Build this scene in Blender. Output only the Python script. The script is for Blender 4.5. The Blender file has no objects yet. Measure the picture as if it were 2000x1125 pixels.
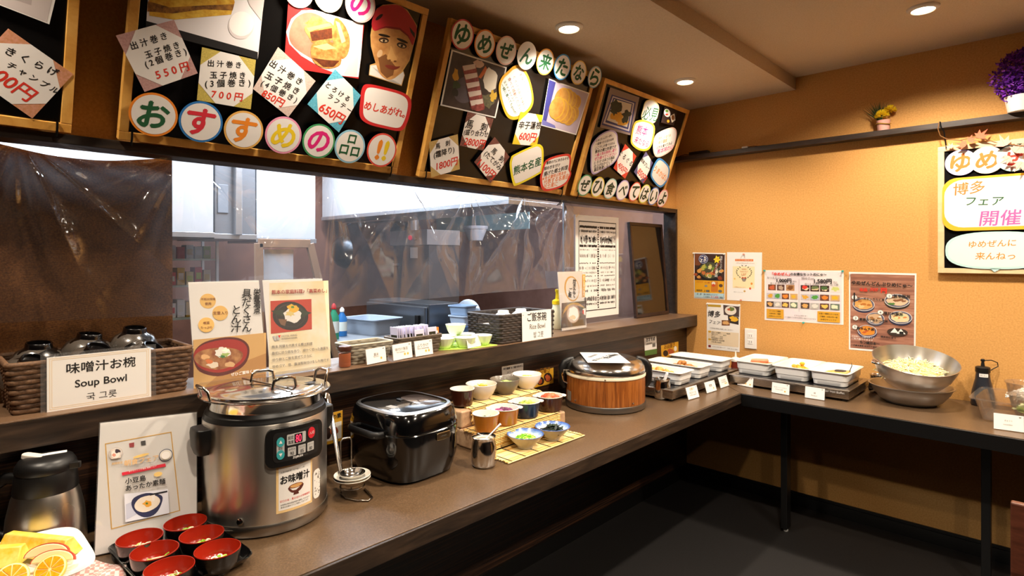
import bpy, math, random
from mathutils import Matrix, Vector
SC = bpy.context.scene
COL = SC.collection
pi = math.pi

# ------------------------------------------------------------------ camera, world, exposure
F_PX = 1131.5; CX, CY = 1000.0, 502.5; YAW = math.radians(43.8); CAM = Vector((1.81, -3.55, 1.43))
cam_data = bpy.data.cameras.new('camera'); cam = bpy.data.objects.new('camera', cam_data); COL.objects.link(cam)
cam_data.sensor_width = 36.0; cam_data.lens = 36.0 * F_PX / 2000.0
cam_data.shift_y = -(562.5 - CY) / 2000.0
cam_data.clip_start = 0.05
cam.location = CAM; cam.rotation_euler = (pi / 2, 0, YAW)
SC.camera = cam
SC.view_settings.view_transform = 'Standard'; SC.view_settings.look = 'None'
SC.view_settings.exposure = 0.0; SC.view_settings.gamma = 1.0; SC.view_settings.use_curve_mapping = False
SC.cycles.use_denoising = True; SC.cycles.max_bounces = 8; SC.cycles.transparent_max_bounces = 16
SC.cycles.sample_clamp_indirect = 6.0; SC.cycles.caustics_refractive = False; SC.cycles.caustics_reflective = False
W = bpy.data.worlds.new('world'); SC.world = W; W.use_nodes = True
W.node_tree.nodes['Background'].inputs[0].default_value = (0.9, 0.72, 0.55, 1)
W.node_tree.nodes['Background'].inputs[1].default_value = 0.04

# lamps of the place
WARM = (1.0, 0.86, 0.69); COOL = (0.78, 0.88, 1.0)
def lamp(name, kind, loc, power, color, rot=(0, 0, 0), **kw):
    d = bpy.data.lights.new(name, kind); d.energy = power; d.color = color
    for k, v in kw.items(): setattr(d, k, v)
    o = bpy.data.objects.new(name, d); COL.objects.link(o); o.location = loc; o.rotation_euler = rot
    return o
CEIL, CEIL2 = 2.397, 2.468
DOWN_LOW = [(0.30, -0.606), (0.30, -1.63), (0.30, -2.655), (0.30, -3.68)]
DOWN_HIGH = [(1.376, -0.625), (1.376, -1.9), (1.376, -3.2), (2.5, -0.7), (2.5, -1.9), (2.5, -3.2)]
for x, y in DOWN_LOW:
    lamp('downlight_lamp', 'SPOT', (x, y, CEIL - 0.012), 74, WARM, spot_size=math.radians(130), spot_blend=0.7, shadow_soft_size=0.04)
for x, y in DOWN_HIGH:
    lamp('downlight_lamp', 'SPOT', (x, y, CEIL2 - 0.012), 150 if y > -2.5 else 75, WARM, spot_size=math.radians(150 if y > -1 else 134), spot_blend=0.6, shadow_soft_size=0.04)
KLAMPS = [(-1.3, -1.9, 2.43), (-1.3, -3.1, 2.43), (-2.3, -1.3, 2.43), (-0.75, 0.25, 2.43)]
for p in KLAMPS:
    lamp('kitchen_lamp', 'AREA', p, 50, COOL, shape='RECTANGLE', size=1.15, size_y=0.2)

# ------------------------------------------------------------------ helpers
def ray(px, py):
    a = YAW
    f = Vector((-math.sin(a), math.cos(a), 0)); r = Vector((math.cos(a), math.sin(a), 0))
    return f + r * ((px - CX) / F_PX) + Vector((0, 0, -(py - CY) / F_PX))
def at(px, py, x=None, y=None, z=None):
    d = ray(px, py)
    t = (x - CAM.x) / d.x if x is not None else (y - CAM.y) / d.y if y is not None else (z - CAM.z) / d.z
    return CAM + d * t
def lin(c):
    if isinstance(c, str):
        c = c.lstrip('#'); c = [int(c[i:i + 2], 16) / 255 for i in (0, 2, 4)]
        c = [x / 12.92 if x <= 0.04045 else ((x + 0.055) / 1.055) ** 2.4 for x in c]
    return (c[0], c[1], c[2], 1)
_M = {}
def M(c, rough=0.5, metal=0.0, coat=0.0, alpha=1.0, trans=0.0, emit=0.0, name=None, spec=0.5, sss=0.0):
    k = (str(c), rough, metal, coat, alpha, trans, emit, spec, sss)
    if k in _M: return _M[k]
    m = bpy.data.materials.new(name or 'paint_%s' % str(c).strip('#')); m.use_nodes = True
    b = m.node_tree.nodes['Principled BSDF']; I = b.inputs
    I['Base Color'].default_value = lin(c); I['Roughness'].default_value = rough; I['Metallic'].default_value = metal
    I['Coat Weight'].default_value = coat; I['Coat Roughness'].default_value = 0.08; I['Specular IOR Level'].default_value = spec
    I['Alpha'].default_value = alpha; I['Transmission Weight'].default_value = trans
    if sss: I['Subsurface Weight'].default_value = sss; I['Subsurface Radius'].default_value = (.01, .006, .004)
    if emit: I['Emission Color'].default_value = lin(c); I['Emission Strength'].default_value = emit
    _M[k] = m
    return m
class N:
    """a small node-graph writer on top of a Principled material"""
    def __init__(s, name, **kw):
        s.m = bpy.data.materials.new(name); s.m.use_nodes = True; s.t = s.m.node_tree
        s.b = s.t.nodes['Principled BSDF']
        for k, v in kw.items(): s.b.inputs[k.replace('_', ' ')].default_value = v
    def add(s, typ, ins=None, **kw):
        n = s.t.nodes.new(typ)
        for k, v in kw.items(): setattr(n, k, v)
        for k, v in (ins or {}).items():
            if hasattr(v, 'is_output'): s.t.links.new(v, n.inputs[k])
            else: n.inputs[k].default_value = v
        return n
    def link(s, o, k): s.t.links.new(o, s.b.inputs[k])
    def coords(s, scale=(1, 1, 1), kind='Object', rot=(0, 0, 0)):
        c = s.add('ShaderNodeTexCoord')
        return s.add('ShaderNodeMapping', {'Vector': c.outputs[kind], 'Scale': scale, 'Rotation': rot}).outputs[0]
    def noise(s, vec, scale, detail=3, rough=0.5, dist=0.0):
        return s.add('ShaderNodeTexNoise', {'Vector': vec, 'Scale': scale, 'Detail': detail, 'Roughness': rough, 'Distortion': dist}).outputs[0]
    def ramp(s, fac, stops):
        r = s.add('ShaderNodeValToRGB', {'Fac': fac}); e = r.color_ramp.elements
        while len(e) < len(stops): e.new(0.5)
        for q, (p, c) in zip(e, stops): q.position = p; q.color = lin(c)
        return r.outputs[0]
    def bump(s, h, strength, dist=0.002):
        s.link(s.add('ShaderNodeBump', {'Height': h, 'Strength': strength, 'Distance': dist}).outputs[0], 'Normal')
def wood(name, stops, scale=(1, 1, 1), rough=0.45, ns=9, bump=0.1, dist=0.6, coat=0.0):
    n = N(name, Roughness=rough, Coat_Weight=coat); v = n.coords(scale)
    f = n.noise(v, ns, 5, 0.6, dist); n.link(n.ramp(f, stops), 'Base Color')
    if bump: n.bump(f, bump)
    return n.m
def mottled(name, stops, ns=60, rough=0.6, bump=0.15, scale=(1, 1, 1), detail=4, metal=0.0, dist=0.001):
    n = N(name, Roughness=rough, Metallic=metal); v = n.coords(scale)
    f = n.noise(v, ns, detail, 0.6); n.link(n.ramp(f, stops), 'Base Color')
    if bump: n.bump(f, bump, dist)
    return n.m
def brushed(name, c, rough=0.28, scale=(1, 1, 60), amt=0.05):
    n = N(name, Metallic=1.0); n.b.inputs['Base Color'].default_value = lin(c); v = n.coords(scale)
    f = n.noise(v, 12, 3)
    r = n.add('ShaderNodeMapRange', {'Value': f, 'To Min': max(.03, rough - amt), 'To Max': rough + amt})
    n.link(r.outputs[0], 'Roughness')
    return n.m

class MB:
    """collects shapes, then links them as ONE mesh object"""
    def __init__(s, M4=None):
        s.v = []; s.f = []; s.mi = []; s.mats = []; s.T = M4 or Matrix(); s.warp = None
    def mi_(s, m):
        if m not in s.mats: s.mats.append(m)
        return s.mats.index(m)
    def add(s, vs, fs, m, T=None):
        o = len(s.v); T = s.T @ T if T is not None else s.T; k = s.mi_(m)
        for p in vs:
            p = Vector(p)
            if s.warp: p = s.warp(p)
            s.v.append(T @ p)
        for f in fs: s.f.append([i + o for i in f]); s.mi.append(k)
        return s
    def box(s, x0, x1, y0, y1, z0, z1, m, T=None, taper=0.0):
        t = taper
        vs = [(x0 + t, y0 + t, z0), (x1 - t, y0 + t, z0), (x1 - t, y1 - t, z0), (x0 + t, y1 - t, z0), (x0, y0, z1), (x1, y0, z1), (x1, y1, z1), (x0, y1, z1)]
        return s.add(vs, [(3, 2, 1, 0), (4, 5, 6, 7), (0, 1, 5, 4), (1, 2, 6, 5), (2, 3, 7, 6), (3, 0, 4, 7)], m, T)
    def cbox(s, c, d, m, T=None):
        return s.box(c[0] - d[0] / 2, c[0] + d[0] / 2, c[1] - d[1] / 2, c[1] + d[1] / 2, c[2] - d[2] / 2, c[2] + d[2] / 2, m, T)
    def rings(s, R, m, T=None, cap0=True, cap1=True, closed=True):
        """skin a list of equal-length point rings"""
        n = len(R[0]); vs = [p for r in R for p in r]; fs = []
        for k in range(len(R) - 1):
            for i in range(n if closed else n - 1):
                j = (i + 1) % n
                fs.append((k * n + i, k * n + j, (k + 1) * n + j, (k + 1) * n + i))
        if closed and cap0: fs.append(tuple(range(n - 1, -1, -1)))
        if closed and cap1: fs.append(tuple(range((len(R) - 1) * n, len(R) * n)))
        return s.add(vs, fs, m, T)
    def lathe(s, prof, m, seg=40, T=None, sx=1, sy=1, wob=None, cap0=True, cap1=True):
        R = []
        for r, z in prof:
            r = max(r, 1e-5)
            R.append([((r * (1 + (wob(2 * pi * i / seg, r, z) if wob else 0))) * math.cos(2 * pi * i / seg) * sx, (r * (1 + (wob(2 * pi * i / seg, r, z) if wob else 0))) * math.sin(2 * pi * i / seg) * sy, z) for i in range(seg)])
        return s.rings(R, m, T, cap0, cap1)
    def sq(s, prof, m, seg=48, p=4.0, T=None, cap0=True, cap1=True):
        """loft of superellipse sections: prof = (half x, half y, z, [exponent])"""
        R = []
        for q in prof:
            e = q[3] if len(q) > 3 else p
            ring = []
            for i in range(seg):
                a = 2 * pi * (i + .5) / seg; c, d = math.cos(a), math.sin(a)
                ring.append((q[0] * math.copysign(abs(c) ** (2 / e), c), q[1] * math.copysign(abs(d) ** (2 / e), d), q[2]))
            R.append(ring)
        return s.rings(R, m, T, cap0, cap1)
    def tube(s, pts, r, m, seg=10, closed=False, T=None, flat=1.0):
        P = [Vector(p) for p in pts]; n = len(P); R = []; up = None
        for i in range(n):
            a = P[(i - 1) % n] if closed or i > 0 else P[i]; b = P[(i + 1) % n] if closed or i < n - 1 else P[i]
            t = (b - a).normalized()
            if up is None:
                up = Vector((0, 0, 1)) if abs(t.z) < 0.9 else Vector((1, 0, 0))
            u = t.cross(up)
            u = u.normalized() if u.length > 1e-6 else t.orthogonal().normalized()
            w = u.cross(t).normalized(); up = w
            rr = r[i] if isinstance(r, (list, tuple)) else r
            R.append([P[i] + u * (rr * math.cos(2 * pi * k / seg)) + w * (rr * flat * math.sin(2 * pi * k / seg)) for k in range(seg)])
        if closed: R.append(R[0])
        return s.rings(R, m, T, not closed, not closed)
    def ball(s, c, r, m, seg=12, T=None, rings=8):
        r = r if isinstance(r, (list, tuple)) else (r, r, r)
        pr = [(max(1e-4, math.sin(pi * k / rings)), -math.cos(pi * k / rings)) for k in range(rings + 1)]
        Q = Matrix.Translation(c) @ Matrix.Diagonal((r[0], r[1], r[2], 1))
        return s.lathe(pr, m, seg, (T or Matrix()) @ Q)
    def poly(s, pts, m, z=0.0):
        s.add([(p[0], p[1], z) for p in pts], [tuple(range(len(pts)))], m); return s
    def slab(s, pts, z0, z1, m, T=None):
        n = len(pts); vs = [(p[0], p[1], z0) for p in pts] + [(p[0], p[1], z1) for p in pts]
        fs = [tuple(range(n - 1, -1, -1)), tuple(range(n, 2 * n))] + [(i, (i + 1) % n, n + (i + 1) % n, n + i) for i in range(n)]
        return s.add(vs, fs, m, T)
    def text(s, t, m, p0, p1, z, shear=0.0, bold=0.0, hmul=1.0, vertical=False, lift=0.0):
        """text fitted on the segment p0-p1 (the middle line of the writing)"""
        vs, fs, w, h = glyphs(t, shear, 0.0, vertical)
        p0 = Vector((p0[0], p0[1])); p1 = Vector((p1[0], p1[1])); d = p1 - p0; L = d.length
        if L < 1e-6 or w < 1e-6: return s
        u = d / L
        if vertical:
            k = L / h; n = Vector((-u.y, u.x)); kw = k * hmul
            vv = [((p0 + u * (-q[1] * k) + n * (q[0] * kw))) for q in vs]
        else:
            k = L / w; n = Vector((-u.y, u.x))
            vv = [(p0 + u * (q[0] * k) + n * (q[1] * k * hmul)) for q in vs]
        b = bold * k * 1.1
        for i, (dx, dy) in enumerate(((b, 0), (-b, 0), (0, b), (0, -b)) if b else ((0, 0),)):
            s.add([(q.x + dx, q.y + dy, z + i * 4e-6) for q in vv], fs, m)      # overlapping passes make a thicker stroke
        return s
    def build(s, name, parent=None, smooth=40, bevel=0.0, bseg=2, loc=None, rot=None, sub=0, label=None, solid=0.0):
        me = bpy.data.meshes.new(name); me.from_pydata([tuple(p) for p in s.v], [], s.f)
        for m in s.mats: me.materials.append(m)
        me.polygons.foreach_set('material_index', s.mi)
        if smooth:
            me.polygons.foreach_set('use_smooth', [True] * len(me.polygons)); me.set_sharp_from_angle(angle=math.radians(smooth))
        me.update()
        o = bpy.data.objects.new(name, me); COL.objects.link(o)
        if parent is not None: o.parent = parent
        if loc is not None: o.location = loc
        if rot is not None: o.rotation_euler = rot
        if solid: q = o.modifiers.new('thick', 'SOLIDIFY'); q.thickness = solid; q.offset = 0
        if bevel: q = o.modifiers.new('bevel', 'BEVEL'); q.width = bevel; q.segments = bseg; q.limit_method = 'ANGLE'; q.angle_limit = math.radians(50)
        if sub: q = o.modifiers.new('sub', 'SUBSURF'); q.levels = sub; q.render_levels = sub
        if label: o['label'] = label
        return o
_G = {}
_tc = bpy.data.curves.new('glyph_source', 'FONT'); _to = bpy.data.objects.new('glyph_source', _tc)
def glyphs(t, shear, bold, vertical):
    k = (t, shear, bold, vertical)
    if k in _G: return _G[k]
    _tc.body = '\n'.join(t) if vertical else t
    _tc.shear = shear; _tc.offset = bold; _tc.resolution_u = 3; _tc.size = 1.0; _tc.space_line = 0.86
    _tc.space_character = 1.0; _tc.align_x = 'CENTER' if vertical else 'LEFT'
    me = bpy.data.meshes.new_from_object(_to)
    vs = [tuple(v.co) for v in me.vertices]; fs = [tuple(p.vertices) for p in me.polygons]
    bpy.data.meshes.remove(me)
    if not vs: _G[k] = ([], [], 0, 0); return _G[k]
    x0 = min(v[0] for v in vs); x1 = max(v[0] for v in vs); y0 = min(v[1] for v in vs); y1 = max(v[1] for v in vs)
    if vertical: vs = [(v[0] - (x0 + x1) / 2, v[1] - y1) for v in vs]
    else: vs = [(v[0] - x0, v[1] - (y0 + y1) / 2) for v in vs]
    _G[k] = (vs, fs, x1 - x0, y1 - y0)
    return _G[k]
def tag(o, label, cat, group=None, kind=None):
    o['label'] = label; o['category'] = cat
    if group: o['group'] = group
    if kind: o['kind'] = kind
    return o
def thing(name, label, cat, loc=(0, 0, 0), rot=(0, 0, 0), group=None, Mw=None):
    o = bpy.data.objects.new(name, None); COL.objects.link(o); o.empty_display_size = 0.05
    if Mw is not None: o.matrix_world = Mw
    else: o.location = loc; o.rotation_euler = rot if not isinstance(rot, (int, float)) else (0, 0, rot)
    return tag(o, label, cat, group)
def struct(o):
    o['kind'] = 'structure'; return o
def dup(o, loc=None, rot=None, label=None, group=None):
    c = o.copy(); COL.objects.link(c)
    if loc is not None: c.location = loc
    if rot is not None: c.rotation_euler = rot if not isinstance(rot, (int, float)) else (0, 0, rot)
    if label: c['label'] = label
    if group: c['group'] = group
    for ch in list(o.children):
        q = ch.copy(); COL.objects.link(q); q.parent = c
        for g in list(ch.children):
            h = g.copy(); COL.objects.link(h); h.parent = q
    return c
class Plane:
    """a flat sheet standing in the room: pixel -> place on the sheet -> local (u, v)"""
    def __init__(s, origin, u, v):
        s.o = Vector(origin); s.u = Vector(u).normalized(); s.n = s.u.cross(Vector(v)).normalized(); s.v = s.n.cross(s.u).normalized()
        m = Matrix((s.u, s.v, s.n)).transposed().to_4x4(); m.translation = s.o; s.m = m
    def __call__(s, px, py):
        d = ray(px, py); t = (s.o - CAM).dot(s.n) / d.dot(s.n); q = CAM + d * t - s.o
        return (q.dot(s.u), q.dot(s.v))
    def span(s, px, py, h):
        a = s(px, py - h / 2); b = s(px, py + h / 2); return abs(a[1] - b[1])
def ell(c, rx, ry=None, n=36, rot=0.0, sup=2.0):
    ry = rx if ry is None else ry; r = []
    for i in range(n):
        a = 2 * pi * i / n; x = rx * math.copysign(abs(math.cos(a)) ** (2 / sup), math.cos(a)); y = ry * math.copysign(abs(math.sin(a)) ** (2 / sup), math.sin(a))
        r.append((c[0] + x * math.cos(rot) - y * math.sin(rot), c[1] + x * math.sin(rot) + y * math.cos(rot)))
    return r
def rect(x0, y0, x1, y1): return [(x0, y0), (x1, y0), (x1, y1), (x0, y1)]
def rrect(x0, y0, x1, y1, r, n=6):
    o = []
    for cx, cy, a0 in ((x1 - r, y0 + r, -pi / 2), (x1 - r, y1 - r, 0), (x0 + r, y1 - r, pi / 2), (x0 + r, y0 + r, pi)):
        for i in range(n + 1):
            a = a0 + pi / 2 * i / n; o.append((cx + r * math.cos(a), cy + r * math.sin(a)))
    return o
def scale_poly(pts, k):
    cx = sum(p[0] for p in pts) / len(pts); cy = sum(p[1] for p in pts) / len(pts)
    return [(cx + (p[0] - cx) * k, cy + (p[1] - cy) * k) for p in pts]
def smooth_poly(pts, n=6):
    o = []; L = len(pts)
    for i in range(L):
        a, b, c, d = [Vector(pts[(i + k - 1) % L]) for k in range(4)]
        for j in range(n):
            t = j / n
            q = 0.5 * ((2 * b) + (c - a) * t + (2 * a - 5 * b + 4 * c - d) * t * t + (3 * b - a - 3 * c + d) * t ** 3)
            o.append((q.x, q.y))
    return o

# ------------------------------------------------------------------ materials used in many places
PAPER = M('#f1ede8', 0.45, name='paper'); GLOSSY_PAPER = M('#f4efea', 0.3, coat=0.3, name='laminated_paper')
BLACK = M('#0b0a0a', 0.45, name='black'); INK = M('#15110f', 0.6, name='black_ink'); RED_INK = M('#d8301c', 0.6, name='red_ink')
GREEN_INK = M('#11562f', 0.6, name='green_ink'); ORANGE_INK = M('#ef8a1e', 0.6, name='orange_ink'); PINK_INK = M('#e0187a', 0.6, name='pink_ink')
YELLOW_INK = M('#f2cf1d', 0.6, name='yellow_ink'); BLUE_INK = M('#2a6fb8', 0.6, name='blue_ink'); GREY_INK = M('#6c6660', 0.6, name='grey_ink')
STEEL = brushed('brushed_steel', '#c9c4bd', 0.25); CHROME = M('#d8d4ce', 0.12, 1.0, name='polished_steel')
WHITE_CERAMIC = M('#f4f2ee', 0.2, coat=0.4, name='white_ceramic'); WHITE_PLASTIC = M('#efece6', 0.35, name='white_plastic')
BLACK_GLOSS = M('#060607', 0.12, coat=0.6, name='glossy_black_plastic'); BLACK_PLASTIC = M('#0d0c0c', 0.4, name='black_plastic')
PINE = wood('pine_frame', [(0.3, '#cc8d38'), (0.5, '#e0a650'), (0.7, '#ecb864')], (2, 2, 2), 0.45, 6, 0.05)
DARKWOOD = wood('dark_oak', [(0.3, '#17100c'), (0.5, '#2a1c14'), (0.75, '#3d2b20')], (14, 1.2, 14), 0.5, 5, 0.12)
def clear_mat(name, tint='#ffffff', haze=0.06, gloss=0.10, rough=0.05):
    m = bpy.data.materials.new(name); m.use_nodes = True; t = m.node_tree; t.nodes.clear()
    out = t.nodes.new('ShaderNodeOutputMaterial'); tr = t.nodes.new('ShaderNodeBsdfTransparent'); gl = t.nodes.new('ShaderNodeBsdfGlossy')
    df = t.nodes.new('ShaderNodeBsdfDiffuse'); m1 = t.nodes.new('ShaderNodeMixShader'); m2 = t.nodes.new('ShaderNodeMixShader')
    lw = t.nodes.new('ShaderNodeLayerWeight'); lw.inputs['Blend'].default_value = 0.35
    mr = t.nodes.new('ShaderNodeMapRange'); mr.inputs['To Min'].default_value = gloss * 0.5; mr.inputs['To Max'].default_value = min(1, gloss * 5)
    tr.inputs[0].default_value = lin(tint); gl.inputs['Roughness'].default_value = rough; df.inputs[0].default_value = lin('#e8e6e4')
    m1.inputs[0].default_value = haze
    t.links.new(tr.outputs[0], m1.inputs[1]); t.links.new(df.outputs[0], m1.inputs[2])
    t.links.new(lw.outputs['Fresnel'], mr.inputs[0]); t.links.new(mr.outputs[0], m2.inputs[0])
    t.links.new(m1.outputs[0], m2.inputs[1]); t.links.new(gl.outputs[0], m2.inputs[2]); t.links.new(m2.outputs[0], out.inputs[0])
    return m
def film_mat(name):
    m = clear_mat(name, '#f3f2f5', .012, .17, .09); t = m.node_tree
    mx = [n for n in t.nodes if n.type == 'MIX_SHADER'][0]; out = [n for n in t.nodes if n.type == 'OUTPUT_MATERIAL'][0]; src = out.inputs[0].links[0].from_socket
    tl = t.nodes.new('ShaderNodeBsdfTranslucent'); tl.inputs[0].default_value = lin('#f2f4fa'); m3 = t.nodes.new('ShaderNodeMixShader'); m3.inputs[0].default_value = .038
    t.links.new(src, m3.inputs[1]); t.links.new(tl.outputs[0], m3.inputs[2]); t.links.new(m3.outputs[0], out.inputs[0])
    return m
CLEAR = clear_mat('clear_plastic', haze=0.05, gloss=0.08)
ACRYLIC = clear_mat('clear_acrylic', haze=0.03, gloss=0.06)
# ------------------------------------------------------------------ the room shell
TAN = mottled('tan_wallpaper', [(0.3, '#c68f49'), (0.5, '#d39b54'), (0.7, '#dca660')], 140, 0.75, 0.25)
CEILM = mottled('beige_ceiling', [(0.3, '#c4ae92'), (0.7, '#d2bca0')], 160, 0.8, 0.2)
ZEBRA = wood('dark_grain_panel', [(0.3, '#120b08'), (0.48, '#241610'), (0.6, '#4a2f1d'), (0.8, '#2a1a11')], (10, 0.7, 60), 0.35, 3, 0.05, 0.4)
COUNTERM = mottled('brown_laminate', [(0.25, '#453424'), (0.5, '#57432f'), (0.75, '#6c543e')], 220, 0.33, 0.12)
SILLTOP = mottled('sill_laminate', [(0.25, '#5a4433'), (0.75, '#74583f')], 180, 0.4, 0.08)
FLOORM = mottled('black_floor', [(0.3, '#100e0e'), (0.7, '#1f1c1b')], 120, 0.55, 0.2)
DARK_TRIM = wood('brown_black_trim', [(0.3, '#1d1510'), (0.55, '#33261c'), (0.75, '#463528')], (9, 1.0, 9), 0.42, 6, 0.1)
BLACK_TRIM = M('#0c0b0b', 0.35, name='black_trim')
def sbox(name, x0, x1, y0, y1, z0, z1, m, parent=None, bevel=0.0):
    o = MB().box(x0, x1, y0, y1, z0, z1, m).build(name, parent, 0, bevel)
    return struct(o) if parent is None else o
sbox('floor', -0.2, 4.6, -6.2, 0.0, -0.06, 0.0, FLOORM)
sbox('wall_left', -0.155, 0.0, -6.2, 0.0, 0.0, 0.984, ZEBRA)
sbox('wall_left_upper', -0.155, -0.078, -6.2, 0.0, 1.75, CEIL, TAN)
sbox('wall_back', -0.155, 4.6, 0.0, 0.12, 0.0, CEIL2 + .1, TAN)
sbox('wall_right', 4.6, 4.7, -6.2, 0.12, 0.0, CEIL2 + .1, DARKWOOD)
sbox('wall_front', -0.155, 4.7, -6.3, -6.2, 0.0, CEIL2 + .1, DARKWOOD)
sbox('ceiling', 0.677, 4.6, -6.2, 0.0, CEIL2, CEIL2 + 0.06, CEILM)
sbox('ceiling_soffit', -0.155, 0.677, -6.2, 0.0, CEIL, CEIL2 + 0.06, CEILM)
# the serving hatch: lintel board, jamb and the sill shelf
win = bpy.data.objects.new('window_1', None); COL.objects.link(win); win['kind'] = 'structure'
sbox('window_lintel', -0.157, -0.066, -6.2, 0.0, 1.724, 1.75, DARK_TRIM, win, 0.002)
sbox('window_jamb', -0.157, -0.066, -0.022, 0.0, 1.056, 1.724, DARK_TRIM, win, 0.0015)
sl = MB().box(-0.157, 0.0735, -6.2, -0.001, 0.986, 1.052, DARK_TRIM).box(-0.157, 0.075, -6.2, -0.001, 1.052, 1.056, SILLTOP)
sl.build('window_sill', win, 0, 0.0012)
# skirting boards
bb = MB().box(0.0, 4.6, -0.012, 0.0, 0.0, 0.062, BLACK_TRIM).box(0.0, 4.6, -0.008, 0.0, 0.0655, 0.078, BLACK_TRIM).box(0, 4.6, -0.005, 0, .062, .0655, BLACK)
struct(bb.build('baseboard_back', None, 0))
sbox('baseboard_left', 0.0, 0.012, -6.2, -0.012, 0.0, 0.075, BLACK_TRIM)

# the two counters
cn = thing('buffet_counter', 'long brown laminate buffet counter along the kitchen hatch wall', 'counter', (0, 0, 0))
MB().slab([(0.001, -6.0), (0.598, -6.0), (0.598, -0.598), (0.001, -0.002)], 0.700, 0.735, COUNTERM).build('worktop', cn, 0, 0.001)
MB().box(0.599, 0.607, -6.0, -0.6, 0.684, 0.7335, DARK_TRIM).build('edge_band', cn, 0, 0.0015)
MB().box(0.02, 0.58, -6.0, -0.615, 0.684, 0.6995, DARK_TRIM).build('under_panel', cn, 0)
ct = thing('side_counter', 'shorter laminate counter on slim black legs against the back wall', 'counter', (0, 0, 0))
MB().slab([(0.603, -0.598), (2.9, -0.598), (2.9, -0.002), (0.006, -0.002)], 0.700, 0.735, COUNTERM).build('worktop', ct, 0, 0.001)
MB().box(0.608, 2.9, -0.607, -0.599, 0.672, 0.733, BLACK_TRIM).build('edge_band', ct, 0, 0.002)
MB().box(0.615, 2.88, -0.58, -0.02, 0.684, 0.6995, BLACK_TRIM).build('under_panel', ct, 0)
for lx in (0.73, 1.545, 2.4):
    lg = MB().box(lx, lx + 0.032, -0.40, -0.345, 0.018, 0.684, BLACK_TRIM).build('leg', ct, 0, 0.002)
    MB().lathe([(0.011, 0), (0.013, 0.004), (0.011, 0.018)], WHITE_PLASTIC, 16, Matrix.Translation((lx + .016, -.373, 0))).build('foot', lg, 40, label='small white plastic levelling foot')

# downlights
LAMPGLOW = M('#fff0d8', 0.4, emit=9.0, name='lamp_glow')
RINGM = M('#e8dfd2', 0.4, name='downlight_ring')
where = {(0.30, -0.606): 'second round ceiling downlight, above the rightmost tilted menu board', (0.30, -1.63): 'round ceiling downlight shining above the tilted board of horse meat cards',
         (0.30, -2.655): 'round ceiling downlight in front of the big recommended dishes board', (1.376, -0.625): 'round ceiling downlight in the higher ceiling near the back wall shelf'}
for i, (x, y) in enumerate(DOWN_LOW[:2] + DOWN_HIGH[:1]):
    z = CEIL if i < 2 else CEIL2
    t = thing('downlight', where[(x, y)], 'ceiling light', (x, y, z), 0, 'recessed downlights')
    MB().lathe([(0.043, -0.0125), (0.050, -0.0095), (0.058, -0.004), (0.059, -0.0005), (0.043, -0.0005)], RINGM, 40, cap0=False, cap1=False).build('trim_ring', t, 60)
    MB().lathe([(0.0425, -0.0065), (0.0425, -0.0025)], LAMPGLOW, 36).build('lens', t, 40)

# narrow picture shelf on the back wall
za, zb = at(1420, 293.5, y=-0.07).z, at(1420, 302.5, y=-0.07).z
sh = MB().box(-0.075, 3.2, -0.07, -0.0005, zb, za, wood('shelf_wood', [(0.3, '#1f1815'), (0.7, '#473a33')], (1.2, 9, 9), 0.4, 6, 0.08)).build('wall_shelf', None, 0, 0.0015)
tag(sh, 'long narrow black-brown wooden ledge shelf fixed across the orange back wall', 'shelf')
SHELF_Z = za
# ------------------------------------------------------------------ kitchen seen through the hatch
KW = mottled('kitchen_brown_panel', [(0.3, '#8e6a5e'), (0.7, '#a68074')], 6, 0.32, 0.0)
KWD = mottled('kitchen_dark_panel', [(0.3, '#6e4a3c'), (0.7, '#855a48')], 5, 0.4, 0.0)
HOODM = M('#d9dde0', 0.42, 0.35, name='hood_steel'); KSTEEL = M('#b9bcc0', 0.35, 0.8, name='kitchen_steel'); KGREY = M('#8b9097', 0.5, name='kitchen_grey')
sbox('floor_kitchen', -3.4, -0.2, -6.2, 1.4, -0.06, 0.0, M('#5b534d', 0.6))
sbox('wall_kitchen_back', -3.4, -3.3, -6.2, 1.4, 0.0, 2.5, KWD)
sbox('wall_kitchen_right', -3.4, 0.0, 1.1, 1.2, 0.0, 2.5, KW)
sbox('wall_kitchen_front', -3.4, -0.155, -6.3, -6.2, 0.0, 2.5, KW)
sbox('wall_kitchen_corner', -0.155, -0.05, 0.12, 1.1, 0.0, 2.5, KW)
sbox('ceiling_kitchen', -3.4, -0.155, -6.2, 1.1, 2.5, 2.56, M('#d9d6d0', 0.7))
# hoods and cabinets hung from the kitchen ceiling
def hood(name, label, cat, x0, x1, y0, y1, zb, m=HOODM, top=2.46):
    t = thing(name, label, cat, (0, 0, 0))
    MB().box(x0, x1, y0, y1, zb + .03, top, m).build('shell', t, 0, .004)
    MB().box(x0 - .006, x1 + .006, y0 - .006, y1 + .006, zb, zb + .031, KSTEEL).build('drip_rim', t, 0, .002)
    return t
hood('range_hood', 'wide bright steel range hood beyond the hatch above the hanging wok', 'range hood', -3.2, -.78, -.88, -.32, 1.772)
zh = at(400, 464, x=-1.8).z
hood('corner_hood', 'large pale steel hood nearest the brown curtain in the kitchen', 'range hood', -2.6, -1.8, -3.3, at(417, 470, x=-1.8).y, zh)
t = hood('hood_grey_part', 'greyer part of the pale steel hood towards the easel, shading put into its colour', 'cabinet', -2.5, -1.83, at(418, 470, x=-1.83).y + .004, at(499, 470, x=-1.83).y, zh - .005, M('#8f9399', .4, .5))  # light gradient of the hood face is put into this part's greyer colour
y = at(435, 400, x=-1.83).y; MB().box(-1.829, -1.82, y - .03, y + .03, zh + .15, zh + .32, KGREY).build('access_plate', t, 0, .003)
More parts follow.
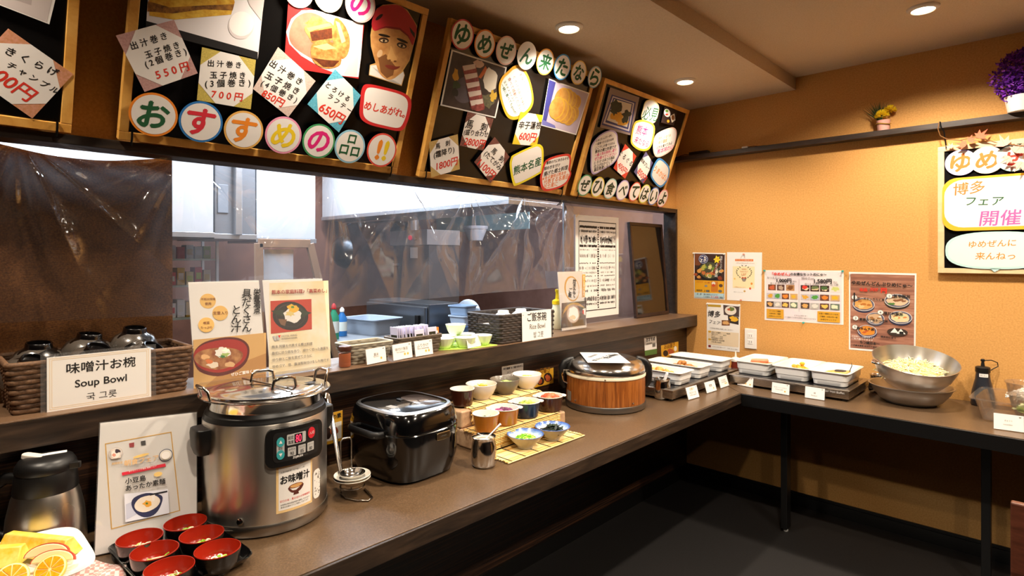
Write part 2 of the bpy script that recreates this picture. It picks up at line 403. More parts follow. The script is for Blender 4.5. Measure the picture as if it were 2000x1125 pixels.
y = at(462, 400, x=-1.83).y; MB().box(-1.829, -1.79, y - .02, y + .02, zh + .02, 2.46, KSTEEL).build('duct_post', t, 0, .004)
hood('wall_cabinet', 'brushed steel hanging cabinet above the wooden easel in the kitchen', 'cabinet', -2.7, -2.2, at(501, 470, x=-2.2).y, at(616, 470, x=-2.2).y, at(560, 474, x=-2.2).z)
# hanging wok
def wok(px, py, x):
    c = at(px, py, x=x)
    t = thing('hanging_wok', 'round dark steel wok hanging under the range hood in the kitchen', 'wok', c)
    R = Matrix.Rotation(pi / 2, 4, 'X')
    MB().lathe([(0.001, .10), (.07, .092), (.12, .06), (.155, 0), (.15, 0), (.115, .055), (.068, .084), (.001, .09)], M('#2e3236', 0.28, 0.9), 32, R).build('pan', t, 60)
    MB().tube([(0, 0, .14), (0, .01, .19), (0, .02, .24)], .012, M('#26282b', .4, .7), 10).build('handle', t)
    MB().tube([(0, .02, .24), (0, .03, .25), (0, .07, .265)], .004, KSTEEL, 8).build('hook', t)
wok(672, 492, -3.0)
# rail the wok hangs from
c = at(672, 492, x=-3.0)
r = MB().tube([(c.x - .15, c.y + .07, c.z + .275), (c.x + .7, c.y + .07, c.z + .275)], .008, KSTEEL, 8)
for q in (-.15, .7): r.tube([(c.x + q, c.y + .07, c.z + .275), (c.x + q, c.y + .07, 1.771)], .006, KSTEEL, 8)
tag(r.build('hanging_rail'), 'thin steel rail hung under the hood that carries the wok', 'rail')
# noodle boiler with a red button
a = at(768, 478, y=-.3); b = at(838, 478, y=-.3)
t = thing('noodle_boiler', 'tall steel kitchen machine with a red button on its control strip', 'kitchen appliance', (a.x, -.3, 0)); w = b.x - a.x
MB().box(0, w, 0, .36, .0, a.z - .01, M('#6d6763', .35, .6)).build('body', t, 0, .006)
cp = MB().box(-.01, w + .01, -.03, .36, a.z - .01, a.z + .13, M('#b3aeab', .4, .3)).build('control_strip', t, 0, .004)
MB().lathe([(.022, 0), (.022, .012), (.015, .018)], M('#e02848', .4, emit=.6), 20, Matrix.Translation((w * .58, -.031, a.z + .06)) @ Matrix.Rotation(pi / 2, 4, 'X')).build('red_button', cp)
MB().lathe([(.02, 0), (.02, .02)], KGREY, 20, Matrix.Translation((w * .72, -.031, a.z + .05)) @ Matrix.Rotation(pi / 2, 4, 'X')).build('dial', cp)
MB().box(w * .5, w * .7, -.002, 0, a.z - .13, a.z - .03, PAPER).build('notice', t, 0)
MB().box(.02, .1, -.02, 0, a.z - .2, a.z - .18, KSTEEL).build('handle', t, 0, .002)
for k, (px, h, r_, nm, lb) in enumerate([(782, .10, .10, 'stock_pot', 'wide dark cooking pot standing on the machine with the red button'), (808, .16, .05, 'steel_tin', 'narrow steel tin standing on the machine with the red button')]):
    q = at(px, 455, y=-.16); MB().lathe([(r_ * .95, 0), (r_, .01), (r_, h), (r_ * .95, h), (r_ * .93, .012), (.001, .012)], KSTEEL if k else M('#2a2a2c', .3, .7), 24).build(nm, None, 40, loc=(q.x, -.16, a.z + .1303))
    tag(bpy.data.objects[nm], lb, 'pot')
# pale teal cloth hanging on the kitchen wall and lamp shade
p = [at(853, 409, y=.45), at(1034, 412, y=.45), at(1034, 447, y=.45), at(853, 454, y=.45)]
m = MB(); m.box(p[0].x, p[2].x, .445, .455, p[2].z, 2.5, M('#9fc0c4', .7)); tag(m.build('hanging_cloth', None, 0, .003), 'wide pale teal sheet hung from the ceiling of the kitchen', 'cloth')
q = at(943, 470, y=.4); m = MB(Matrix.Translation((q.x, .30, q.z)))
m.lathe([(.07, 0), (.125, .14), (.12, .14), (.065, .004), (.06, 0)], M('#e5e9f2', .4), 24, cap0=False, cap1=False).tube([(0, 0, .1), (0, 0, 2.5 - q.z)], .006, KGREY, 8).lathe([(.001, .09), (.12, .11), (.125, .13), (.001, .13)], M('#d5d9e2', .5), 24)
tag(m.build('pendant_shade', None, 50), 'white cone pendant shade hanging before the teal wall sheet', 'lamp')
# steel fridges below the film
def cab(name, label, px0, px1, y, h, m, handle=True):
    a = at(px0, 600, y=y); b = at(px1, 600, y=y); t = thing(name, label, 'refrigerator', (a.x, y, 0)); w = b.x - a.x; dp = .28
    MB().box(0, w, 0, dp, .08, h, m).build('cabinet', t, 0, .005)
    MB().box(.012, w - .012, -.03, -.002, .12, h - .02, m).build('door', t, 0, .006)
    if handle: MB().box(w - .1, w - .06, -.055, -.03, h - .32, h - .08, BLACK_PLASTIC).build('handle', t, 0, .004)
    for q in (.05, w - .05): MB().lathe([(.02, 0), (.02, .08)], KGREY, 12, Matrix.Translation((q, .1, 0))).build('foot', t)
DST = M('#7b7e82', .3, .85, name='fridge_steel')
cab('steel_fridge', 'low steel fridge with a dark handle below the film edge', 720, 838, -.95, 1.09, DST)
cab('steel_cupboard', 'dark steel cupboard beside the fridge behind the stacked blue tubs', 852, 930, -.6, 1.0, M('#5d5f63', .3, .8), False)
# work table with black stove, tray and tubs
a = at(655, 640, y=-.2); t = thing('gas_stove', 'black gas stove standing behind the jar of red seasoning', 'stove', (-3.2, -1.34, 0))
MB().box(0, .78, 0, .4, 0, .86, M('#2b2b2d', .4, .5)).build('body', t, 0, .006)
for q in (.2, .56):
    g = MB()
    for k in range(4): g.tube([(q + .1 * math.cos(k * pi / 2), .2 + .1 * math.sin(k * pi / 2), .885), (q, .2, .885)], .007, BLACK, 6)
    g.tube([(q + .1 * math.cos(k * pi / 8), .2 + .1 * math.sin(k * pi / 8), .875) for k in range(16)], .008, BLACK, 6, True); g.build('burner_grate', t)
for k in range(3): MB().lathe([(.022, 0), (.018, .025)], KSTEEL, 16, Matrix.Translation((.15 + .16 * k, 0, .78)) @ Matrix.Rotation(pi / 2, 4, 'X')).build('knob', t)
t = thing('prep_table', 'steel kitchen prep table carrying the grey plastic tray', 'table', (-2.2, -1.6, 0))
MB().box(0, .66, 0, .58, .84, .88, KSTEEL).build('tabletop', t, 0, .003)
for x in (.02, .61):
    for y in (.02, .55): MB().box(x, x + .03, y, y + .03, 0, .84, KSTEEL).build('leg', t, 0)
m = MB(Matrix.Translation((-1.87, -1.2, .881)) @ Matrix.Rotation(.15, 4, 'Z'))
m.sq([(.17, .12, 0, 8), (.19, .14, .10, 8), (.2, .15, .105, 8), (.2, .15, .11, 8), (.183, .133, .108, 8), (.165, .115, .006, 8)], M('#a9b4c2', .4), 40)
tag(m.build('plastic_tray', None, 50), 'shallow blue-grey plastic tray behind the seaweed sachets', 'tray')
# stacked blue-grey tubs, steel lid with handle behind
for k in range(3):
    q = at(908, 640, y=-.75); m = MB(Matrix.Translation((q.x, -.77, 0.87 + .0725 * k)) @ Matrix.Rotation(.1 * k, 4, 'Z') @ Matrix.Scale(.72, 4))
    m.sq([(.10, .08, 0, 7), (.115, .095, .085, 7), (.125, .105, .086, 7), (.125, .105, .097, 7), (.11, .09, .097, 7), (.1, .08, .004, 7)], M(['#5f7fb0', '#b9c6d6', '#93a9c4'][k], .45), 32)
    tag(m.build('food_tub', None, 50), ['blue food tub at the bottom of the stack beside the rice bowl basket', 'pale food tub in the middle of the stack beside the rice bowl basket', 'blue-grey food tub on top of the stack beside the rice bowl basket'][k], 'tub', 'stacked food tubs')
q = at(908, 640, y=-.75); m = MB().box(q.x - .12, q.x + .3, -.87, -.64, .83, .868, KSTEEL)
for x in (q.x - .1, q.x + .26):
    for y in (-.86, -.67): m.box(x, x + .025, y, y + .025, 0, .83, KSTEEL)
tag(m.build('side_bench', None, 0), 'narrow steel bench under the stacked blue food tubs', 'table')
q = at(914, 606, y=-.65); t = thing('pot_lid', 'round grey lid leaning behind the stacked tubs', 'lid', (q.x, -.66, .868 + .125), (math.radians(80), 0, 0.2))
MB().lathe([(.001, .012), (.11, .006), (.124, 0), (.124, -.006), (.001, -.004)], M('#8f949b', .35, .7), 32).build('disc', t, 40)
MB().tube([(-.04, 0, .012), (-.03, 0, .04), (.03, 0, .04), (.04, 0, .012)], .006, KGREY, 8).build('handle', t)
# shelf rack with packets (left), wooden easel, spice jar, detergent bottles
t = thing('wire_rack', 'steel kitchen rack of packets beside the brown curtain edge', 'rack', (0, 0, 0)); x0 = -2.4; ys = [at(325, 520, x=x0).y, at(424, 520, x=x0).y]
SZ = (1.42, 1.245, 1.03)
for z in SZ: MB().box(x0 - .3, x0, ys[0], ys[1], z - .012, z, M('#a7b0a2', .4, .4)).build('shelf', t, 0)
for y in ys:
    for x in (x0, x0 - .28): MB().box(x - .008, x + .008, y - .008, y + .008, 0, 1.56, KSTEEL).build('post', t, 0)
cols = ['#e6e6e0', '#d9534a', '#e5d9a2', '#f0f0f2', '#d8b13c', '#c4d84e', '#e8e4d6', '#cc3b30', '#eceff2', '#b7c9b0']
rnd = random.Random(4)
for zi, z in enumerate(SZ):
    n = 5
    for k in range(n):
        c = rnd.choice(cols); w = (ys[1] - ys[0] - .04) / n; h = rnd.uniform(.07, .125)
        o = MB(Matrix.Translation((x0 - .1, ys[0] + .02 + w * (k + .5), z + .0005))).box(-.05, .05, -w * .42, w * .42, 0, h, M(c, .5)).box(.05, .0512, -w * .3, w * .3, h * .3, h * .7, M(rnd.choice(cols), .5)).build('food_packet', None, 0, .003)
        tag(o, 'small packet on the %s shelf of the kitchen rack, %s from the curtain side' % (['top', 'middle', 'low'][zi], ['first', 'second', 'third', 'fourth', 'fifth'][k]), 'packet', 'packets on the kitchen rack')
pE = Plane((-1.46, at(560, 520, x=-1.46).y, 1.4), (0, 1, 0), (0, 0, 1))
t = thing('wooden_easel', 'pale wooden frame standing in the kitchen behind the soup posters', 'easel', Mw=pE.m)
L = M('#a58468', .5); TL, TR, BL, BR = pE(505, 475), pE(605, 476), pE(511, 1020), pE(735, 1020)
def bar(a, b, w, m, z=0): 
    a, b = Vector(a), Vector(b); n = (b - a).normalized(); n = Vector((-n.y, n.x)) * w / 2
    return MB().slab([a + n, a - n, b - n, b + n], z - .012, z + .012, m)
bar(TL, TR, .05, L).build('top_rail', t, 0, .003); bar(TL, BL, .045, L).build('leg', t, 0, .003); bar(TR, BR, .045, L).build('leg', t, 0, .003)
MB().slab([pE(518, 487), pE(575, 487), pE(575, 560), pE(518, 560)], -.03, -.014, M('#cfd3da', .6)).build('board', t, 0)
for px, x, h, cap, lab, lb in ((652, -1.75, .24, '#c8262a', '#2f8f6a', 'tall detergent bottle with a red cap behind the takana rice poster edge'), (668, -1.85, .2, '#e8e6e0', '#2a6fb0', 'short detergent bottle with a pale cap beside the taller one')):
    q = at(px, 600, x=x); r_ = .034; m = MB()
    m.lathe([(r_, 0), (r_, h * .62), (r_ * .45, h * .78), (r_ * .4, h * .84)], M(lab, .4), 20).lathe([(r_ * .46, h * .84), (r_ * .46, h * .93), (r_ * .15, h)], M(cap, .4), 16).lathe([(r_ * 1.02, h * .18), (r_ * 1.02, h * .5)], M('#e9eee6', .5), 20, cap0=False, cap1=False)
    tag(m.build('detergent_bottle', None, 40, loc=(x, min(q.y, -1.3), .881)), lb, 'bottle')
# ------------------------------------------------------------------ flat printed things
STEPZ = 0.0002
def spots(name, a, b, sc=60, rough=.5):
    k = 'sp' + name
    if k not in _M: _M[k] = mottled(name, [(0.35, a), (0.65, b)], sc, rough, 0.0)
    return _M[k]
class Sheet:
    """everything glued on one plane P, below the thing ROOT"""
    def __init__(s, root, P, z=0.001):
        s.r, s.P, s.z = root, P, z
    def up(s, k=1): s.z += STEPZ * k; return s.z
    def pts(s, q): return [s.P(*p) for p in q]
    def letters(s, parent, lines, z, shear=0.12):
        m = MB()
        for ln in lines:
            t, ink, a, b = ln[:4]; kw = ln[4] if len(ln) > 4 else {}
            kw.setdefault('shear', shear); kw.setdefault('bold', .02 if ink is INK or ink is RED_INK else .01)
            m.text(t, ink, s.P(*a), s.P(*b), z, **kw)
        if m.v: m.build('lettering', parent, 0)
    def card(s, corners, tint, lines, cut=.33, name='price_card', label=None, paper=None):
        q = [Vector(p) for p in s.pts(corners)]; z = s.up(); o = []
        for i in range(4):
            a, b = q[i], q[(i + 1) % 4]; o += [a.lerp(b, cut), a.lerp(b, 1 - cut)]
        m = MB().slab(q, z - .0004, z, tint).poly(o, paper or GLOSSY_PAPER, z + STEPZ)
        m = m.build(name, s.r, 0, label=label); s.letters(m, lines, z + 2 * STEPZ); s.up(2)
        return m
    def disc(s, ch, px, py, h, rim, ink, k=.62, name='letter_disc', rx=1.0, label=None, kw=None):
        c = s.P(px, py); r = s.P.span(px, py, h) / 2; z = s.up()
        m = MB().slab(ell(c, r * rx, r, 40), z - .0004, z, rim).poly(ell(c, r * .9 * rx, r * .9, 40), GLOSSY_PAPER, z + STEPZ)
        m = m.build(name, s.r, 0, label=label)
        if ch:
            t = MB()
            if isinstance(ch, str): t.text(ch, ink, (c[0] - r * k, c[1]), (c[0] + r * k, c[1]), z + 2 * STEPZ, shear=.12, bold=.028)
            else:
                for w, im, dx, dy, kk in ch: t.text(w, im, (c[0] + r * (dx - kk), c[1] + r * dy), (c[0] + r * (dx + kk), c[1] + r * dy), z + 2 * STEPZ, shear=.1, bold=.035)
            t.build('lettering', m, 0)
        s.up(2)
        return m
    def cloud(s, pts, rim, lines, k=.88, name='speech_card', smooth=5, shear=.12, label=None):
        q = smooth_poly(s.pts(pts), smooth) if smooth else s.pts(pts); z = s.up()
        m = MB().slab(q, z - .0004, z, rim).poly(scale_poly(q, k), GLOSSY_PAPER, z + STEPZ)
        m = m.build(name, s.r, 0, label=label); s.letters(m, lines, z + 2 * STEPZ, shear); s.up(2)
        return m
    def photo(s, corners, shapes, border=None, name='photo_print', label=None, b=.93, local=False):
        """shapes: (material, [points]) or (material, (cx, cy, rx, ry[, rot])) in pixels, or in 0..1 card fractions (local)"""
        q = s.pts(corners); z = s.up(); m = MB().slab(q, z - .0004, z, border or shapes[0])
        V = [Vector(p) for p in q]
        def L(u, v): return tuple(V[0].lerp(V[1], u).lerp(V[3].lerp(V[2], u), v))
        if border: m.poly(scale_poly(q, b), shapes[0], z + STEPZ * .5)
        for i, (mat, sh) in enumerate(shapes[1:]):
            zz = z + STEPZ * (.8 + .28 * i)
            if isinstance(sh, tuple):
                rot = sh[4] if len(sh) > 4 else 0
                e = ell((sh[0], sh[1]), sh[2], sh[3], 26, rot)
            else: e = sh
            m.poly([(L(*p) if local else s.P(*p)) for p in e], mat, zz)
        m = m.build(name, s.r, 0, label=label); s.up(1 + int(len(shapes) * .28 + 1))
        return m
def ragged(cx, cy, rx, ry, seed, n=14, amp=.25):
    r_ = random.Random(seed); o = []
    for i in range(n):
        a = 2 * pi * i / n; k = 1 + r_.uniform(-amp, amp); o.append((cx + rx * k * math.cos(a), cy + ry * k * math.sin(a)))
    return o
def C(h): return M(h, .5)

# ------------------------------------------------------------------ tilted menu boards over the hatch
CHALK = M('#0d0c0c', 0.25, name='blackboard'); HOOK = M('#111010', .35, .6, name='hook')
def menu_board(label, y0, w, h=.604):
    P = Plane((-0.049, y0, 1.7515), (0, 1, 0), (0.2, 0, 0.57))
    t = thing('menu_board', label, 'menu board', Mw=P.m, group=None)
    MB().box(.01, w - .01, .01, h - .01, -.012, 0, CHALK).build('panel', t, 0)
    f = .023
    for nm, a in (('frame_rail', (0, w, 0, f)), ('frame_rail', (0, w, h - f, h)), ('frame_stile', (0, f, f, h - f)), ('frame_stile', (w - f, w, f, h - f))):
        MB().box(a[0], a[1], a[2], a[3], -.014, .009, PINE).build(nm, t, 0, .0015)
    for u in (.03, w - .03):
        MB().tube([(u, -.012, .012), (u, .006, .016), (u, .026, .012)], .0028, HOOK, 6).build('hook', t)
    # a wire from the back of the board to the wall keeps the tilt
    for u in (.2, w - .2): MB().tube([(u, h - .03, -.014), (u, h - .09, -.155)], .0012, HOOK, 6).build('hanging_wire', t)
    return t, P, Sheet(t, P, .0095)
ROSE = spots('rose_card', '#b98c88', '#cda29c', 200); GOLDC = spots('gold_card', '#b3a04a', '#d6c062', 260); STRIPE = spots('beige_card', '#c9ada0', '#e0cbc0', 300)
PINKG = spots('salmon_gold_card', '#d89a80', '#c98a5c', 160); BROWNF = spots('brown_floral_card', '#3a1f1a', '#96584c', 330); SAND = spots('sand_gold_card', '#b08a48', '#d8bb78', 420); CYAN = spots('blue_card', '#4aa3bf', '#6fc0d6', 200)

# board 1: only its right part is in view
t, P, S = menu_board('menu board cut off at the picture edge, with a mushroom stir-fry price card', -3.259 - .9, .9)
S.photo([(-150, -70), (125, -75), (95, 47), (-130, -40)], [C('#cfc3c0'), (C('#b6a8a6'), [(-80, -65), (70, -70), (60, 10), (-60, -30)]), (C('#8f8580'), [(-60, -60), (20, -60), (15, -20), (-40, -40)])], PAPER, b=.95)
S.card([(15, 55), (142, 144), (62, 230), (-66, 140)], PINKG, [('き く ら げ', INK, (12, 97), (112, 143)), ('チ ャ ン プ ル', INK, (15, 124), (112, 178)), ('400円', RED_INK, (-28, 128), (64, 190))])
# board 2: recommended dishes
t, P, S = menu_board('wide tilted menu board with the big lettered discs of recommended dishes and a chef portrait', -3.157, .9)
EGG = spots('egg_roll', '#c98f1d', '#e9c24a', 45); BURN = spots('seared_egg', '#5a3414', '#a8722a', 70); PORK = spots('braised_pork', '#a8622a', '#d99a55', 60); PORKD = spots('pork_dark', '#4a2110', '#6e3518', 80)
S.photo([(290, -60), (517, -40), (501, 115), (283, 58)], [C('#e9e4e6'), (C('#131112'), [(283, 40), (501, 101), (501, 115), (283, 58)]), (EGG, [(288, -55), (440, -55), (456, 4), (449, 28), (338, 38), (290, 30)]), (BURN, [(287, 2), (330, 14), (400, 10), (455, 8), (452, 20), (395, 18), (335, 26), (286, 22)]), (C('#b7892f'), [(300, -40), (430, -45), (450, -5), (330, 0)]), (C('#d8cfcf'), (468, 50, 25, 26)), (C('#f7f3f0'), (469, 46, 24, 24)), (C('#cfc6c4'), [(470, -30), (515, -10), (508, 40), (485, 10)])])
S.photo([(560, 4), (708, 48), (697, 153), (552, 130)], [C('#c62b2b'), (C('#f1e8e6'), [(556, 62), (566, 36), (586, 20), (612, 19), (706, 47), (702, 110), (697, 150), (664, 147), (625, 132), (585, 108), (562, 85)]), (spots('bowl_shade', '#9a6a55', '#b5856c', 20), smooth_poly([(562, 62), (575, 34), (605, 24), (640, 45), (650, 90), (630, 122), (590, 105), (566, 85)], 4)), (C('#d8cccc'), [(690, 100), (699, 80), (694, 148), (668, 145)]),
    (PORK, ragged(612, 45, 17, 12, 3)), (PORK, smooth_poly([(650, 36), (668, 46), (680, 75), (676, 105), (662, 114), (648, 90)], 4)), (C('#efc88c'), [(652, 40), (660, 44), (672, 80), (664, 84)]), (PORK, smooth_poly([(592, 52), (620, 42), (646, 46), (648, 76), (612, 84), (600, 72)], 4)), (PORKD, [(602, 62), (645, 54), (646, 74), (606, 80)]), (C('#e0ad6e'), [(596, 54), (640, 44), (644, 50), (600, 61)]), (PORK, smooth_poly([(606, 86), (636, 80), (658, 92), (662, 124), (634, 133), (608, 118)], 4)), (C('#e8b878'), [(608, 90), (636, 84), (654, 94), (630, 97)]), (PORKD, [(606, 112), (632, 116), (660, 118), (648, 130), (628, 130)])])
SK = spots('skin_print', '#b47a42', '#d09a5c', 30); SKD = C('#7d4f2a')
hat = [(732, 18), (743, 11), (771, 9), (790, 20), (809, 50), (808, 68), (802, 88), (793, 70), (777, 57), (750, 53), (728, 60), (722, 46), (727, 26)]
face = smooth_poly([(728, 60), (750, 52), (777, 56), (794, 70), (801, 90), (795, 115), (782, 135), (768, 150), (754, 155), (739, 144), (730, 122), (722, 92), (722, 70)], 4)
q = [(717, 146), (719, 126), (730, 122), (721, 90), (720, 68), (724, 44), (732, 17), (744, 9), (772, 7), (792, 19), (811, 50), (809, 70), (803, 92), (796, 118), (784, 137), (787, 146), (781, 167)]
z = S.up(); m = MB().slab(S.pts(q), z - .0004, z, C('#c99a56')); L_ = lambda mat, pp, k: m.poly(S.pts(pp), mat, z + STEPZ * .4 * k)
L_(C('#e2dcd4'), [(718, 145), (720, 127), (731, 126), (753, 157), (767, 152), (784, 139), (786, 146), (780, 165)], 1); L_(SK, face, 2)
L_(SKD, [(735, 112), (750, 105), (760, 118), (768, 128), (764, 146), (752, 152), (740, 140)], 3); L_(C('#b8232c'), smooth_poly(hat, 3), 4); L_(C('#8d1722'), [(729, 58), (750, 50), (778, 54), (794, 68), (800, 84), (793, 71), (777, 58), (750, 54)], 5)
L_(C('#1a0d0c'), ell((737, 33), 9, 3.2, 16, -.7), 5); L_(C('#1a0d0c'), [(796, 52), (806, 64), (806, 74), (798, 62)], 5)
for cx, cy, r_ in ((746, 78, .12), (781, 88, .3)):
    L_(C('#3a2416'), ell((cx, cy), 10, 5.5, 18, r_), 4); L_(C('#d8b98c'), ell((cx, cy + 1), 7, 2.4, 16, r_), 5); L_(C('#120a06'), ell((cx, cy + 1), 2.6, 2.4, 12), 6); L_(C('#1c110a'), ell((cx + 1, cy - 9), 12, 2.6, 16, r_ + .1), 5)
L_(C('#dca866'), smooth_poly([(760, 88), (766, 104), (772, 116), (760, 119), (752, 113), (757, 100)], 3), 5); L_(SKD, ell((757, 117), 3, 1.8, 10), 6); L_(SKD, ell((768, 119), 3, 1.8, 10), 6)
L_(C('#7c2f22'), smooth_poly([(748, 127), (757, 126), (770, 129), (778, 129), (768, 135), (755, 133)], 3), 6); L_(C('#d8b184'), ell((738, 104), 5, 8, 14, .4), 4); L_(C('#c99860'), [(797, 84), (801, 88), (798, 104), (794, 106)], 4)
m.build('portrait_print', t, 0, label='cut-out photo portrait of a smiling chef in a red cap'); S.up(4)
for a in ((580, -17, 66, '#e9b9b0', ''), (638, -8, 66, '#f0d9a0', ''), (700, 9, 72, '#f3c3b9', 'の')): S.disc(a[4], a[0], a[1], a[2], C(a[3]), PINK_INK)
S.card([(223.6, 68.5), (336.5, 38), (383, 142), (279.6, 178)], ROSE, [('出 汁 巻 き', INK, (252, 90), (322, 68)), ('玉 子 焼 き', INK, (280, 107), (346, 86)), ('( 2 個 巻 き )', INK, (281, 126), (360, 99)), ('5 5 0 円', RED_INK, (301, 146), (366, 127))])
S.card([(391, 91), (496, 116), (486, 212), (381, 194)], GOLDC, [('出 汁 巻 き', INK, (402, 122), (467, 126)), ('玉 子 焼 き', INK, (406, 145), (475, 146)), ('( 3 個 巻 き )', INK, (397, 163), (485, 161)), ('7 0 0 円', RED_INK, (410, 182), (471, 189))])
S.card([(539, 91), (612, 157), (559, 227), (490, 172)], STRIPE, [('出 汁 巻 き', INK, (524, 120), (585, 160)), ('玉 子 焼 き', INK, (515, 143), (579, 178)), ('( 4 個 巻 き )', INK, (507, 160), (575, 195)), ('850円', RED_INK, (509, 179), (550, 202))])
S.card([(650, 134), (700, 185), (657.5, 257), (596, 202)], CYAN, [('と ろ け る', INK, (633, 163), (677, 193)), ('ラ フ テ ー', INK, (637, 185), (681, 216)), ('650円', RED_INK, (621, 206), (667, 234))])
S.cloud([(702, 172), (713, 163), (750, 170), (783, 180), (797, 193), (797, 215), (788, 243), (776, 254), (745, 249), (713, 240), (698, 225), (699, 195)], C('#d0292c'), [('めしあがれ。', RED_INK, (707, 203), (786, 221))], .86)
oc = ['#f08a24', '#2b78c0', '#e9b25a', '#f19bbb', '#3f9a5f', '#8fc7e2', '#e04a3a']
for (ch, px, py, h, ink), rim in zip([('お', 297, 222, 85, GREEN_INK), ('す', 389, 236, 80, M('#d8283a', .6)), ('す', 472, 252, 75, ORANGE_INK), ('め', 549, 262, 73, YELLOW_INK), ('の', 617.5, 273.5, 68, PINK_INK), ([('口', GREEN_INK, .05, .45, .26), ('口', GREEN_INK, -.36, -.22, .28), ('口', GREEN_INK, .38, -.27, .28)], 678, 284, 66, GREEN_INK), ([('!', ORANGE_INK, -.22, 0, .13), ('!', YELLOW_INK, .25, 0, .13)], 740, 291, 67, ORANGE_INK)], oc):
    S.disc(ch, px, py, h, C(rim), ink)
# board 3: horse meat and mustard lotus root
t, P, S = menu_board('tilted menu board with horse meat price cards and two food photos', -2.153, .92)
MEAT = spots('raw_meat', '#7a2a2a', '#a8514c', 60); FAT = C('#e6d6cc'); DK = spots('dark_plate', '#241a18', '#453430', 14)
sh = [DK, (spots('plate_sheen', '#3d3a44', '#5c5560', 10), (905, 175, 22, 26, .3)), (C('#d7a32e'), ragged(887, 146, 6, 12, 1)), (C('#2f4422'), ragged(888, 166, 7, 9, 2)), (C('#161a14'), ragged(886, 180, 6, 9, 12)), (C('#d9b9a4'), ragged(932, 124, 10, 7, 5)), (C('#c9652a'), [(945, 128), (949, 136), (936, 153), (931, 150)]), (C('#ede3d2'), ragged(954, 156, 14, 24, 7, 18, .12)), (spots('herb', '#4c4c3a', '#6f6a4c', 90), ragged(948, 196, 16, 14, 9)), (C('#d9ae3a'), ragged(960, 187, 7, 9, 10, 16, .4))]
for i in range(5):
    y = 132 + i * 17; x = 912 + i * 3.6
    sh += [(MEAT, [(x - 13, y - 2), (x + 14, y - 6), (x + 17, y + 10), (x - 8, y + 14)]), (FAT, [(x - 12, y - 4), (x + 13, y - 8), (x + 14, y + 1), (x - 9, y + 6)])]
sh += [(MEAT, ragged(930, 210, 14, 6, 3))]
S.photo([(879, 96), (987, 131), (965, 230), (857, 205)], sh, PAPER, b=.95)
REN = spots('lotus_slice', '#c98d3e', '#dba657', 40); RIM_ = C('#e3b13c')
sh = [C('#c5b6c9'), (C('#3d3f8e'), [(1069, 155), (1082, 160), (1062, 243), (1055, 242)]), (C('#6d6fb4'), [(1055, 232), (1080, 244), (1082, 250), (1055, 243)])]
for i, (x, y, r_) in enumerate([(1120, 200, 13), (1111, 196, 15), (1102, 192, 17), (1094, 192, 18), (1116, 222, 13), (1109, 226, 15), (1100, 220, 17), (1091, 214, 19), (1084, 210, 18)]):
    sh += [(RIM_, (x, y, r_ * .82, r_ * 1.22, .3)), (REN, (x - 1.2, y, r_ * .76, r_ * 1.12, .3))]
S.photo([(1069, 153), (1148, 181), (1122, 263), (1053, 244)], sh, PAPER, b=.95)
S.cloud([(1000, 128), (1014, 128), (1029, 150), (1038, 188), (1034, 210), (1018, 226), (1000, 233), (986, 226), (975, 200), (970, 170), (976, 150), (988, 138)], C('#f2b42e'), [('刺身でどうぞ', GREY_INK, (1012, 143), (1028, 181)), ('と ろ け る旨さを味わう', M('#8c5a4a', .6), (1000, 148), (1021, 211)), ('食べて感動ください', M('#8c5a4a', .6), (990, 151), (1013, 214)), ('玉ネギスライスと', GREEN_INK, (981, 157), (1000, 197)), ('一緒に食べてもgood!!', GREEN_INK, (976, 164), (1003, 221))])
S.card([(909, 217), (960, 231), (940, 293), (894, 283)], BROWNF, [('馬　刺', INK, (906, 240), (948, 249)), ('(盛り合わせ)', INK, (902, 257), (952, 263)), ('2800円', RED_INK, (903, 274), (944, 281))])
S.card([(834, 276), (890, 261), (894, 329), (838, 345)], SAND, [('馬　刺', INK, (846, 285), (875, 277)), ('(霜降り)', INK, (843, 303), (883, 291)), ('1800円', RED_INK, (848, 324), (890, 312))])
S.card([(962, 266), (991, 305), (954, 356), (922, 315)], BROWNF, [('馬　刺', INK, (957, 290), (979, 313)), ('(たてがみ)', INK, (943, 297), (975, 331)), ('1100円', RED_INK, (931, 314), (961, 344))])
S.card([(1012, 217), (1056, 224), (1044, 284), (996, 280)], C('#e2c52c'), [('辛子蓮根', INK, (1009, 243), (1052, 244)), ('600円', RED_INK, (1010, 264), (1043, 268))])
S.cloud([(993, 308), (1000, 300), (1040, 282), (1052, 282), (1057, 294), (1055, 330), (1046, 340), (1006, 360), (997, 356), (991, 324)], C('#eedb2a'), [('熊本名産', GREEN_INK, (998, 333), (1052, 312), {'bold': .02})], .88)
O2 = M('#ee7a2a', .6)
S.cloud([(1058, 316), (1067, 308), (1084, 302), (1104, 299), (1110, 304), (1110, 317), (1108, 329), (1111, 338), (1104, 354), (1093, 363), (1077, 369), (1060, 371.6), (1052, 364), (1050, 347), (1053, 333)], C('#d93a2c'), [('蓮根の穴に辛子みそを', INK, (1062, 317), (1106, 307)), ('詰め衣を付け', INK, (1058, 328), (1089, 320)), ('揚げた郷土料理', INK, (1057, 339), (1104, 325)), ('★辛子蓮根は熊本を', O2, (1054, 348), (1101, 335)), ('代表する名産品', O2, (1057, 355), (1106, 342)), ('お土産に', O2, (1057, 363), (1084, 357))])
cs = ['#d64b56', '#ee8a32', '#eec4b6', '#f2ece2', '#f2a540', '#3a97d6', '#e8c05a', '#8fc0de']
for (ch, px, py, h), rim in zip([('ゆ', 898, 67, 63), ('め', 941.5, 85, 59), ('ぜ', 983, 98, 60), ('ん', 1023, 108, 58), ('来', 1059, 120, 55), ('た', 1092, 130, 54), ('な', 1124, 141, 51), ('ら', 1155, 149.6, 46)], cs):
    S.disc(ch, px, py, h, C(rim), GREEN_INK)
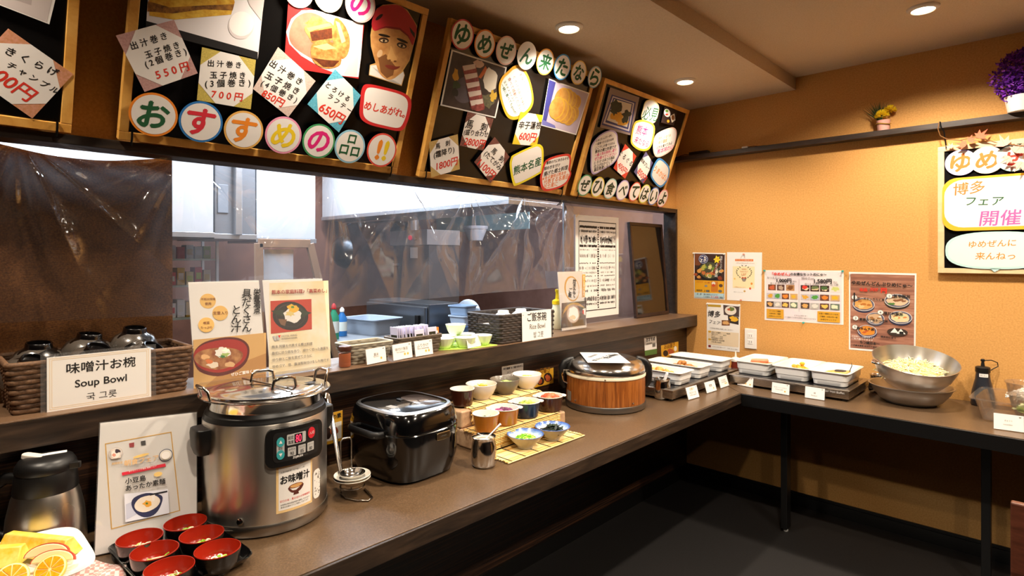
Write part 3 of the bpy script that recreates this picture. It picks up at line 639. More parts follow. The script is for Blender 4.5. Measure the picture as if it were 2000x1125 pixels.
# board 4: must-see board beside the corner
t, P, S = menu_board('tilted menu board nearest the room corner with photos of greens and rounded notes', -1.162, .89)
GR = spots('dark_greens', '#10180c', '#243018', 60)
S.photo([(1189, 170), (1246, 189.6), (1230, 264), (1169, 248)], [C('#8d7a72'), (C('#2c3070'), [(1192, 184), (1239, 199), (1228, 259), (1172, 243)]), (C('#c9c1c6'), [(1194, 187), (1236, 201), (1226, 256), (1175, 240)]), (C('#2c3070'), [(1195, 190), (1233, 202), (1224, 252), (1179, 238)]), (C('#d9d0c0'), [(1197, 193), (1231, 203), (1222, 248), (1182, 234)]), (C('#d89c1e'), ragged(1204, 226, 13, 10, 4, 14, .3)), (C('#d89c1e'), ragged(1212, 236, 12, 7, 5, 14, .3)), (GR, ragged(1200, 208, 10, 13, 6, 12, .4)), (GR, ragged(1196, 216, 6, 9, 8, 12, .4)), (GR, ragged(1222, 222, 9, 8, 9, 12, .4)), (GR, ragged(1218, 232, 6, 8, 10, 12, .4))])
S.photo([(1295, 208), (1320, 216), (1313, 245), (1288, 238.5)], [C('#241512'), (C('#e6e2dc'), (1300, 220, 6, 8, -.3)), (C('#c23a2a'), (1299, 223, 3, 2)), (C('#5c8a3a'), (1299, 216, 3, 3)), (C('#e2ddd0'), [(1306, 226), (1314, 221), (1316, 234), (1309, 239)]), (C('#7a4a1c'), (1311, 229, 3, 5)), (C('#d49a22'), (1302, 236, 2.5, 3))])
S.cloud([(1257.5, 197), (1271, 194.5), (1283, 205), (1282, 223), (1274, 239.5), (1256, 237), (1249, 228), (1252, 213)], C('#e8d59a'), [('必見', GREEN_INK, (1252, 219), (1281, 224))], .9)
S.cloud([(1241, 235), (1257, 234), (1275, 245.6), (1271, 278), (1261.5, 292.6), (1245, 292.6), (1230, 281), (1229, 266), (1234, 242)], C('#e9c23a'), [('熊本', PINK_INK, (1240, 251), (1261, 257)), ('来たなら', PINK_INK, (1236, 271), (1263, 281))], .87)
S.cloud([(1280, 260), (1304, 249), (1315, 250), (1318, 262), (1311, 288), (1296, 301), (1280, 306), (1273, 297), (1272, 277)], C('#ecc9b9'), [('馬刺しぐるぐる', ORANGE_INK, (1282, 270), (1306, 263)), ('辛子蓮根', ORANGE_INK, (1282, 278), (1299, 273)), ('どれも食べてみよ', INK, (1279, 288), (1309, 278)), ('熊本味わい', PINK_INK, (1280, 296), (1311, 285))], .92)
ln = ['とまとたっぷり一押し', '一度食べたら忘れぬ味', 'ここでしか食べられん', '熊本の郷土料理です', '一番人気の馬刺し盛り', 'ぜひ食べてください', 'と ろ け る旨さの逸品', '仕上げはからしで', '満足間違いなし']
S.cloud([(1161, 269), (1175, 258), (1191, 253), (1201, 260), (1203, 276), (1206, 288), (1204, 304), (1193, 319), (1172, 331.6), (1156, 339.6), (1150, 330), (1150, 306), (1151, 285)], C('#b7a6d2'), [(s_, PINK_INK if 4 <= i <= 5 else INK, (1160 - i * .55, 274 + i * 7.2), (1192 + min(i, 3) * 2.5 - max(0, i - 5) * 3.5, 263 + i * 7.3 - (1 if i > 3 else 0))) for i, s_ in enumerate(ln)], .93)
S.card([(1217, 280), (1239, 304), (1217, 348), (1194, 327)], C('#d8432a'), [('ぐ る ぐ る', INK, (1207, 297), (1230, 320)), ('400円', RED_INK, (1204, 319), (1219, 336))])
S.card([(1257.5, 295), (1271, 317), (1252, 358), (1234, 334.5)], C('#5c5680'), [('熊本プレート', INK, (1248, 309), (1267, 333)), ('850円', RED_INK, (1243, 331), (1257, 351))])
S.cloud([(1276, 315), (1286, 308), (1302, 323), (1303.4, 338), (1298, 354), (1285, 365), (1270, 350), (1267, 337)], C('#3f8fd0'), [('うまかばい', ORANGE_INK, (1274, 326), (1299, 350))], .86)
for (ch, px, py, h), rim in zip([('ぜ', 1138, 360.5, 43), ('ひ', 1163, 364, 41), ('食', 1187.5, 367, 41), ('べ', 1211.5, 370, 41), ('て', 1235, 373, 39), ('は', 1254, 377, 38), ('い', 1271.5, 381.6, 36.5), ('よ', 1289, 385.7, 36)], ['#4aa06a', '#ecd640', '#a9d3cc', '#b9a5d6', '#e0503c', '#d9e05a', '#3f72c4', '#f29aa4']):
    S.disc(ch, px, py, h, C(rim), M('#27371c', .6))
# board 5: on the back wall under the shelf
P = Plane((at(1832, 533, y=-.016).x, -0.016, at(1832, 533, y=-.016).z), (1, 0, 0), (0, 0, 1)); w, h = .9, at(1833, 288, y=-.016).z - P.o.z
LP = wood('pale_pine', [(0.3, '#d9b88a'), (0.7, '#ecd3a8')], (2, 2, 2), .5, 6, .05)
t = thing('menu_board', 'pale framed menu board hanging flat on the back wall below leaf garland', 'menu board', Mw=P.m)
MB().box(.01, w - .01, .01, h - .01, -.012, 0, CHALK).build('panel', t, 0)
for nm, a in (('frame_rail', (0, w, 0, .024)), ('frame_rail', (0, w, h - .024, h)), ('frame_stile', (0, .026, .024, h - .024)), ('frame_stile', (w - .026, w, .024, h - .024))):
    MB().box(a[0], a[1], a[2], a[3], -.014, .009, LP).build(nm, t, 0, .0015)
S = Sheet(t, P, .0095)
S.disc('ゆ', 1877, 318, 50, C('#c3b8e2'), O2); S.disc('め', 1928, 313, 53, C('#f2d9cc'), O2); S.disc('ぜ', 1980, 309, 52, C('#bfe0dc'), M('#cf3a24', .6)); S.disc('ん', 2033, 304, 53, C('#f0c9a0'), O2)
a, b = P(1841, 452), P(1841, 352); z = S.up()
m = MB().slab(rrect(a[0], a[1], a[0] + .72, b[1] + .005, .06), z - .0004, z, C('#f0b32e')).poly(rrect(a[0] + .008, a[1] + .016, a[0] + .71, b[1] - .006, .075), GLOSSY_PAPER, z + STEPZ).build('speech_card', t, 0)
S.letters(m, [('博多', O2, (1863, 371), (1924, 364)), ('フェア', GREEN_INK, (1888, 394), (1961, 393)), ('開催', M('#e861a8', .6), (1913, 427), (1995, 424))], z + 2 * STEPZ); S.up(2)
c = P(1945, 489); z = S.up()
m = MB().slab(ell(c, .19, .088, 40, 0, 2.7), z - .0004, z, C('#bfe3e0')).poly(ell(c, .178, .078, 40, 0, 2.7), GLOSSY_PAPER, z + STEPZ).slab([(c[0] - .02, c[1] - .085), (c[0] + .02, c[1] - .085), (c[0] - .004, c[1] - .102)], z - .0004, z, C('#bfe3e0')).build('speech_card', t, 0)
S.letters(m, [('ゆめぜんに', ORANGE_INK, (1893, 478), (1985, 474)), ('来んねっ', ORANGE_INK, (1905, 500), (1983, 500))], z + 2 * STEPZ)
# ------------------------------------------------------------------ brown cloth and clear film in the hatch
CLOTH = N('brown_woven_cloth', Roughness=.9); v = CLOTH.coords()
wv = CLOTH.add('ShaderNodeTexWave', {'Vector': v, 'Scale': 160.0, 'Distortion': 2.0, 'Detail': 2.0}, bands_direction='Z').outputs['Fac']
f = CLOTH.noise(v, 220, 3); CLOTH.link(CLOTH.ramp(f, [(.3, '#6e4526'), (.7, '#a06a36')]), 'Base Color'); CLOTH.bump(wv, .5, .0015)
m = MB(); ny, nz = 90, 40; XC = -.208; Y0, Y1 = -4.6, at(336, 400, x=XC).y; SA, SB = at(30, 277, x=XC).y, at(262, 305, x=XC).y
R = []
for i in range(ny + 1):
    y = Y0 + (Y1 - Y0) * i / ny; row = []
    sag = .0
    s_ = (y - SA) / (SB - SA)
    if -.3 < s_ < 1.3: sag = .030 * math.sin(pi * (s_ + .3) / 1.6)
    for k in range(nz + 1):
        q = k / nz; z = 1.738 - sag * (1 - q) ** 2 + (1.02 - 1.738) * q
        row.append((XC + .005 * math.sin(y * 21 + 1.5 * q) * (.3 + q) + .003 * math.sin(y * 47 + 2), y, z))
    R.append(row)
m.rings(R, CLOTH.m, closed=False)
tag(m.build('brown_curtain', None, 80, solid=.0015), 'brown woven cloth curtain covering the end of the kitchen hatch', 'curtain')
FILM = film_mat('clear_vinyl_film')
TK = [(-3.36, 1.0), (-2.98, .5), (-2.50, .9), (-2.16, .6), (-1.83, .8), (-1.47, .9), (-1.17, 1.1)]
ny, nz = 620, 110; Y0, Y1 = -3.75, -1.105; R = []
def ridge(t_): return (1 - abs(math.sin(t_))) ** 3          # narrow crease
for i in range(ny + 1):
    y = Y0 + (Y1 - Y0) * i / ny; row = []; zb = 1.258 + .010 * math.sin(y * 3.1) + .01 * max(0, y + 1.5) * 3
    for k in range(nz + 1):
        q = k / nz; z = 1.722 + (zb - 1.722) * q; x = -.092
        for ty, a in TK:
            dy, dz = y - ty, 1.74 - z; r_ = math.hypot(dy, dz); th = math.atan2(dy, dz)
            if r_ > .8: continue
            g = a * min(1, r_ / .10) * math.exp(-max(0, r_ - .1) / .26)
            x += .030 * g * (ridge(th * 3.1 + ty * 5) + .7 * ridge(th * 5.3 + ty * 9 + 1)) + .007 * g * math.sin(th * 17 + ty * 3)
        x += .004 * math.sin(y * 13 + .6) * q + .0014 * math.sin(y * 41 + 3 * q) * q + .0015 * math.sin(z * 37 + y * 5) - .012
        row.append((x, y, z))
    R.append(row)
m = MB().rings(R, FILM, closed=False); f = m.build('splash_film', None, 180)
tag(f, 'clear creased vinyl film hanging from the lintel across the kitchen hatch', 'plastic film')
# ------------------------------------------------------------------ things on the long counter
CT = 0.7355          # counter surface
def T(x, y, z): return Matrix.Translation((x, y, z))
def RZ(a): return Matrix.Rotation(a, 4, 'Z')
def RX(a): return Matrix.Rotation(a, 4, 'X')
def RY(a): return Matrix.Rotation(a, 4, 'Y')
def heap(name, label, loc, n, rx, ry, h, size, mats, seed, kind='ball', cat='food', flat=.6, base=None, group=None):
    """a small mound of food pieces: one object"""
    r_ = random.Random(seed); m = MB()
    if base: m.lathe([(rx * .96, 0), (rx * .8, h * .35), (rx * .45, h * .68), (.002, h * .8)], base, 18, None, 1, ry / rx)
    for i in range(n):
        a = r_.uniform(0, 2 * pi); q = math.sqrt(r_.random()); x, y = rx * q * math.cos(a), ry * q * math.sin(a)
        z = h * (1 - q * q) * r_.uniform(.55, 1) + size * flat * .5; s_ = size * r_.uniform(.7, 1.25); mt = r_.choice(mats)
        X = T(x, y, z) @ RZ(r_.uniform(0, 6.3)) @ RX(r_.uniform(-.6, .6)) @ RY(r_.uniform(-.5, .5))
        if kind == 'ball': m.ball((0, 0, 0), (s_, s_ * .75, s_ * flat), mt, 8, X, 5)
        elif kind == 'ring': m.lathe([(s_ * .55, -s_ * .4), (s_, -s_ * .4), (s_, s_ * .4), (s_ * .55, s_ * .4), (s_ * .55, -s_ * .4)], mt, 10, X, cap0=False, cap1=False)
        elif kind == 'strand': m.tube([(-s_ * 2, 0, 0), (-s_, s_ * r_.uniform(-.6, .6), s_ * .35), (s_, s_ * r_.uniform(-.6, .6), s_ * .3), (s_ * 2, 0, -s_ * .3)], s_ * .16, mt, 5, False, X)
        elif kind == 'chip': m.box(-s_, s_, -s_ * .45, s_ * .45, -s_ * .12, s_ * .12, mt, X)
        elif kind == 'leaf': m.slab(smooth_poly([(-s_, 0), (-s_ * .3, s_ * .4), (s_ * .8, s_ * .2), (s_, 0), (s_ * .2, -s_ * .45)], 3), -s_ * .05, s_ * .05, mt, X)
        elif kind == 'slice': m.lathe([(.001, -s_ * .12), (s_, -s_ * .12), (s_, s_ * .12), (.001, s_ * .12)], mt, 14, X)
    o = m.build(name, None, 50, loc=loc)
    return tag(o, label, cat, group, 'stuff')
BOWL = lambda r, h, f=.5, t=.003: [(r * f * .9, 0), (r * f, 0), (r * f, h * .07), (r * .8, h * .42), (r * .95, h * .78), (r, h), (r - t, h), (r * .95 - t, h * .79), (r * .8 - t, h * .46), (r * f * .8, h * .14), (.001, h * .11)]

# ---- thermos jug
t = thing('thermos_jug', 'steel insulated jug with black collar and white thumb lever beside the soup noodle stand', 'jug', (.115, -3.33, CT))
BST = brushed('jug_steel', '#d6cfc6', .28, (1, 1, .5))
MB().lathe([(.072, 0), (.077, .006), (.077, .05), (.072, .11), (.064, .15), (.059, .164), (.001, .164)], BST, 48).build('body', t, 50)
MB().lathe([(.0595, .16), (.061, .165), (.058, .20), (.056, .207), (.001, .207)], BLACK_PLASTIC, 48).build('collar', t, 40)
ld = MB().lathe([(.057, .2075), (.058, .212), (.057, .222), (.05, .234), (.036, .238), (.001, .239)], BLACK_PLASTIC, 48).build('lid', t, 50)
a = math.atan2(.69, .72) + .1       # towards the picture's right
MB().slab([(.045, -.016), (.074, -.004), (.074, .004), (.045, .016)], .209, .224, BLACK_PLASTIC, RZ(a)).build('spout', t, 0, .002)
MB().slab(rrect(-.094, -.011, -.036, .011, .01), .224, .235, M('#e8ddd0', .4), RZ(a) @ RY(.16) @ T(.006, 0, .0)).build('lever', t, 0, .002, label='cream white thumb lever')
MB().slab(rrect(-.018, -.009, .03, .009, .001), .2392, .2398, PAPER, RZ(a + .55) @ T(.008, .008, 0)).build('sticker', ld, 0)
MB().tube([Vector((math.cos(a) * -q, math.sin(a) * -q, z)) for q, z in ((.056, .187), (.085, .19), (.112, .172), (.124, .135), (.12, .09), (.108, .06), (.078, .05))], .0105, BLACK_PLASTIC, 12, flat=1.3).build('handle', t)

# ---- white square plate on a checked napkin
NAP = N('checked_napkin', Roughness=.9); v = NAP.coords((60, 60, 60), rot=(0, 0, .6))
ck = NAP.add('ShaderNodeTexChecker', {'Vector': v, 'Scale': 2.0, 'Color1': lin('#f0ddd6'), 'Color2': lin('#dba199')}); NAP.link(ck.outputs[0], 'Base Color')
RS = (.325, -3.42); RH = .0
m = MB(); R = []; sst = lambda t_: t_ * t_ * (3 - 2 * t_)
for i in range(49):
    row = []
    for k in range(49):
        u_, v_ = -1 + 2 * i / 48, -1 + 2 * k / 48; x, y = .168 * u_, .160 * v_; e = max(abs(x), abs(y)); d = min(1, max(0, (e - .078) / .05)); q = math.hypot(x, y)
        z = .0022 + d * (.005 + .005 * math.sin(math.atan2(y, x) * 11))
        f_ = 1 - .16 * sst(d) * (.5 + .5 * math.sin(math.atan2(y, x) * 7 + 1))
        row.append((x * f_, y * f_, z))
    R.append(row)
m.rings(R, NAP.m, closed=False); o = m.build('checked_napkin', None, 80, loc=(RS[0] - .02, RS[1] + .045, CT), rot=(0, 0, .3), solid=.0012)
tag(o, 'pale red and white checked napkin spread under the square fruit plate', 'napkin')
PZ = CT + .0625
t = MB().sq([(.06, .06, 0, 5), (.062, .062, 0.004, 5), (.10, .10, .012, 5), (.128, .128, .03, 5), (.132, .132, .034, 5), (.126, .126, .033, 5), (.095, .095, .0165, 5), (.06, .06, .010, 5)], WHITE_CERAMIC, 64).build('fruit_plate', None, 60, loc=(RS[0], RS[1], PZ), rot=(0, 0, .0))
MB().sq([(.066, .066, -.0585, 5), (.06, .06, -.05, 5), (.045, .045, -.02, 5), (.056, .056, -.0005, 5)], WHITE_CERAMIC, 48).build('pedestal_foot', t, 50)
tag(t, 'white rounded-square porcelain plate of cut fruit on the checked napkin', 'plate')
PINE_Y = spots('pineapple', '#efc73a', '#f7e07c', 50, .35); ORP = spots('orange_pulp', '#e88a06', '#f4a91c', 130, .3); ORR = C('#f0a72a'); PITH = C('#f6e3a0'); APP = M('#ead9a0', .35, name='apple_flesh')
def fruit(mb, name, lab, cat, loc, rot, grp=None): tag(mb.build(name, None, 40, .002, loc=loc, rot=rot), lab, cat, grp)
wedge = lambda L, w, h: MB().add([(-L, -w, 0), (L, -w, 0), (L, w, 0), (-L, w, 0), (-L * .92, -w * .35, h), (L * .96, -w * .3, h), (L * .96, w * .3, h), (-L * .92, w * .35, h)], [(3, 2, 1, 0), (4, 5, 6, 7), (0, 1, 5, 4), (1, 2, 6, 5), (2, 3, 7, 6), (3, 0, 4, 7)], PINE_Y)
def lie(p0, p1, z):
    a_, b_ = at(*p0, z=z), at(*p1, z=z); return (a_ + b_) / 2, math.atan2(b_.y - a_.y, b_.x - a_.x), (b_ - a_).length
q, an, L_w = lie((14, 1062), (141, 1084), PZ + .028)
fruit(wedge(L_w / 2, .026, .036), 'pineapple_wedge', 'long yellow pineapple wedge at the back of the square plate', 'fruit', (q.x, q.y, PZ + .0215), (0, -.05, an))
q, an, L_w = lie((-45, 1095), (48, 1088), PZ + .03)
fruit(wedge(L_w / 2, .024, .034), 'pineapple_wedge', 'yellow pineapple wedge at the plate edge nearest the jug, cut by the frame', 'fruit', (q.x, q.y, PZ + .0215), (0, 0, an))
def apple(loc, rot, lab):
    m = MB(); o = []; 
    for i in range(13):
        a = pi * i / 12; o.append((.036 * math.cos(a), .021 * math.sin(a)))
    m.slab(o, -.007, .007, APP); sk = MB()
    sk.tube([(p[0], p[1] + .0005, 0) for p in o], .0016, C('#b8402a'), 6, flat=4.2)
    b = m.build('apple_slice', None, 30, .002, loc=loc, rot=rot); sk.build('skin', b); tag(b, lab, 'fruit', 'apple slices on the plate')
q = at(92, 1081, z=PZ + .045); apple((q.x, q.y, PZ + .041), (1.15, 0, an + .2), 'apple slice with red skin leaning on the long pineapple wedge')
q = at(104, 1092, z=PZ + .042); apple((q.x, q.y, PZ + .036), (1.05, 0, an + .1), 'apple slice lying against the cut orange half')
def orange(loc, rot, lab, r=.03):
    m = MB().lathe([(.001, -.02), (r * .6, -.018), (r * .93, -.008), (r, 0), (r * .96, .0005)], ORR, 32, cap1=False).lathe([(r * .97, .0004), (r * .9, .0008), (.001, .0008)], PITH, 32, cap0=False)
    b = m.build('orange_half', None, 50, loc=loc, rot=rot); s_ = MB()
    for k in range(9):
        a0, a1 = 2 * pi * k / 9 + .05, 2 * pi * (k + 1) / 9 - .05
        s_.slab([(r * .1 * math.cos((a0 + a1) / 2), r * .1 * math.sin((a0 + a1) / 2))] + [(r * .85 * math.cos(a0 + (a1 - a0) * j / 4), r * .85 * math.sin(a0 + (a1 - a0) * j / 4)) for j in range(5)], .0009, .0022, ORP)
    s_.build('pulp', b, 0); tag(b, lab, 'fruit', 'orange halves on the plate')
q = at(98, 1108, z=PZ + .04); orange((q.x, q.y, PZ + .036), (.45, .72, 0), 'cut orange half on the plate nearest the lacquer bowls', .027)
q = at(22, 1122, z=PZ + .045); orange((q.x, q.y, PZ + .038), (.4, .8, .3), 'cut orange half at the near plate edge by the picture border', .027)

# ---- A4 stand with the noodle fair sheet
bl, br, tl = at(183, 1086, z=CT + .003), at(386, 1045, z=CT + .003), at(165, 832, x=.09)
u = Vector((br.x - bl.x, br.y - bl.y, 0)); P = Plane(bl, u, (tl - bl))
def acrylic_stand(name, label, P, w, h, foot=.05, base_gap=0.002):
    t = thing(name, label, 'sign stand', Mw=P.m)
    MB().box(0, w, 0, h, -.004, -.0012, ACRYLIC).build('acrylic_back', t, 0, .0006)
    MB().box(0, w, 0, h, .0016, .0030, ACRYLIC).build('acrylic_front', t, 0, .0004)
    sh = MB().box(.002, w - .002, .001, h - .002, -.0011, 0, GLOSSY_PAPER).build('printed_sheet', t, 0)
    return t, sh
w = u.length; h = (P(165, 832)[1] + P(358, 803)[1]) / 2
t, sh = acrylic_stand('noodle_fair_stand', 'white acrylic A4 stand with a gold framed noodle breakfast sheet beside the steel jug', P, w, h)
S = Sheet(sh, P, .0003); GOLDL = C('#e0ad48')
q = [(206, 867), (334, 844), (351, 997), (218, 1033)]
def frame_line(S, q, wd, mat, name='frame_line'):
    v = [Vector(p) for p in S.pts(q)]; m = MB(); z = S.up()
    for i in range(4):
        a, b = v[i], v[(i + 1) % 4]; d = (b - a).normalized(); n = Vector((-d.y, d.x)) * wd / 2
        m.slab([a + n, a - n, b - n + d * wd / 2, b + n + d * wd / 2], z - .0003, z, mat)
    return m.build(name, S.r, 0)
frame_line(S, q, .0022, GOLDL)
S.photo([(252, 866), (262, 864), (262, 873), (253, 874)], [C('#a92a30')]); S.photo([(275, 862), (284, 860), (285, 869), (276, 870)], [C('#2a2422')])
S.disc('', 226, 886, 24, C('#d8c9bd'), INK, name='photo_print'); S.disc('', 324, 889, 24, C('#2f3554'), INK, name='photo_print')
S.photo([(238, 923), (323, 905), (324, 911), (239, 929)], [C('#cf2238')], name='red_band')
S.photo([(243, 965), (328, 955), (331, 1002), (245, 1020)], [C('#dfe0ea'), (C('#c3c6d8'), [(246, 985), (270, 975), (275, 1000), (247, 1015)]), (C('#2b2f52'), smooth_poly([(257, 986), (262, 972), (285, 963), (309, 965), (318, 972), (312, 992), (300, 1006), (282, 1010), (266, 1002)], 3)), (C('#efe2d0'), smooth_poly([(263, 986), (275, 972), (300, 967), (313, 976), (306, 990), (285, 1000), (268, 997)], 3)), (C('#e8a83c'), ragged(288, 984, 9, 6, 3)), (C('#4c7a34'), (287, 983, 2.4, 2)), (C('#efe8e0'), [(296, 966), (303, 964), (302, 978), (298, 979)]), (C('#1d1c24'), [(292, 965), (327, 958), (327, 961), (293, 968)])])
S.letters(sh, [('朝食フェア', M('#dfb070', .5), (243, 905), (310, 893), {'shear': 0}), ('ホテルウィング高松 朝食フェア', PAPER, (252, 921), (306, 910), {'shear': 0}), ('小豆島', INK, (245, 940), (285, 933), {'shear': 0}), ('あったか素麺', INK, (246, 954), (323, 939), {'shear': 0}), ('期間限定', M('#c8963c', .5), (219, 906), (240, 903), {'shear': 0})], S.z + .001, 0)
S.photo([(217, 878), (236, 876), (236, 894), (218, 897)], [C('#d8c9bd'), (C('#e9dfd6'), (226, 887, 8, 8)), (C('#3a2c34'), ragged(230, 881, 5, 4, 2)), (C('#d8907a'), ragged(223, 889, 4, 3, 3))]); S.disc('', 324, 889, 17, C('#e6dac4'), INK, name='photo_print')
m = MB(); z = S.up(2)
m.poly(ell(S.P(309, 926), .009, .0055), C('#edc878'), z).poly(ell(S.P(276, 890), .017, .0032, rot=.15), C('#e8c372'), z); m.build('gold_oval', sh, 0)

# ---- lacquer bowls on a black tray
tc = (.338, -3.118); ta = .06
t = MB().sq([(.130, .088, 0, 9), (.140, .096, .004, 9), (.155, .108, .022, 9), (.153, .106, .023, 9), (.138, .094, .0065, 9), (.13, .086, .005, 9)], BLACK_GLOSS, 72).build('serving_tray', None, 50, loc=(tc[0], tc[1], CT), rot=(0, 0, ta))
tag(t, 'black lacquer tray holding six red lined noodle bowls', 'tray')
RED = M('#96200f', .22, coat=.5, name='red_lacquer'); BLK = M('#0c0908', .25, coat=.5, name='black_lacquer')
def lacquer(loc, label):
    t = thing('lacquer_bowl', label, 'bowl', loc, 0, 'red lined noodle bowls')
    MB().lathe([(.024, 0), (.026, 0), (.027, .004), (.040, .012), (.0445, .028), (.0468, .046), (.0468, .0475)], BLK, 48, cap1=False).build('shell', t, 60)
    MB().lathe([(.0468, .0476), (.0464, .0492), (.0452, .0492), (.0447, .047), (.0444, .041), (.0425, .0375), (.0415, .024), (.035, .011), (.001, .008)], RED, 48, cap0=False).build('lining', t, 60, label='glossy red lacquer lining')
    return t
bl_ = [(362, 1020, 'back row lacquer bowl touching the soup warmer side of the tray'), (273, 1050, 'back row lacquer bowl in front of the noodle sheet stand'), (394, 1043, 'middle row lacquer bowl next to the steel soup warmer'), (302, 1075, 'middle row lacquer bowl with scallion and a curled noodle standing up'),
       (425, 1072, 'front row lacquer bowl nearest the counter edge with green scallion'), (331, 1108, 'front row lacquer bowl at the bottom border of the picture')]
NOOD = M('#efe3c4', .4, name='noodle'); SCAL = [M('#8fc93a', .4), M('#b9dd6a', .4), M('#5f9a2a', .4)]
first = None
for i, (px, py, lb) in enumerate(bl_):
    p = at(px, py, z=CT + .0068 + .048)
    loc = (p.x, p.y, CT + .0068)
    if first is None: first = lacquer(loc, lb)
    else: dup(first, loc, i * .7, lb)
    heap('noodle_garnish', 'small heap of white noodles and scallion in the %s' % lb, (p.x - .002, p.y + .006, CT + .0175), 34, .026, .024, .017, .0062, [NOOD, NOOD] + SCAL[:2], 10 + i, 'strand' if i % 2 else 'ring', flat=.5, base=NOOD)

# ---- soup warmer
SW = (.236, -2.874); t = thing('soup_warmer', 'large round steel soup warmer with a black control panel', 'soup warmer', (SW[0], SW[1], CT)); t.scale = (.93, .93, 1.045)
def aniso(m, rough, a=.8):
    b_ = m.node_tree.nodes['Principled BSDF']; tg = m.node_tree.nodes.new('ShaderNodeTangent'); tg.direction_type = 'RADIAL'; tg.axis = 'Z'
    for l_ in list(b_.inputs['Roughness'].links): m.node_tree.links.remove(l_)
    b_.inputs['Roughness'].default_value = rough; b_.inputs['Anisotropic'].default_value = a; b_.inputs['Anisotropic Rotation'].default_value = .25; m.node_tree.links.new(tg.outputs[0], b_.inputs['Tangent']); return m
BODYM = aniso(brushed('warmer_steel', '#d6cec4', .3), .3)
MB().lathe([(.150, 0), (.166, .003), (.171, .012), (.171, .026), (.169, .03)], brushed('warmer_base', '#a59d93', .3), 96).build('base_ring', t, 40)
MB().lathe([(.1675, .0302), (.168, .035), (.168, .262), (.1665, .266)], BODYM, 96).build('body', t, 40)
MB().lathe([(.1662, .2662), (.1655, .270), (.163, .274), (.1625, .279), (.159, .281), (.157, .286), (.154, .289)], BLACK_PLASTIC, 96).build('collar', t, 40)
MB().lathe([(.153, .2892), (.154, .292), (.154, .312), (.157, .316), (.176, .3185), (.1785, .321), (.1765, .3225), (.160, .3215), (.156, .3225)], CHROME, 96, cap1=False).build('inner_pot', t, 40)
ld = MB().lathe([(.1555, .3228), (.1545, .326), (.148, .3275), (.138, .3262), (.132, .329), (.001, .3325)], CHROME, 96).build('lid', t, 40)
MB().tube([(-.126, -.02, .3355), (.126, .02, .3355)], .0028, CHROME, 10).build('hinge_bar', ld)
for sgn, cx in ((1, .075), (-1, -.075)):
    MB().tube([(cx * .15 + .062 * sgn, -.035 + .02, .331), (cx * .15 + .063 * sgn, -.03 + .02, .352), (cx * .15 + .066 * sgn, -.018 + .02, .357), (cx * .15 + .066 * sgn, .018 + .02, .357), (cx * .15 + .063 * sgn, .03 + .02, .352), (cx * .15 + .062 * sgn, .035 + .02, .331)], .0045, CHROME, 8, flat=.4).build('lid_handle', ld)
MB().slab([(-.012, -.013), (.012, -.013), (.012, .013), (-.012, .013)], .3318, .3324, BLACK, T(.06, .105, 0) @ RZ(.3)).build('ladle_notch', ld, 0)
for s_ in (-1, 1):
    MB().tube([(-.035, s_ * .166, .318), (-.034, s_ * .172, .343), (-.026, s_ * .18, .352), (.026, s_ * .18, .352), (.034, s_ * .172, .343), (.035, s_ * .166, .318)], .0042, CHROME, 10).build('pot_handle', t)
    g = MB().sq([(.034, .026, -.045, 5), (.046, .034, -.02, 5), (.05, .036, .02, 5), (.048, .034, .036, 5)], BLACK_PLASTIC, 40, T=T(0, s_ * .166, .226) @ Matrix.Diagonal((.72, .95, .8, 1)))
    g.build('side_handle', t, 50, .003)
# control panel wrapped round the front
R_ = .168
def wrapcyl(R, a0): return lambda p: Vector(((R + p.z) * math.cos(a0 + p.x / R), (R + p.z) * math.sin(a0 + p.x / R), p.y))
A0 = .03
m = MB(); m.warp = wrapcyl(R_, A0)
def grid_slab(m, x0, x1, y0, y1, z0, z1, r, mat, n=26):
    """rounded slab cut in columns so that it can bend"""
    def yl(x):
        e = min(x - x0, x1 - x); k = r - math.sqrt(max(0, r * r - max(0, r - e) ** 2)) if e < r else 0
        return y0 + k, y1 - k
    xs = [x0 + (x1 - x0) * (.5 - .5 * math.cos(pi * i / n)) for i in range(n + 1)]; F = []
    for a in xs:
        lo, hi = yl(a); F.append([(a, lo, z0), (a, lo, z1), (a, hi, z1), (a, hi, z0)])
    m.rings(F, mat)
m.warp = wrapcyl(R_, A0 + .02); grid_slab(m, -.080, .080, .166, .258, .0005, .014, .02, BLACK_PLASTIC)
cp = m.build('control_panel', t, 40, .002)
def onp(name, parent, fn, z, label=None):
    kx = 1.0 if parent in (t, globals().get('st')) else .83; wc = wrapcyl(R_, A0 + .02)
    m = MB(); m.warp = lambda p: wc(Vector((p.x * kx, p.y, p.z))); fn(m, z); return m.build(name, parent, 0, label=label)
onp('panel_face', cp, lambda m, z: grid_slab(m, -.075, .075, .178, .248, .0141, .0146, .012, M('#151414', .5)), 0)
LG = C('#b9b6b2'); TEAL = C('#3aa5a8')
def pill(m, z): m.slab(rrect(-.065, .188, -.043, .234, .0105), z - .0003, z, LG)
onp('button_pair', cp, lambda m, z: (pill(m, z), m.slab(ell((-.054, .226), .0112), z, z + .001, TEAL), m.slab(ell((-.054, .196), .0112), z, z + .001, TEAL), m.poly([(-.059, .2225), (-.049, .2225), (-.054, .2305)], PAPER, z + .0013), m.poly([(-.059, .1995), (-.054, .1915), (-.049, .1995)], PAPER, z + .0013), m.text('設定', INK, (-.060, .211), (-.048, .211), z + .0004)), .0150)
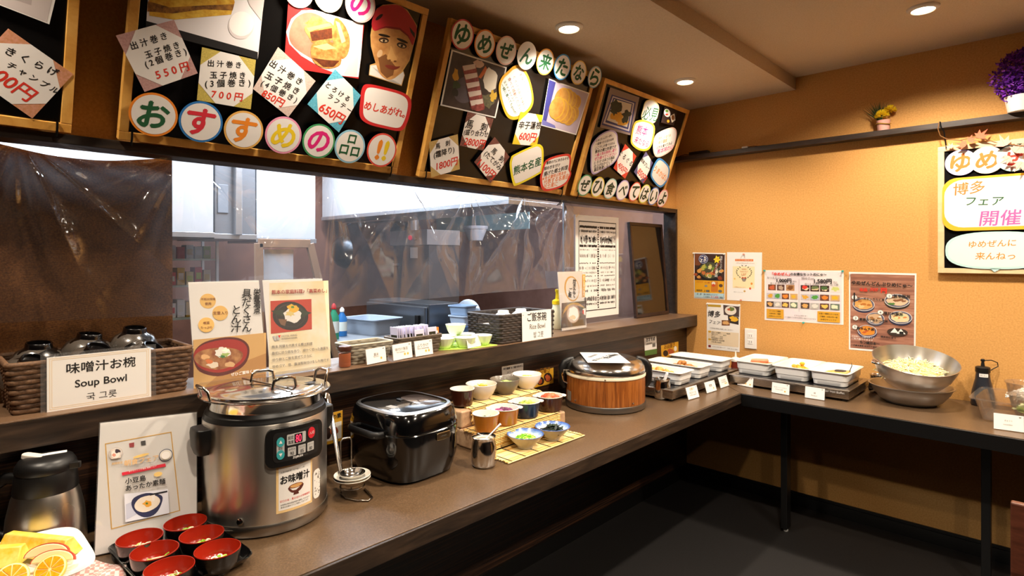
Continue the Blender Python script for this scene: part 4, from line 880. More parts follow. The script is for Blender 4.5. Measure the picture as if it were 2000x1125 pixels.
onp('display', cp, lambda m, z: (grid_slab(m, -.036, .024, .2145, .2405, z - .0003, z, .003, LG, 12), m.text('設定', INK, (-.033, .2325), (-.016, .2325), z + .0005), m.text('温度', INK, (-.033, .2215), (-.016, .2215), z + .0005), m.slab(rect(-.013, .2165, .012, .2385), z, z + .0006, BLACK), m.text('80', M('#ff3352', .4, emit=2.2, name='red_digits'), (-.010, .2275), (.008, .2275), z + .0012, hmul=1.35)), .0150)
onp('power_button', cp, lambda m, z: (m.slab(ell((.045, .2315), .0135), z - .0003, z + .001, C('#c8202e')), m.text('入/切', PAPER, (.036, .2315), (.054, .2315), z + .0014)), .0150, 'round red power button')
for k, (a, b, x) in enumerate((('みそ汁', '90', -.021), ('コンソメ', '85', .011), ('ポタージュ', '80', .042))):
    onp('preset_button', cp, lambda m, z: (m.slab(rrect(x - .0125, .188, x + .0125, .209, .002), z - .0003, z, LG), m.text(a, INK, (x - .0095, .204), (x + .0095, .204), z + .0004), m.text(b, INK, (x - .0055, .194), (x + .0055, .194), z + .0004)), .0150)
onp('maker_lettering', cp, lambda m, z: (m.text('ZOJIRUSHI', PAPER, (-.018, .1825), (.014, .1825), z, bold=.02), m.text('TH-CU', GREY_INK, (.018, .1825), (.031, .1825), z)), .0150)
def sticker(m, z):
    grid_slab(m, -.053, .053, .052, .167, z - .0004, z, .001, C('#ecc98e'), 16); grid_slab(m, -.047, .047, .058, .161, z, z + .0003, .001, PAPER, 16)
st = onp('soup_sticker', t, sticker, .001, 'white sticker with a drawn soup bowl')
onp('lettering', st, lambda m, z: (m.text('九州の味を思い出す懐かしい味・・・', INK, (-.042, .149), (.038, .149), z), m.text('お味噌汁', INK, (-.042, .130), (.042, .130), z, bold=.03), m.text('甘口の米・麦の合わせ味噌使用', RED_INK, (-.044, .080), (.043, .080), z), m.text('お味噌は熊本県産味噌を使用しております', INK, (-.042, .071), (.042, .071), z), m.text('具材は日替わりでご用意しております', INK, (-.042, .065), (.038, .065), z)), .0018)
onp('bowl_drawing', st, lambda m, z: (m.poly(smooth_poly([(-.020, .110), (.020, .110), (.018, .100), (.008, .094), (-.008, .094), (-.018, .100)], 3), C('#5b2a20'), z), m.poly([(-.006, .095), (.006, .095), (.008, .088), (-.008, .088)], C('#5b2a20'), z), m.poly(ell((0, .110), .020, .0055), C('#8a4a2a'), z + .0002), m.poly(ell((0, .110), .017, .004), C('#d9a566'), z + .0004)), .0018)
def torn(m, z):
    grid_slab(m, .058, .090, .055, .128, z - .0003, z, .012, M('#e9e4dc', .6), 10); r_ = random.Random(5)
    for k in range(30): c = (r_.uniform(.064, .090), r_.uniform(.062, .12)); m.poly(ragged(c[0], c[1], r_.uniform(.001, .003), r_.uniform(.001, .0025), k, 7, .5), C('#6b5f52'), z + .0002)
onp('torn_sticker', t, torn, .0008, 'torn white label remnants')
MB().lathe([(.0085, 0), (.0085, .002), (.005, .0035), (.001, .004)], CHROME, 16, T(R_ * math.cos(-.80), R_ * math.sin(-.80), .043) @ RZ(-.80) @ RY(pi / 2)).build('drain_screw', t)

# ---- wire ladle stand, two dishes, ladle
dp = at(688, 935, z=.785); DX, DY = dp.x, dp.y
t = thing('ladle_stand', 'bent wire ladle stand between the soup warmer and the black rice cooker', 'stand', (DX, DY, CT))
vx = Vector((-.72, -.69, 0)).normalized()     # towards the picture's left
bk = Vector((-.92, .39, 0))                   # away from the camera
A_, B_ = vx * .031 + bk * .022, vx * -.004 + bk * .045
WIRE = M('#9a938a', .25, 1.0, name='wire')
up_ = Vector((0, 0, 1))
MB().tube([B_ * 1 + up_ * .004, B_ + up_ * .09, B_ + up_ * .15, B_ + up_ * .158 + (A_ - B_) * .15, A_ + up_ * .158 + (B_ - A_) * .15, A_ + up_ * .15, A_ + up_ * .09, A_ + up_ * .004, A_ - bk * .02 + up_ * .003, A_ - bk * .05 - vx * .01 + up_ * .003, -bk * .045 - vx * .01 + up_ * .003, -bk * .045 - vx * .04 + up_ * .003, -bk * .02 - vx * .055 + up_ * .003, B_ - vx * .04 + up_ * .003], .0025, WIRE, 10).build('frame', t)
MB().tube([(.034 * math.cos(a), .034 * math.sin(a), .030) for a in [2 * pi * k / 28 for k in range(28)]], .0023, WIRE, 8, True).build('dish_ring', t)
MB().tube([B_ + up_ * .03, Vector((-.031, .015, .03))], .0022, WIRE, 8).build('ring_arm', t)
DISH = M('#e6dfd2', .3, coat=.3, name='crackle_dish')
def dish(z, lb, line=False):
    m = MB().lathe([(.018, 0), (.02, 0), (.021, .003), (.04, .012), (.0525, .022), (.0515, .0235), (.04, .0155), (.02, .006), (.001, .005)], DISH, 40)
    if line:
        for k in range(5): m.tube([(.02 + .006 * k, -.0, .0075 + .002 * k), (.03 + .005 * k, .02, .013 + .001 * k)], .0006, INK, 4)
    tag(m.build('saucer', None, 50, loc=(DX, DY, z)), lb, 'dish', 'stacked saucers under the ladle')
dish(CT + .0325, 'lower cream saucer held in the ring of the ladle stand'); dish(CT + .0405, 'upper cream saucer carrying the ladle scoop', False)
t = thing('soup_ladle', 'polished steel ladle leaning in the wire stand with its scoop on a saucer', 'ladle', (DX, DY, CT + .0475))
MB().lathe([(.001, 0), (.021, .003), (.033, .012), (.037, .021), (.0352, .021), (.0315, .0135), (.020, .0052), (.001, .002)], CHROME, 32).build('scoop', t, 60)
e = at(640, 770, x=.14) - Vector((DX, DY, CT + .0475)); s0 = vx * .032 + bk * .012 + up_ * .019
MB().tube([s0, s0.lerp(e, .12), s0.lerp(e, .5), s0.lerp(e, .95), e, e + Vector((.006, -.008, .004)), e + Vector((.012, -.014, -.008))], [.006, .0072, .0075, .008, .0065, .005, .003], CHROME, 12, flat=.75).build('handle', t)

# ---- black rice cooker
t = thing('rice_cooker', 'glossy black household rice cooker between the ladle stand and the bamboo steps', 'rice cooker', (.226, -2.415, CT), .05)
MB().sq([(.128, .108, 0, 3.6), (.144, .124, .008, 3.6), (.158, .136, .06, 3.8), (.161, .139, .150, 3.8), (.159, .137, .1525, 3.8)], BLACK_GLOSS, 80).build('body', t, 40)
ld = MB().sq([(.160, .138, .154, 3.8), (.161, .139, .160, 3.8), (.151, .130, .208, 3.6), (.146, .125, .2135, 3.5)], BLACK_GLOSS, 80, cap1=False).build('lid', t, 40)
MB().sq([(.146, .125, .2136, 3.5), (.142, .121, .2185, 3.5), (.134, .113, .219, 3.4)], M('#dfe3ea', .28, 1.0, name='chrome_trim'), 80, cap0=False, cap1=False).build('trim_ring', ld, 40, label='bright chrome ring round the lid top')
MB().sq([(.134, .113, .2189, 3.4), (.127, .106, .2215, 3.4), (.001, .001, .224, 3.4)], BLACK_GLOSS, 80, cap0=False).build('lid_top', ld, 40)
MB().sq([(.078, .047, .2212, 3.2), (.072, .041, .2238, 3.2), (.001, .001, .2252, 3)], M('#4a4240', .12, coat=.8), 48, T=T(.035, .042, .0005)).build('display_window', ld, 40)
MB().slab(rrect(-.02, -.012, .02, .012, .002), .2236, .2242, M('#8d8a86', .5), T(.04, -.078, -.0018)).build('lid_label', ld, 0)
MB().box(-.012, .012, -.008, .008, .222, .2285, BLACK_PLASTIC, T(-.005, -.012, 0)).build('steam_vent', ld, 0, .003)
m = MB(); m.slab(rrect(-.028, -.0115, .028, .0115, .005), 0, .004, M('#cdbf9d', .2, 1.0, name='gold_badge'))
b = m.build('badge', t, 0, .0012, loc=(.1612, .028, .132), rot=(pi / 2, 0, pi / 2)); MB().tube([(-.012, 0, .0045), (.012, 0, .0045)], .001, BLACK, 6).build('badge_mark', b)
MB().tube([(-.075, -.132, .152), (-.075, -.155, .154), (-.06, -.164, .154), (.055, -.164, .154), (.07, -.155, .154), (.07, -.132, .152)], .009, BLACK_PLASTIC, 10, flat=1.2).build('carry_handle', t)

# ---- small stickers and notes on the panel behind
def wall_note(name, label, q, shapes, lines, cat='notice', x=.0012, bg=None, shear=0):
    P = Plane((x, at(q[3][0], q[3][1], x=x).y, at(q[3][0], q[3][1], x=x).z), (0, 1, 0), (0, 0, 1))
    t = thing(name, label, cat, Mw=P.m); S = Sheet(t, P, .0)
    p = S.pts(q); MB().slab(p, -.0008, 0, bg or PAPER).build('sheet', t, 0)
    if shapes: S.photo(q, shapes, name='photo_print')
    if lines: S.letters(t, lines, S.z + .0008, shear)
    return t
YB = C('#dba22a'); DKB = C('#2c1a14'); SAU = C('#b5542a')
wall_note('yellow_food_sticker', 'yellow food sticker on the dark panel behind the ladle stand', [(626, 812), (669, 801), (669, 860), (627, 872)], [YB, (C('#efe6d8'), [(628, 832), (667, 822), (667, 855), (628, 865)]), (DKB, (640, 846, 7, 12)), (SAU, ragged(654, 842, 8, 10, 4)), (C('#f0e8dc'), (658, 850, 4, 4))], [('からの素', INK, (630, 820), (666, 810))])
wall_note('yellow_food_sticker', 'yellow food sticker on the dark panel beside the wood grain rice warmer', [(1041, 728), (1081, 718), (1081, 748), (1041, 758)], [YB, (DKB, (1055, 744, 8, 8)), (SAU, ragged(1054, 745, 5, 5, 3)), (DKB, (1070, 737, 8, 9)), (SAU, ragged(1070, 738, 5, 6, 5))], [('お品書き', C('#8a5a12'), (1046, 727), (1074, 721))])
wall_note('yellow_food_sticker', 'yellow food sticker on the dark panel nearest the room corner', [(1291, 675), (1325, 667), (1325, 692), (1292, 700)], [YB, (DKB, (1300, 690, 5, 6)), (SAU, ragged(1310, 686, 6, 5, 5)), (C('#efe8da'), (1319, 681, 3, 5))], [('お品書き', C('#8a5a12'), (1297, 677), (1318, 672))])
wall_note('white_notice', 'small white notice on the dark panel above the steps of side dishes', [(980, 716), (1022, 709), (1022, 738), (981, 745)], None, [('辛子蓮根 もつ鍋 ゆめぜん', INK, (983, 721), (1021, 714)), ('メニューに', GREY_INK, (990, 728), (1012, 724)), ('はじめました！', GREY_INK, (988, 735), (1014, 730))])
wall_note('white_notice', 'white and green notice on the dark panel above the white buffet dishes', [(1258, 660), (1282, 656), (1283, 691), (1260, 695)], [PAPER, (C('#5a7a3a'), [(1259, 685), (1283, 681), (1283, 691), (1260, 695)]), (GREY_INK, [(1274, 671), (1280, 670), (1280, 677), (1274, 678)])], [('おすすめ', INK, (1262, 664), (1279, 661)), ('全国名物料理', GREY_INK, (1262, 672), (1273, 670))])

# ---- bamboo steps: wrapped bricks, two rolling mats, bowls
BRICK = mottled('wrapped_brick', [(.35, '#a98768'), (.65, '#c7a684')], 35, .35, .35, dist=.004)
BW = (('the lower tier, end block nearest the rice cooker', .06, -2.135), )
def brick(x0, x1, y0, y1, z0, lb):
    o = MB().cbox((0, 0, .0315), (x1 - x0 - .003, y1 - y0 - .004, .063), BRICK).build('wrapped_block', None, 0, .007, 3, loc=((x0 + x1) / 2, (y0 + y1) / 2, z0))
    tag(o, lb, 'block', 'film wrapped blocks under the bamboo mats')
nm = ['first', 'second', 'third', 'last']; st_ = [-2.145, -2.04, -1.93, -1.82, -1.68]
for k in range(4):
    brick(.055, .19, st_[k], st_[k + 1], CT, '%s block from the rice cooker in the rear row of the lower layer' % nm[k])
    brick(.19, .325, st_[k] - .005, st_[k + 1] - .005 * (k < 3), CT, '%s block from the rice cooker in the front row of the lower layer' % nm[k])
    brick(.055, .205, st_[k], st_[k + 1], CT + .0635, '%s block from the rice cooker on the raised rear layer' % nm[k])
BAM = [M('#d9b469', .5), M('#e6c680', .5), M('#c79a4c', .5), M('#edd394', .5)]
THREAD = M('#1c1612', .8)
def bamboo(label, path, y0, y1, skew=0.0):
    """slats run along Y, laid along a path of (x, z)"""
    t = thing('bamboo_mat', label, 'mat', (0, 0, 0)); P = [Vector((p[0], p[1])) for p in path]; m = MB(); r_ = random.Random(len(path)); C_ = []
    for a, b in zip(P, P[1:]):
        L = (b - a).length; n = max(1, int(L / .0056))
        for k in range(n): C_.append(a.lerp(b, k / n))
    for c in C_:
        e = r_.uniform(-.004, .004)
        m.tube([(c.x, y0 + e, c.y), (c.x, y1 + e, c.y)], .0027, r_.choice(BAM), 5)
    m.build('slats', t, 0)
    for q in (.04, .2, .36, .52, .68, .84, .96):
        y = y0 + (y1 - y0) * q
        MB().tube([(c.x + .0004, y, c.y + .0028) for c in C_[::2]], .0013, THREAD, 4).build('binding_thread', t)
z1, z2 = CT + .1275 + .003, CT + .064 + .003
bamboo('bamboo rolling mat draped over the raised rear step', [(.075, z1), (.203, z1), (.212, z1 - .004), (.214, z2 + .008), (.222, z2 + .001)], -2.10, -1.70)
bamboo('bamboo rolling mat running down over the lower step onto the counter', [(.226, z2), (.322, z2), (.331, z2 - .004), (.334, CT + .010), (.342, CT + .0035), (.462, CT + .0035)], -2.155, -1.73)
AMBER = M('#a8641c', .25, coat=.4, name='amber_glaze'); DBROWN = M('#3a190e', .25, coat=.4, name='brown_glaze'); NAVY = M('#13243a', .25, coat=.4, name='navy_glaze'); CREAM = M('#f2ece0', .25, coat=.3, name='cream_glaze'); GRAYG = M('#6f665c', .3, coat=.3, name='grey_glaze'); OFFW = M('#d8d0c4', .3, coat=.3, name='offwhite_glaze')
def ramekin(px, py, z, r, h, outer, label, ears=False, inner=CREAM, prof=None, cat='bowl', grp=None):
    p = at(px, py, z=z); t = thing('side_dish_bowl' if not ears else 'gratin_dish', label, cat, (p.x, p.y, z), .3, grp)
    if prof == 'round':
        MB().lathe([(r * .45, 0), (r * .5, 0), (r * .5, h * .06), (r * .78, h * .35), (r * .95, h * .72), (r, h)], outer, 44, cap1=False).build('outside', t, 50)
        MB().lathe([(r, h), (r * .985, h * 1.02), (r * .955, h), (r * .91, h * .7), (r * .74, h * .37), (r * .4, h * .12), (.001, h * .1)], inner, 44, cap0=False).build('inside', t, 50)
    else:
        w = (lambda a, rr, zz: .006 * math.sin(zz * 900)) if not ears else (lambda a, rr, zz: .006 * math.sin(zz * 900))
        MB().lathe([(r * .72, 0), (r * .8, .001)] + [(r * (.8 + .16 * k / 12) + (.0007 if k % 2 else 0), .001 + (h - .004) * k / 12) for k in range(13)], outer, 44, cap1=False).build('outside', t, 50)
        MB().lathe([(r * .965, h - .003), (r, h - .001), (r, h), (r * .93, h), (r * .9, h * .8), (r * .8, h * .16), (.001, h * .12)], inner, 44, cap0=False).build('inside', t, 50)
        if ears:
            for s_ in (-1, 1): MB().slab(smooth_poly([(r * .93, -.017), (r * 1.12, -.015), (r * 1.22, 0), (r * 1.12, .015), (r * .93, .017)], 4), h - .0045, h - .0002, inner, RZ(pi * (s_ < 0) + .6)).build('ear_handle', t, 0, .0015)
    return p, t
zt, zm = z1 + .0032, z2 + .0032
p, t = ramekin(903, 790, zt, .047, .062, DBROWN, 'dark brown ramekin of crumbs on the top step nearest the rice cooker'); heap('crumb_topping', 'pale crumbly topping in the dark brown ramekin', (p.x, p.y, zt + .036), 60, .034, .034, .012, .005, [C('#d8b183'), C('#c49a6a')], 2, base=C('#d0a878'))
p, t = ramekin(940, 778, zt, .062, .060, OFFW, 'off-white round bowl of yellow pickles on the top step', prof='round', inner=OFFW); heap('yellow_pickle', 'yellow radish pickles in the off-white bowl', (p.x, p.y, zt + .030), 26, .034, .034, .022, .012, [C('#f2d23c'), C('#f7e06a'), C('#e8c22c')], 3, 'slice', base=C('#efcf3c'))
p, t = ramekin(986, 768, zt, .062, .060, GRAYG, 'grey glazed bowl of cucumber pickles on the top step', prof='round', inner=GRAYG); heap('cucumber_pickle', 'green cucumber slices in the grey bowl', (p.x, p.y, zt + .030), 26, .036, .036, .02, .012, [C('#a8c85c'), C('#cfe08c'), C('#7fa83c')], 4, 'slice', base=C('#9fbf5a'))
p, t = ramekin(1029, 757, zt, .063, .060, M('#f2efe9', .25, coat=.3), 'white porcelain bowl of ginger on the top step, farthest from the rice cooker', prof='round'); heap('ginger_topping', 'pale yellow shredded garnish in the white bowl', (p.x, p.y, zt + .030), 40, .032, .032, .022, .008, [C('#f0cf7a'), C('#e8bd5c')], 5, 'strand', base=C('#ecca78'))
p, t = ramekin(949, 840, zm, .049, .062, AMBER, 'amber ramekin of chopped greens on the lower step'); heap('chopped_pickle', 'chopped green and white pickle in the amber ramekin', (p.x, p.y, zm + .036), 70, .036, .036, .012, .006, [C('#a8c84c'), C('#e6edc4'), C('#55752c'), C('#2a2a22')], 6, 'chip', base=C('#9fb85a'))
p, t = ramekin(985, 826, zm, .058, .06, AMBER, 'amber gratin dish with ear handles holding purple pickles', True); heap('purple_pickle', 'purple pickled vegetables in the amber gratin dish', (p.x, p.y, zm + .034), 34, .038, .038, .02, .010, [C('#7a2a5a'), C('#a04a7c'), C('#5c1f44')], 7, 'ball', base=C('#6e2650'))
p, t = ramekin(1027, 812, zm, .059, .06, NAVY, 'navy blue gratin dish with ear handles holding green plums', True); heap('green_plum', 'small green plums in the navy gratin dish', (p.x, p.y, zm + .034), 30, .038, .038, .018, .0105, [C('#9fae3c'), C('#b9c45a'), C('#7f9030')], 8, 'ball', flat=.9, base=C('#95a33c'))
p, t = ramekin(1073, 800, zm, .058, .06, DBROWN, 'dark brown gratin dish with ear handles holding red pickled plums', True); heap('pickled_plum', 'red pickled plums in the dark brown gratin dish', (p.x, p.y, zm + .034), 12, .034, .034, .012, .017, [C('#c4552f'), C('#d06a3c'), C('#b04428')], 9, 'ball', flat=.9, base=C('#b85030'))
BW_ = N('blue_white_glaze', Roughness=.25); v = BW_.coords((1, 1, 1)); rd = BW_.add('ShaderNodeSeparateXYZ', {'Vector': v})
rr = BW_.add('ShaderNodeVectorMath', {0: v}, operation='LENGTH'); ns = BW_.noise(v, 60, 3)
ad = BW_.add('ShaderNodeMath', {0: rr.outputs['Value'], 1: BW_.add('ShaderNodeMath', {0: ns, 1: .022}, operation='MULTIPLY').outputs[0]}, operation='ADD')
BW_.link(BW_.ramp(ad.outputs[0], [(.0, '#e3e2dc'), (.070, '#e3e2dc'), (.080, '#8fa8cf'), (.089, '#3a5fa8'), (1, '#3a5fa8')]), 'Base Color')
for px, py, lb, nm_, lb2, mats, kd, sz in ((1026, 873, 'blue and white bowl of chopped scallion on the mat at the counter', 'chopped_scallion', 'bright green chopped scallion in the blue and white bowl', [C('#8fd02c'), C('#b4e05a'), C('#6aa820'), C('#d6efa0')], 'ring', .0055), (1079, 857, 'blue and white bowl of dark seaweed on the mat at the counter', 'wakame_seaweed', 'dark green cut seaweed in the blue and white bowl', [C('#101c10'), C('#1c2c18'), C('#0a140c')], 'leaf', .014)):
    p = at(px, py, z=CT + .008); t = thing('blue_rim_bowl', lb, 'bowl', (p.x, p.y, CT + .0082), 0, None)
    MB().lathe([(.025, 0), (.028, 0), (.029, .007), (.05, .026), (.064, .043), (.067, .048)], M('#c4c0b4', .3, coat=.3, name='grey_white_glaze'), 48, cap1=False).build('outside', t, 50)
    MB().lathe([(.067, .048), (.066, .0495), (.062, .045), (.048, .029), (.026, .012), (.001, .010)], BW_.m, 48, cap0=False).build('inside', t, 50)
    heap(nm_, lb2, (p.x, p.y, CT + .032), 150 if kd == 'ring' else 70, .040, .040, .020 if kd == 'ring' else .026, sz, mats, 20, kd, base=mats[0])

# ---- steel creamer with white dip and spoon
def creamer(loc, name, label, s=1.0):
    t = thing(name, label, 'pot', loc)
    MB().lathe([(.034 * s, 0), (.037 * s, .002), (.0415 * s, .012), (.043 * s, .04), (.041 * s, .07), (.037 * s, .086), (.0385 * s, .095), (.0405 * s, .098), (.0395 * s, .0985), (.036 * s, .09), (.0395 * s, .07), (.041 * s, .04), (.03 * s, .008), (.001, .006)], CHROME, 48).build('body', t, 50)
    MB().tube([(.036 * s, 0, .086), (.056 * s, 0, .086), (.066 * s, 0, .078), (.066 * s, 0, .03), (.058 * s, 0, .02), (.041 * s, 0, .02)], .004 * s, CHROME, 10, flat=1.0, T=RZ(2.4)).build('handle', t)
    return t
q = at(945, 909, z=CT); creamer((q.x, q.y, CT), 'steel_creamer', 'polished steel creamer with white sauce and a white spoon before the bamboo mats')
MB(T(q.x, q.y, CT)).lathe([(.0385, .072), (.034, .080), (.02, .085), (.001, .086)], M('#e6dccb', .4), 32).build('white_sauce', None, 50); tag(bpy.data.objects['white_sauce'], 'creamy white sauce in the steel creamer', 'sauce', None, 'stuff')
t = thing('sauce_spoon', 'white plastic spoon sticking out of the steel creamer', 'spoon', (q.x, q.y, CT + .082))
d = Vector((.72, .69, 0)) * .055 + Vector((0, 0, .055)) + bk * .0
MB().tube([Vector((0, 0, 0)), d * .5, d * .95, d * 1.02], [.0055, .0045, .007, .0075], WHITE_PLASTIC, 10, flat=.5).build('handle', t); MB().ball((0, 0, .0), (.011, .011, .006), WHITE_PLASTIC, 14).build('bowl', t)

# ---- wood grain rice warmer
RW = (.235, -1.272); t = thing('rice_warmer', 'big round rice warmer with wood grain side and domed steel lid', 'rice warmer', (RW[0], RW[1], CT))
TEAK = N('teak_print', Roughness=.4, Coat_Weight=.2); v = TEAK.coords((26, 26, 1.4)); f = TEAK.noise(v, 3.5, 5, .65, .6); TEAK.link(TEAK.ramp(f, [(.3, '#5a2c0c'), (.45, '#8c4c18'), (.6, '#a8642a'), (.75, '#75400f')]), 'Base Color')
MB().lathe([(.176, 0), (.186, .004), (.188, .026), (.186, .030)], brushed('base_steel', '#8f8a84', .35), 80).build('base_ring', t, 40)
MB().lathe([(.1835, .0302), (.184, .034), (.184, .142), (.1835, .1458)], TEAK.m, 80).build('wood_band', t, 40, label='wood grain side band')
MB().lathe([(.1845, .146), (.187, .1485), (.187, .158), (.1845, .161)], M('#e2d8bd', .4, name='cream_band'), 80).build('cream_ring', t, 40)
ld = MB().lathe([(.1838, .1612), (.186, .164), (.186, .176), (.182, .192), (.166, .214), (.13, .2265), (.07, .2325), (.001, .2335)], M('#dcd8d2', .2, 1.0, name='lid_steel'), 80).build('lid', t, 60)
dr = math.atan2(.72, .69)
for s_ in (0, pi):
    az = .81 + s_
    g = MB().slab(smooth_poly([(.168, .06), (.198, .07), (.212, .10), (.208, .16), (.196, .195), (.17, .212), (.135, .222), (.135, .228), (.175, .224), (.21, .205), (.226, .165), (.23, .10), (.21, .055), (.185, .045)], 3), -.024, .024, BLACK_PLASTIC, RZ(az) @ RX(pi / 2)) if 0 else MB()
    g.tube([Vector((math.cos(az) * q, math.sin(az) * q, z)) for q, z in ((.15, .219), (.168, .214), (.19, .202), (.203, .178), (.205, .145), (.203, .11), (.190, .085))], [.010, .014, .018, .02, .02, .019, .013], BLACK_PLASTIC, 14, flat=1.0)
    g.build('side_handle', t, 50)
MB().tube([Vector((math.cos(.81 + pi + .16) * q, math.sin(.81 + pi + .16) * q, z)) for q, z in ((.1865, .17), (.205, .172), (.21, .15), (.205, .12), (.186, .11))], .004, CHROME, 8).build('latch', t)
va = math.atan2(-3.55 - RW[1], 1.81 - RW[0])
for az, z in ((va + .0, .1535), (va - .8, .045), (va + .72, .045)):
    MB().ball((math.cos(az) * .187, math.sin(az) * .187, z), .004, CHROME, 10).build('screw', t)
m = MB(); m.warp = wrapcyl(.184, va - 1.12); grid_slab(m, -.022, .022, .034, .078, .0003, .001, .002, M('#8a8378', .4), 8); m.build('rating_plate', t, 0)
c = at(1175, 692, z=CT + .236); P = Plane((c.x, c.y, CT + .2365), (.72, .69, 0), (-.69, .72, .0))
t = thing('rice_card', 'white laminated card lying on the domed lid of the rice warmer', 'card', Mw=P.m)
q4 = [(1132, 688), (1206, 689), (1232, 709), (1148, 708)]; S = Sheet(t, P, 0)
MB().slab(S.pts(q4), -.0006, 0, GLOSSY_PAPER).build('sheet', t, 0); m = MB(); m.poly(ell(S.P(1193, 704), .018, .012), C('#d9cf9a'), .0003).poly(ell(S.P(1193, 703.4), .016, .010), PAPER, .0006); m.build('drawing', t, 0)
S.letters(t, [('ほかほか', INK, (1150, 698), (1166, 692)), ('炊きたてご飯', INK, (1158, 705), (1196, 693)), ('熊本県産', INK, (1182, 700), (1205, 692))], .0008)

# ---- small steel pot and serving spoons between warmer and dishes
q = at(1293, 778, z=CT); t = creamer((q.x, q.y, CT), 'steel_pot', 'small polished steel pot between the rice warmer and the hot plate', 1.0)
t = thing('rice_paddle', 'white rice paddle handle standing in the small steel pot', 'utensil', (q.x - .01, q.y - .01, CT + .0145)); MB().slab(rrect(-.012, 0, .012, .12, .008), -.003, .003, WHITE_PLASTIC, RZ(2.4) @ RX(pi / 2 + .35)).build('handle', t, 0, .001)

# ---- hot plates with white dishes
def hotplate(label, x0, x1, y0, y1):
    t = thing('hot_plate', label, 'hot plate', (x0, y0, CT)); w, d = x1 - x0, y1 - y0
    MB().box(.004, w - .004, .004, d - .004, .012, .052, brushed('plate_side', '#a89e92', .28)).build('case', t, 0, .003)
    MB().box(0, w, 0, d, .052, .056, brushed('plate_rim', '#b8aea2', .3)).build('top_rim', t, 0, .0015)
    MB().box(.025, w - .025, .025, d - .025, .0562, .0572, M('#17161a', .18, coat=.4, name='hot_glass')).build('heating_glass', t, 0)
    for x in (.03, w - .03):
        for y in (.03, d - .03): MB().lathe([(.012, 0), (.012, .012)], BLACK_PLASTIC, 14, T(x, y, 0)).build('foot', t)
    return t
hotplate('long steel hot plate along the hatch wall carrying three long white dishes', .10, .45, -1.02, -.25)
t = hotplate('steel hot plate on the side counter carrying three square white dishes', .472, 1.06, -.44, -.055)
MB().text('Cooker Hot Buffet', PAPER, (.45, .041), (.565, .041), 0).build('maker_lettering', t, 0, loc=(0, .0035, 0), rot=(pi / 2, 0, 0))
HP = CT + .0575
def pan(cx, cy, hx, hy, h, label, rot=0.0, grp='white buffet dishes'):
    o = MB().sq([(hx - .022, hy - .022, 0, 8), (hx - .018, hy - .018, .003, 8), (hx - .0145, hy - .0145, h * .38, 8), (hx - .0115, hy - .0115, h * .41, 8), (hx - .009, hy - .009, h * .93, 8), (hx, hy, h * .955, 10), (hx, hy, h, 10), (hx - .004, hy - .004, h * 1.01, 10), (hx - .014, hy - .014, h * .97, 8), (hx - .018, hy - .018, h * .5, 8), (hx - .026, hy - .026, .006, 8)], WHITE_CERAMIC, 64).build('buffet_dish', None, 45, loc=(cx, cy, HP), rot=(0, 0, rot))
    tag(o, label, 'dish', grp); return o
pan(.275, -.845, .165, .082, .064, 'long white dish of fried chicken on the hot plate, nearest the rice warmer')
pan(.272, -.625, .165, .082, .064, 'long white dish of brown fried pieces in the middle of the long hot plate')
pan(.275, -.375, .165, .082, .064, 'long white empty-looking dish at the corner end of the long hot plate')
FR = [spots('fried_a', '#b9752a', '#dba352', 60), spots('fried_b', '#8e5420', '#b97c38', 60), spots('fried_c', '#cf9a4c', '#e6bf78', 60)]
heap('fried_chicken', 'golden fried pieces in the dish nearest the rice warmer', (.285, -.845, HP + .012), 30, .10, .040, .046, .018, [FR[0], FR[2]], 31, 'ball', flat=.7, base=FR[0])
heap('fried_pieces', 'brown fried pieces in the middle long dish', (.29, -.625, HP + .012), 30, .10, .040, .048, .018, FR[:2], 32, 'ball', flat=.7, base=FR[1])
pan(.575, -.245, .10, .155, .07, 'square white dish of sausages at the corner end of the side hot plate')
pan(.775, -.25, .095, .155, .07, 'square white dish of yellow fritters in the middle of the side hot plate')
pan(.955, -.255, .095, .155, .07, 'square white dish of fried fish beside the steel bowls')
SAUS = M('#d98a62', .35, name='sausage')
for k, (dx, dy, dz, a, lb) in enumerate(((-.012, .012, .052, .5, 'pink sausage lying on top of the sausage dish'), (.02, -.018, .036, .2, 'pink sausage at the front of the sausage dish'), (.036, .03, .036, -.1, 'pink sausage towards the fritter dish'), (-.035, .045, .036, .9, 'pink sausage at the back of the sausage dish'), (-.03, -.03, .036, 1.2, 'pink sausage towards the room corner'))):
    m = MB().tube([(-.048, 0, .004), (-.046, 0, .002), (-.02, .002, 0), (.015, .002, 0), (.04, -.002, .004), (.043, -.003, .005)], [.003, .0085, .0125, .0125, .0095, .003], SAUS, 14)
    tag(m.build('sausage', None, 60, loc=(.575 + dx, -.245 + dy, HP + .022 + dz - .02), rot=(0, 0, a)), lb, 'sausage', 'sausages in the white dish')
heap('corn_fritter', 'yellow fritters in the middle square dish', (.775, -.25, HP + .012), 34, .055, .085, .054, .017, [spots('egg_y', '#d9a21c', '#efc744', 50), spots('egg_z', '#c48a18', '#e2b23c', 50)], 33, 'ball', flat=.6, base=C('#dba52a'))
FISHM = spots('grilled_fish', '#a8803a', '#d9b468', 50); FSK = C('#3a3a3c')
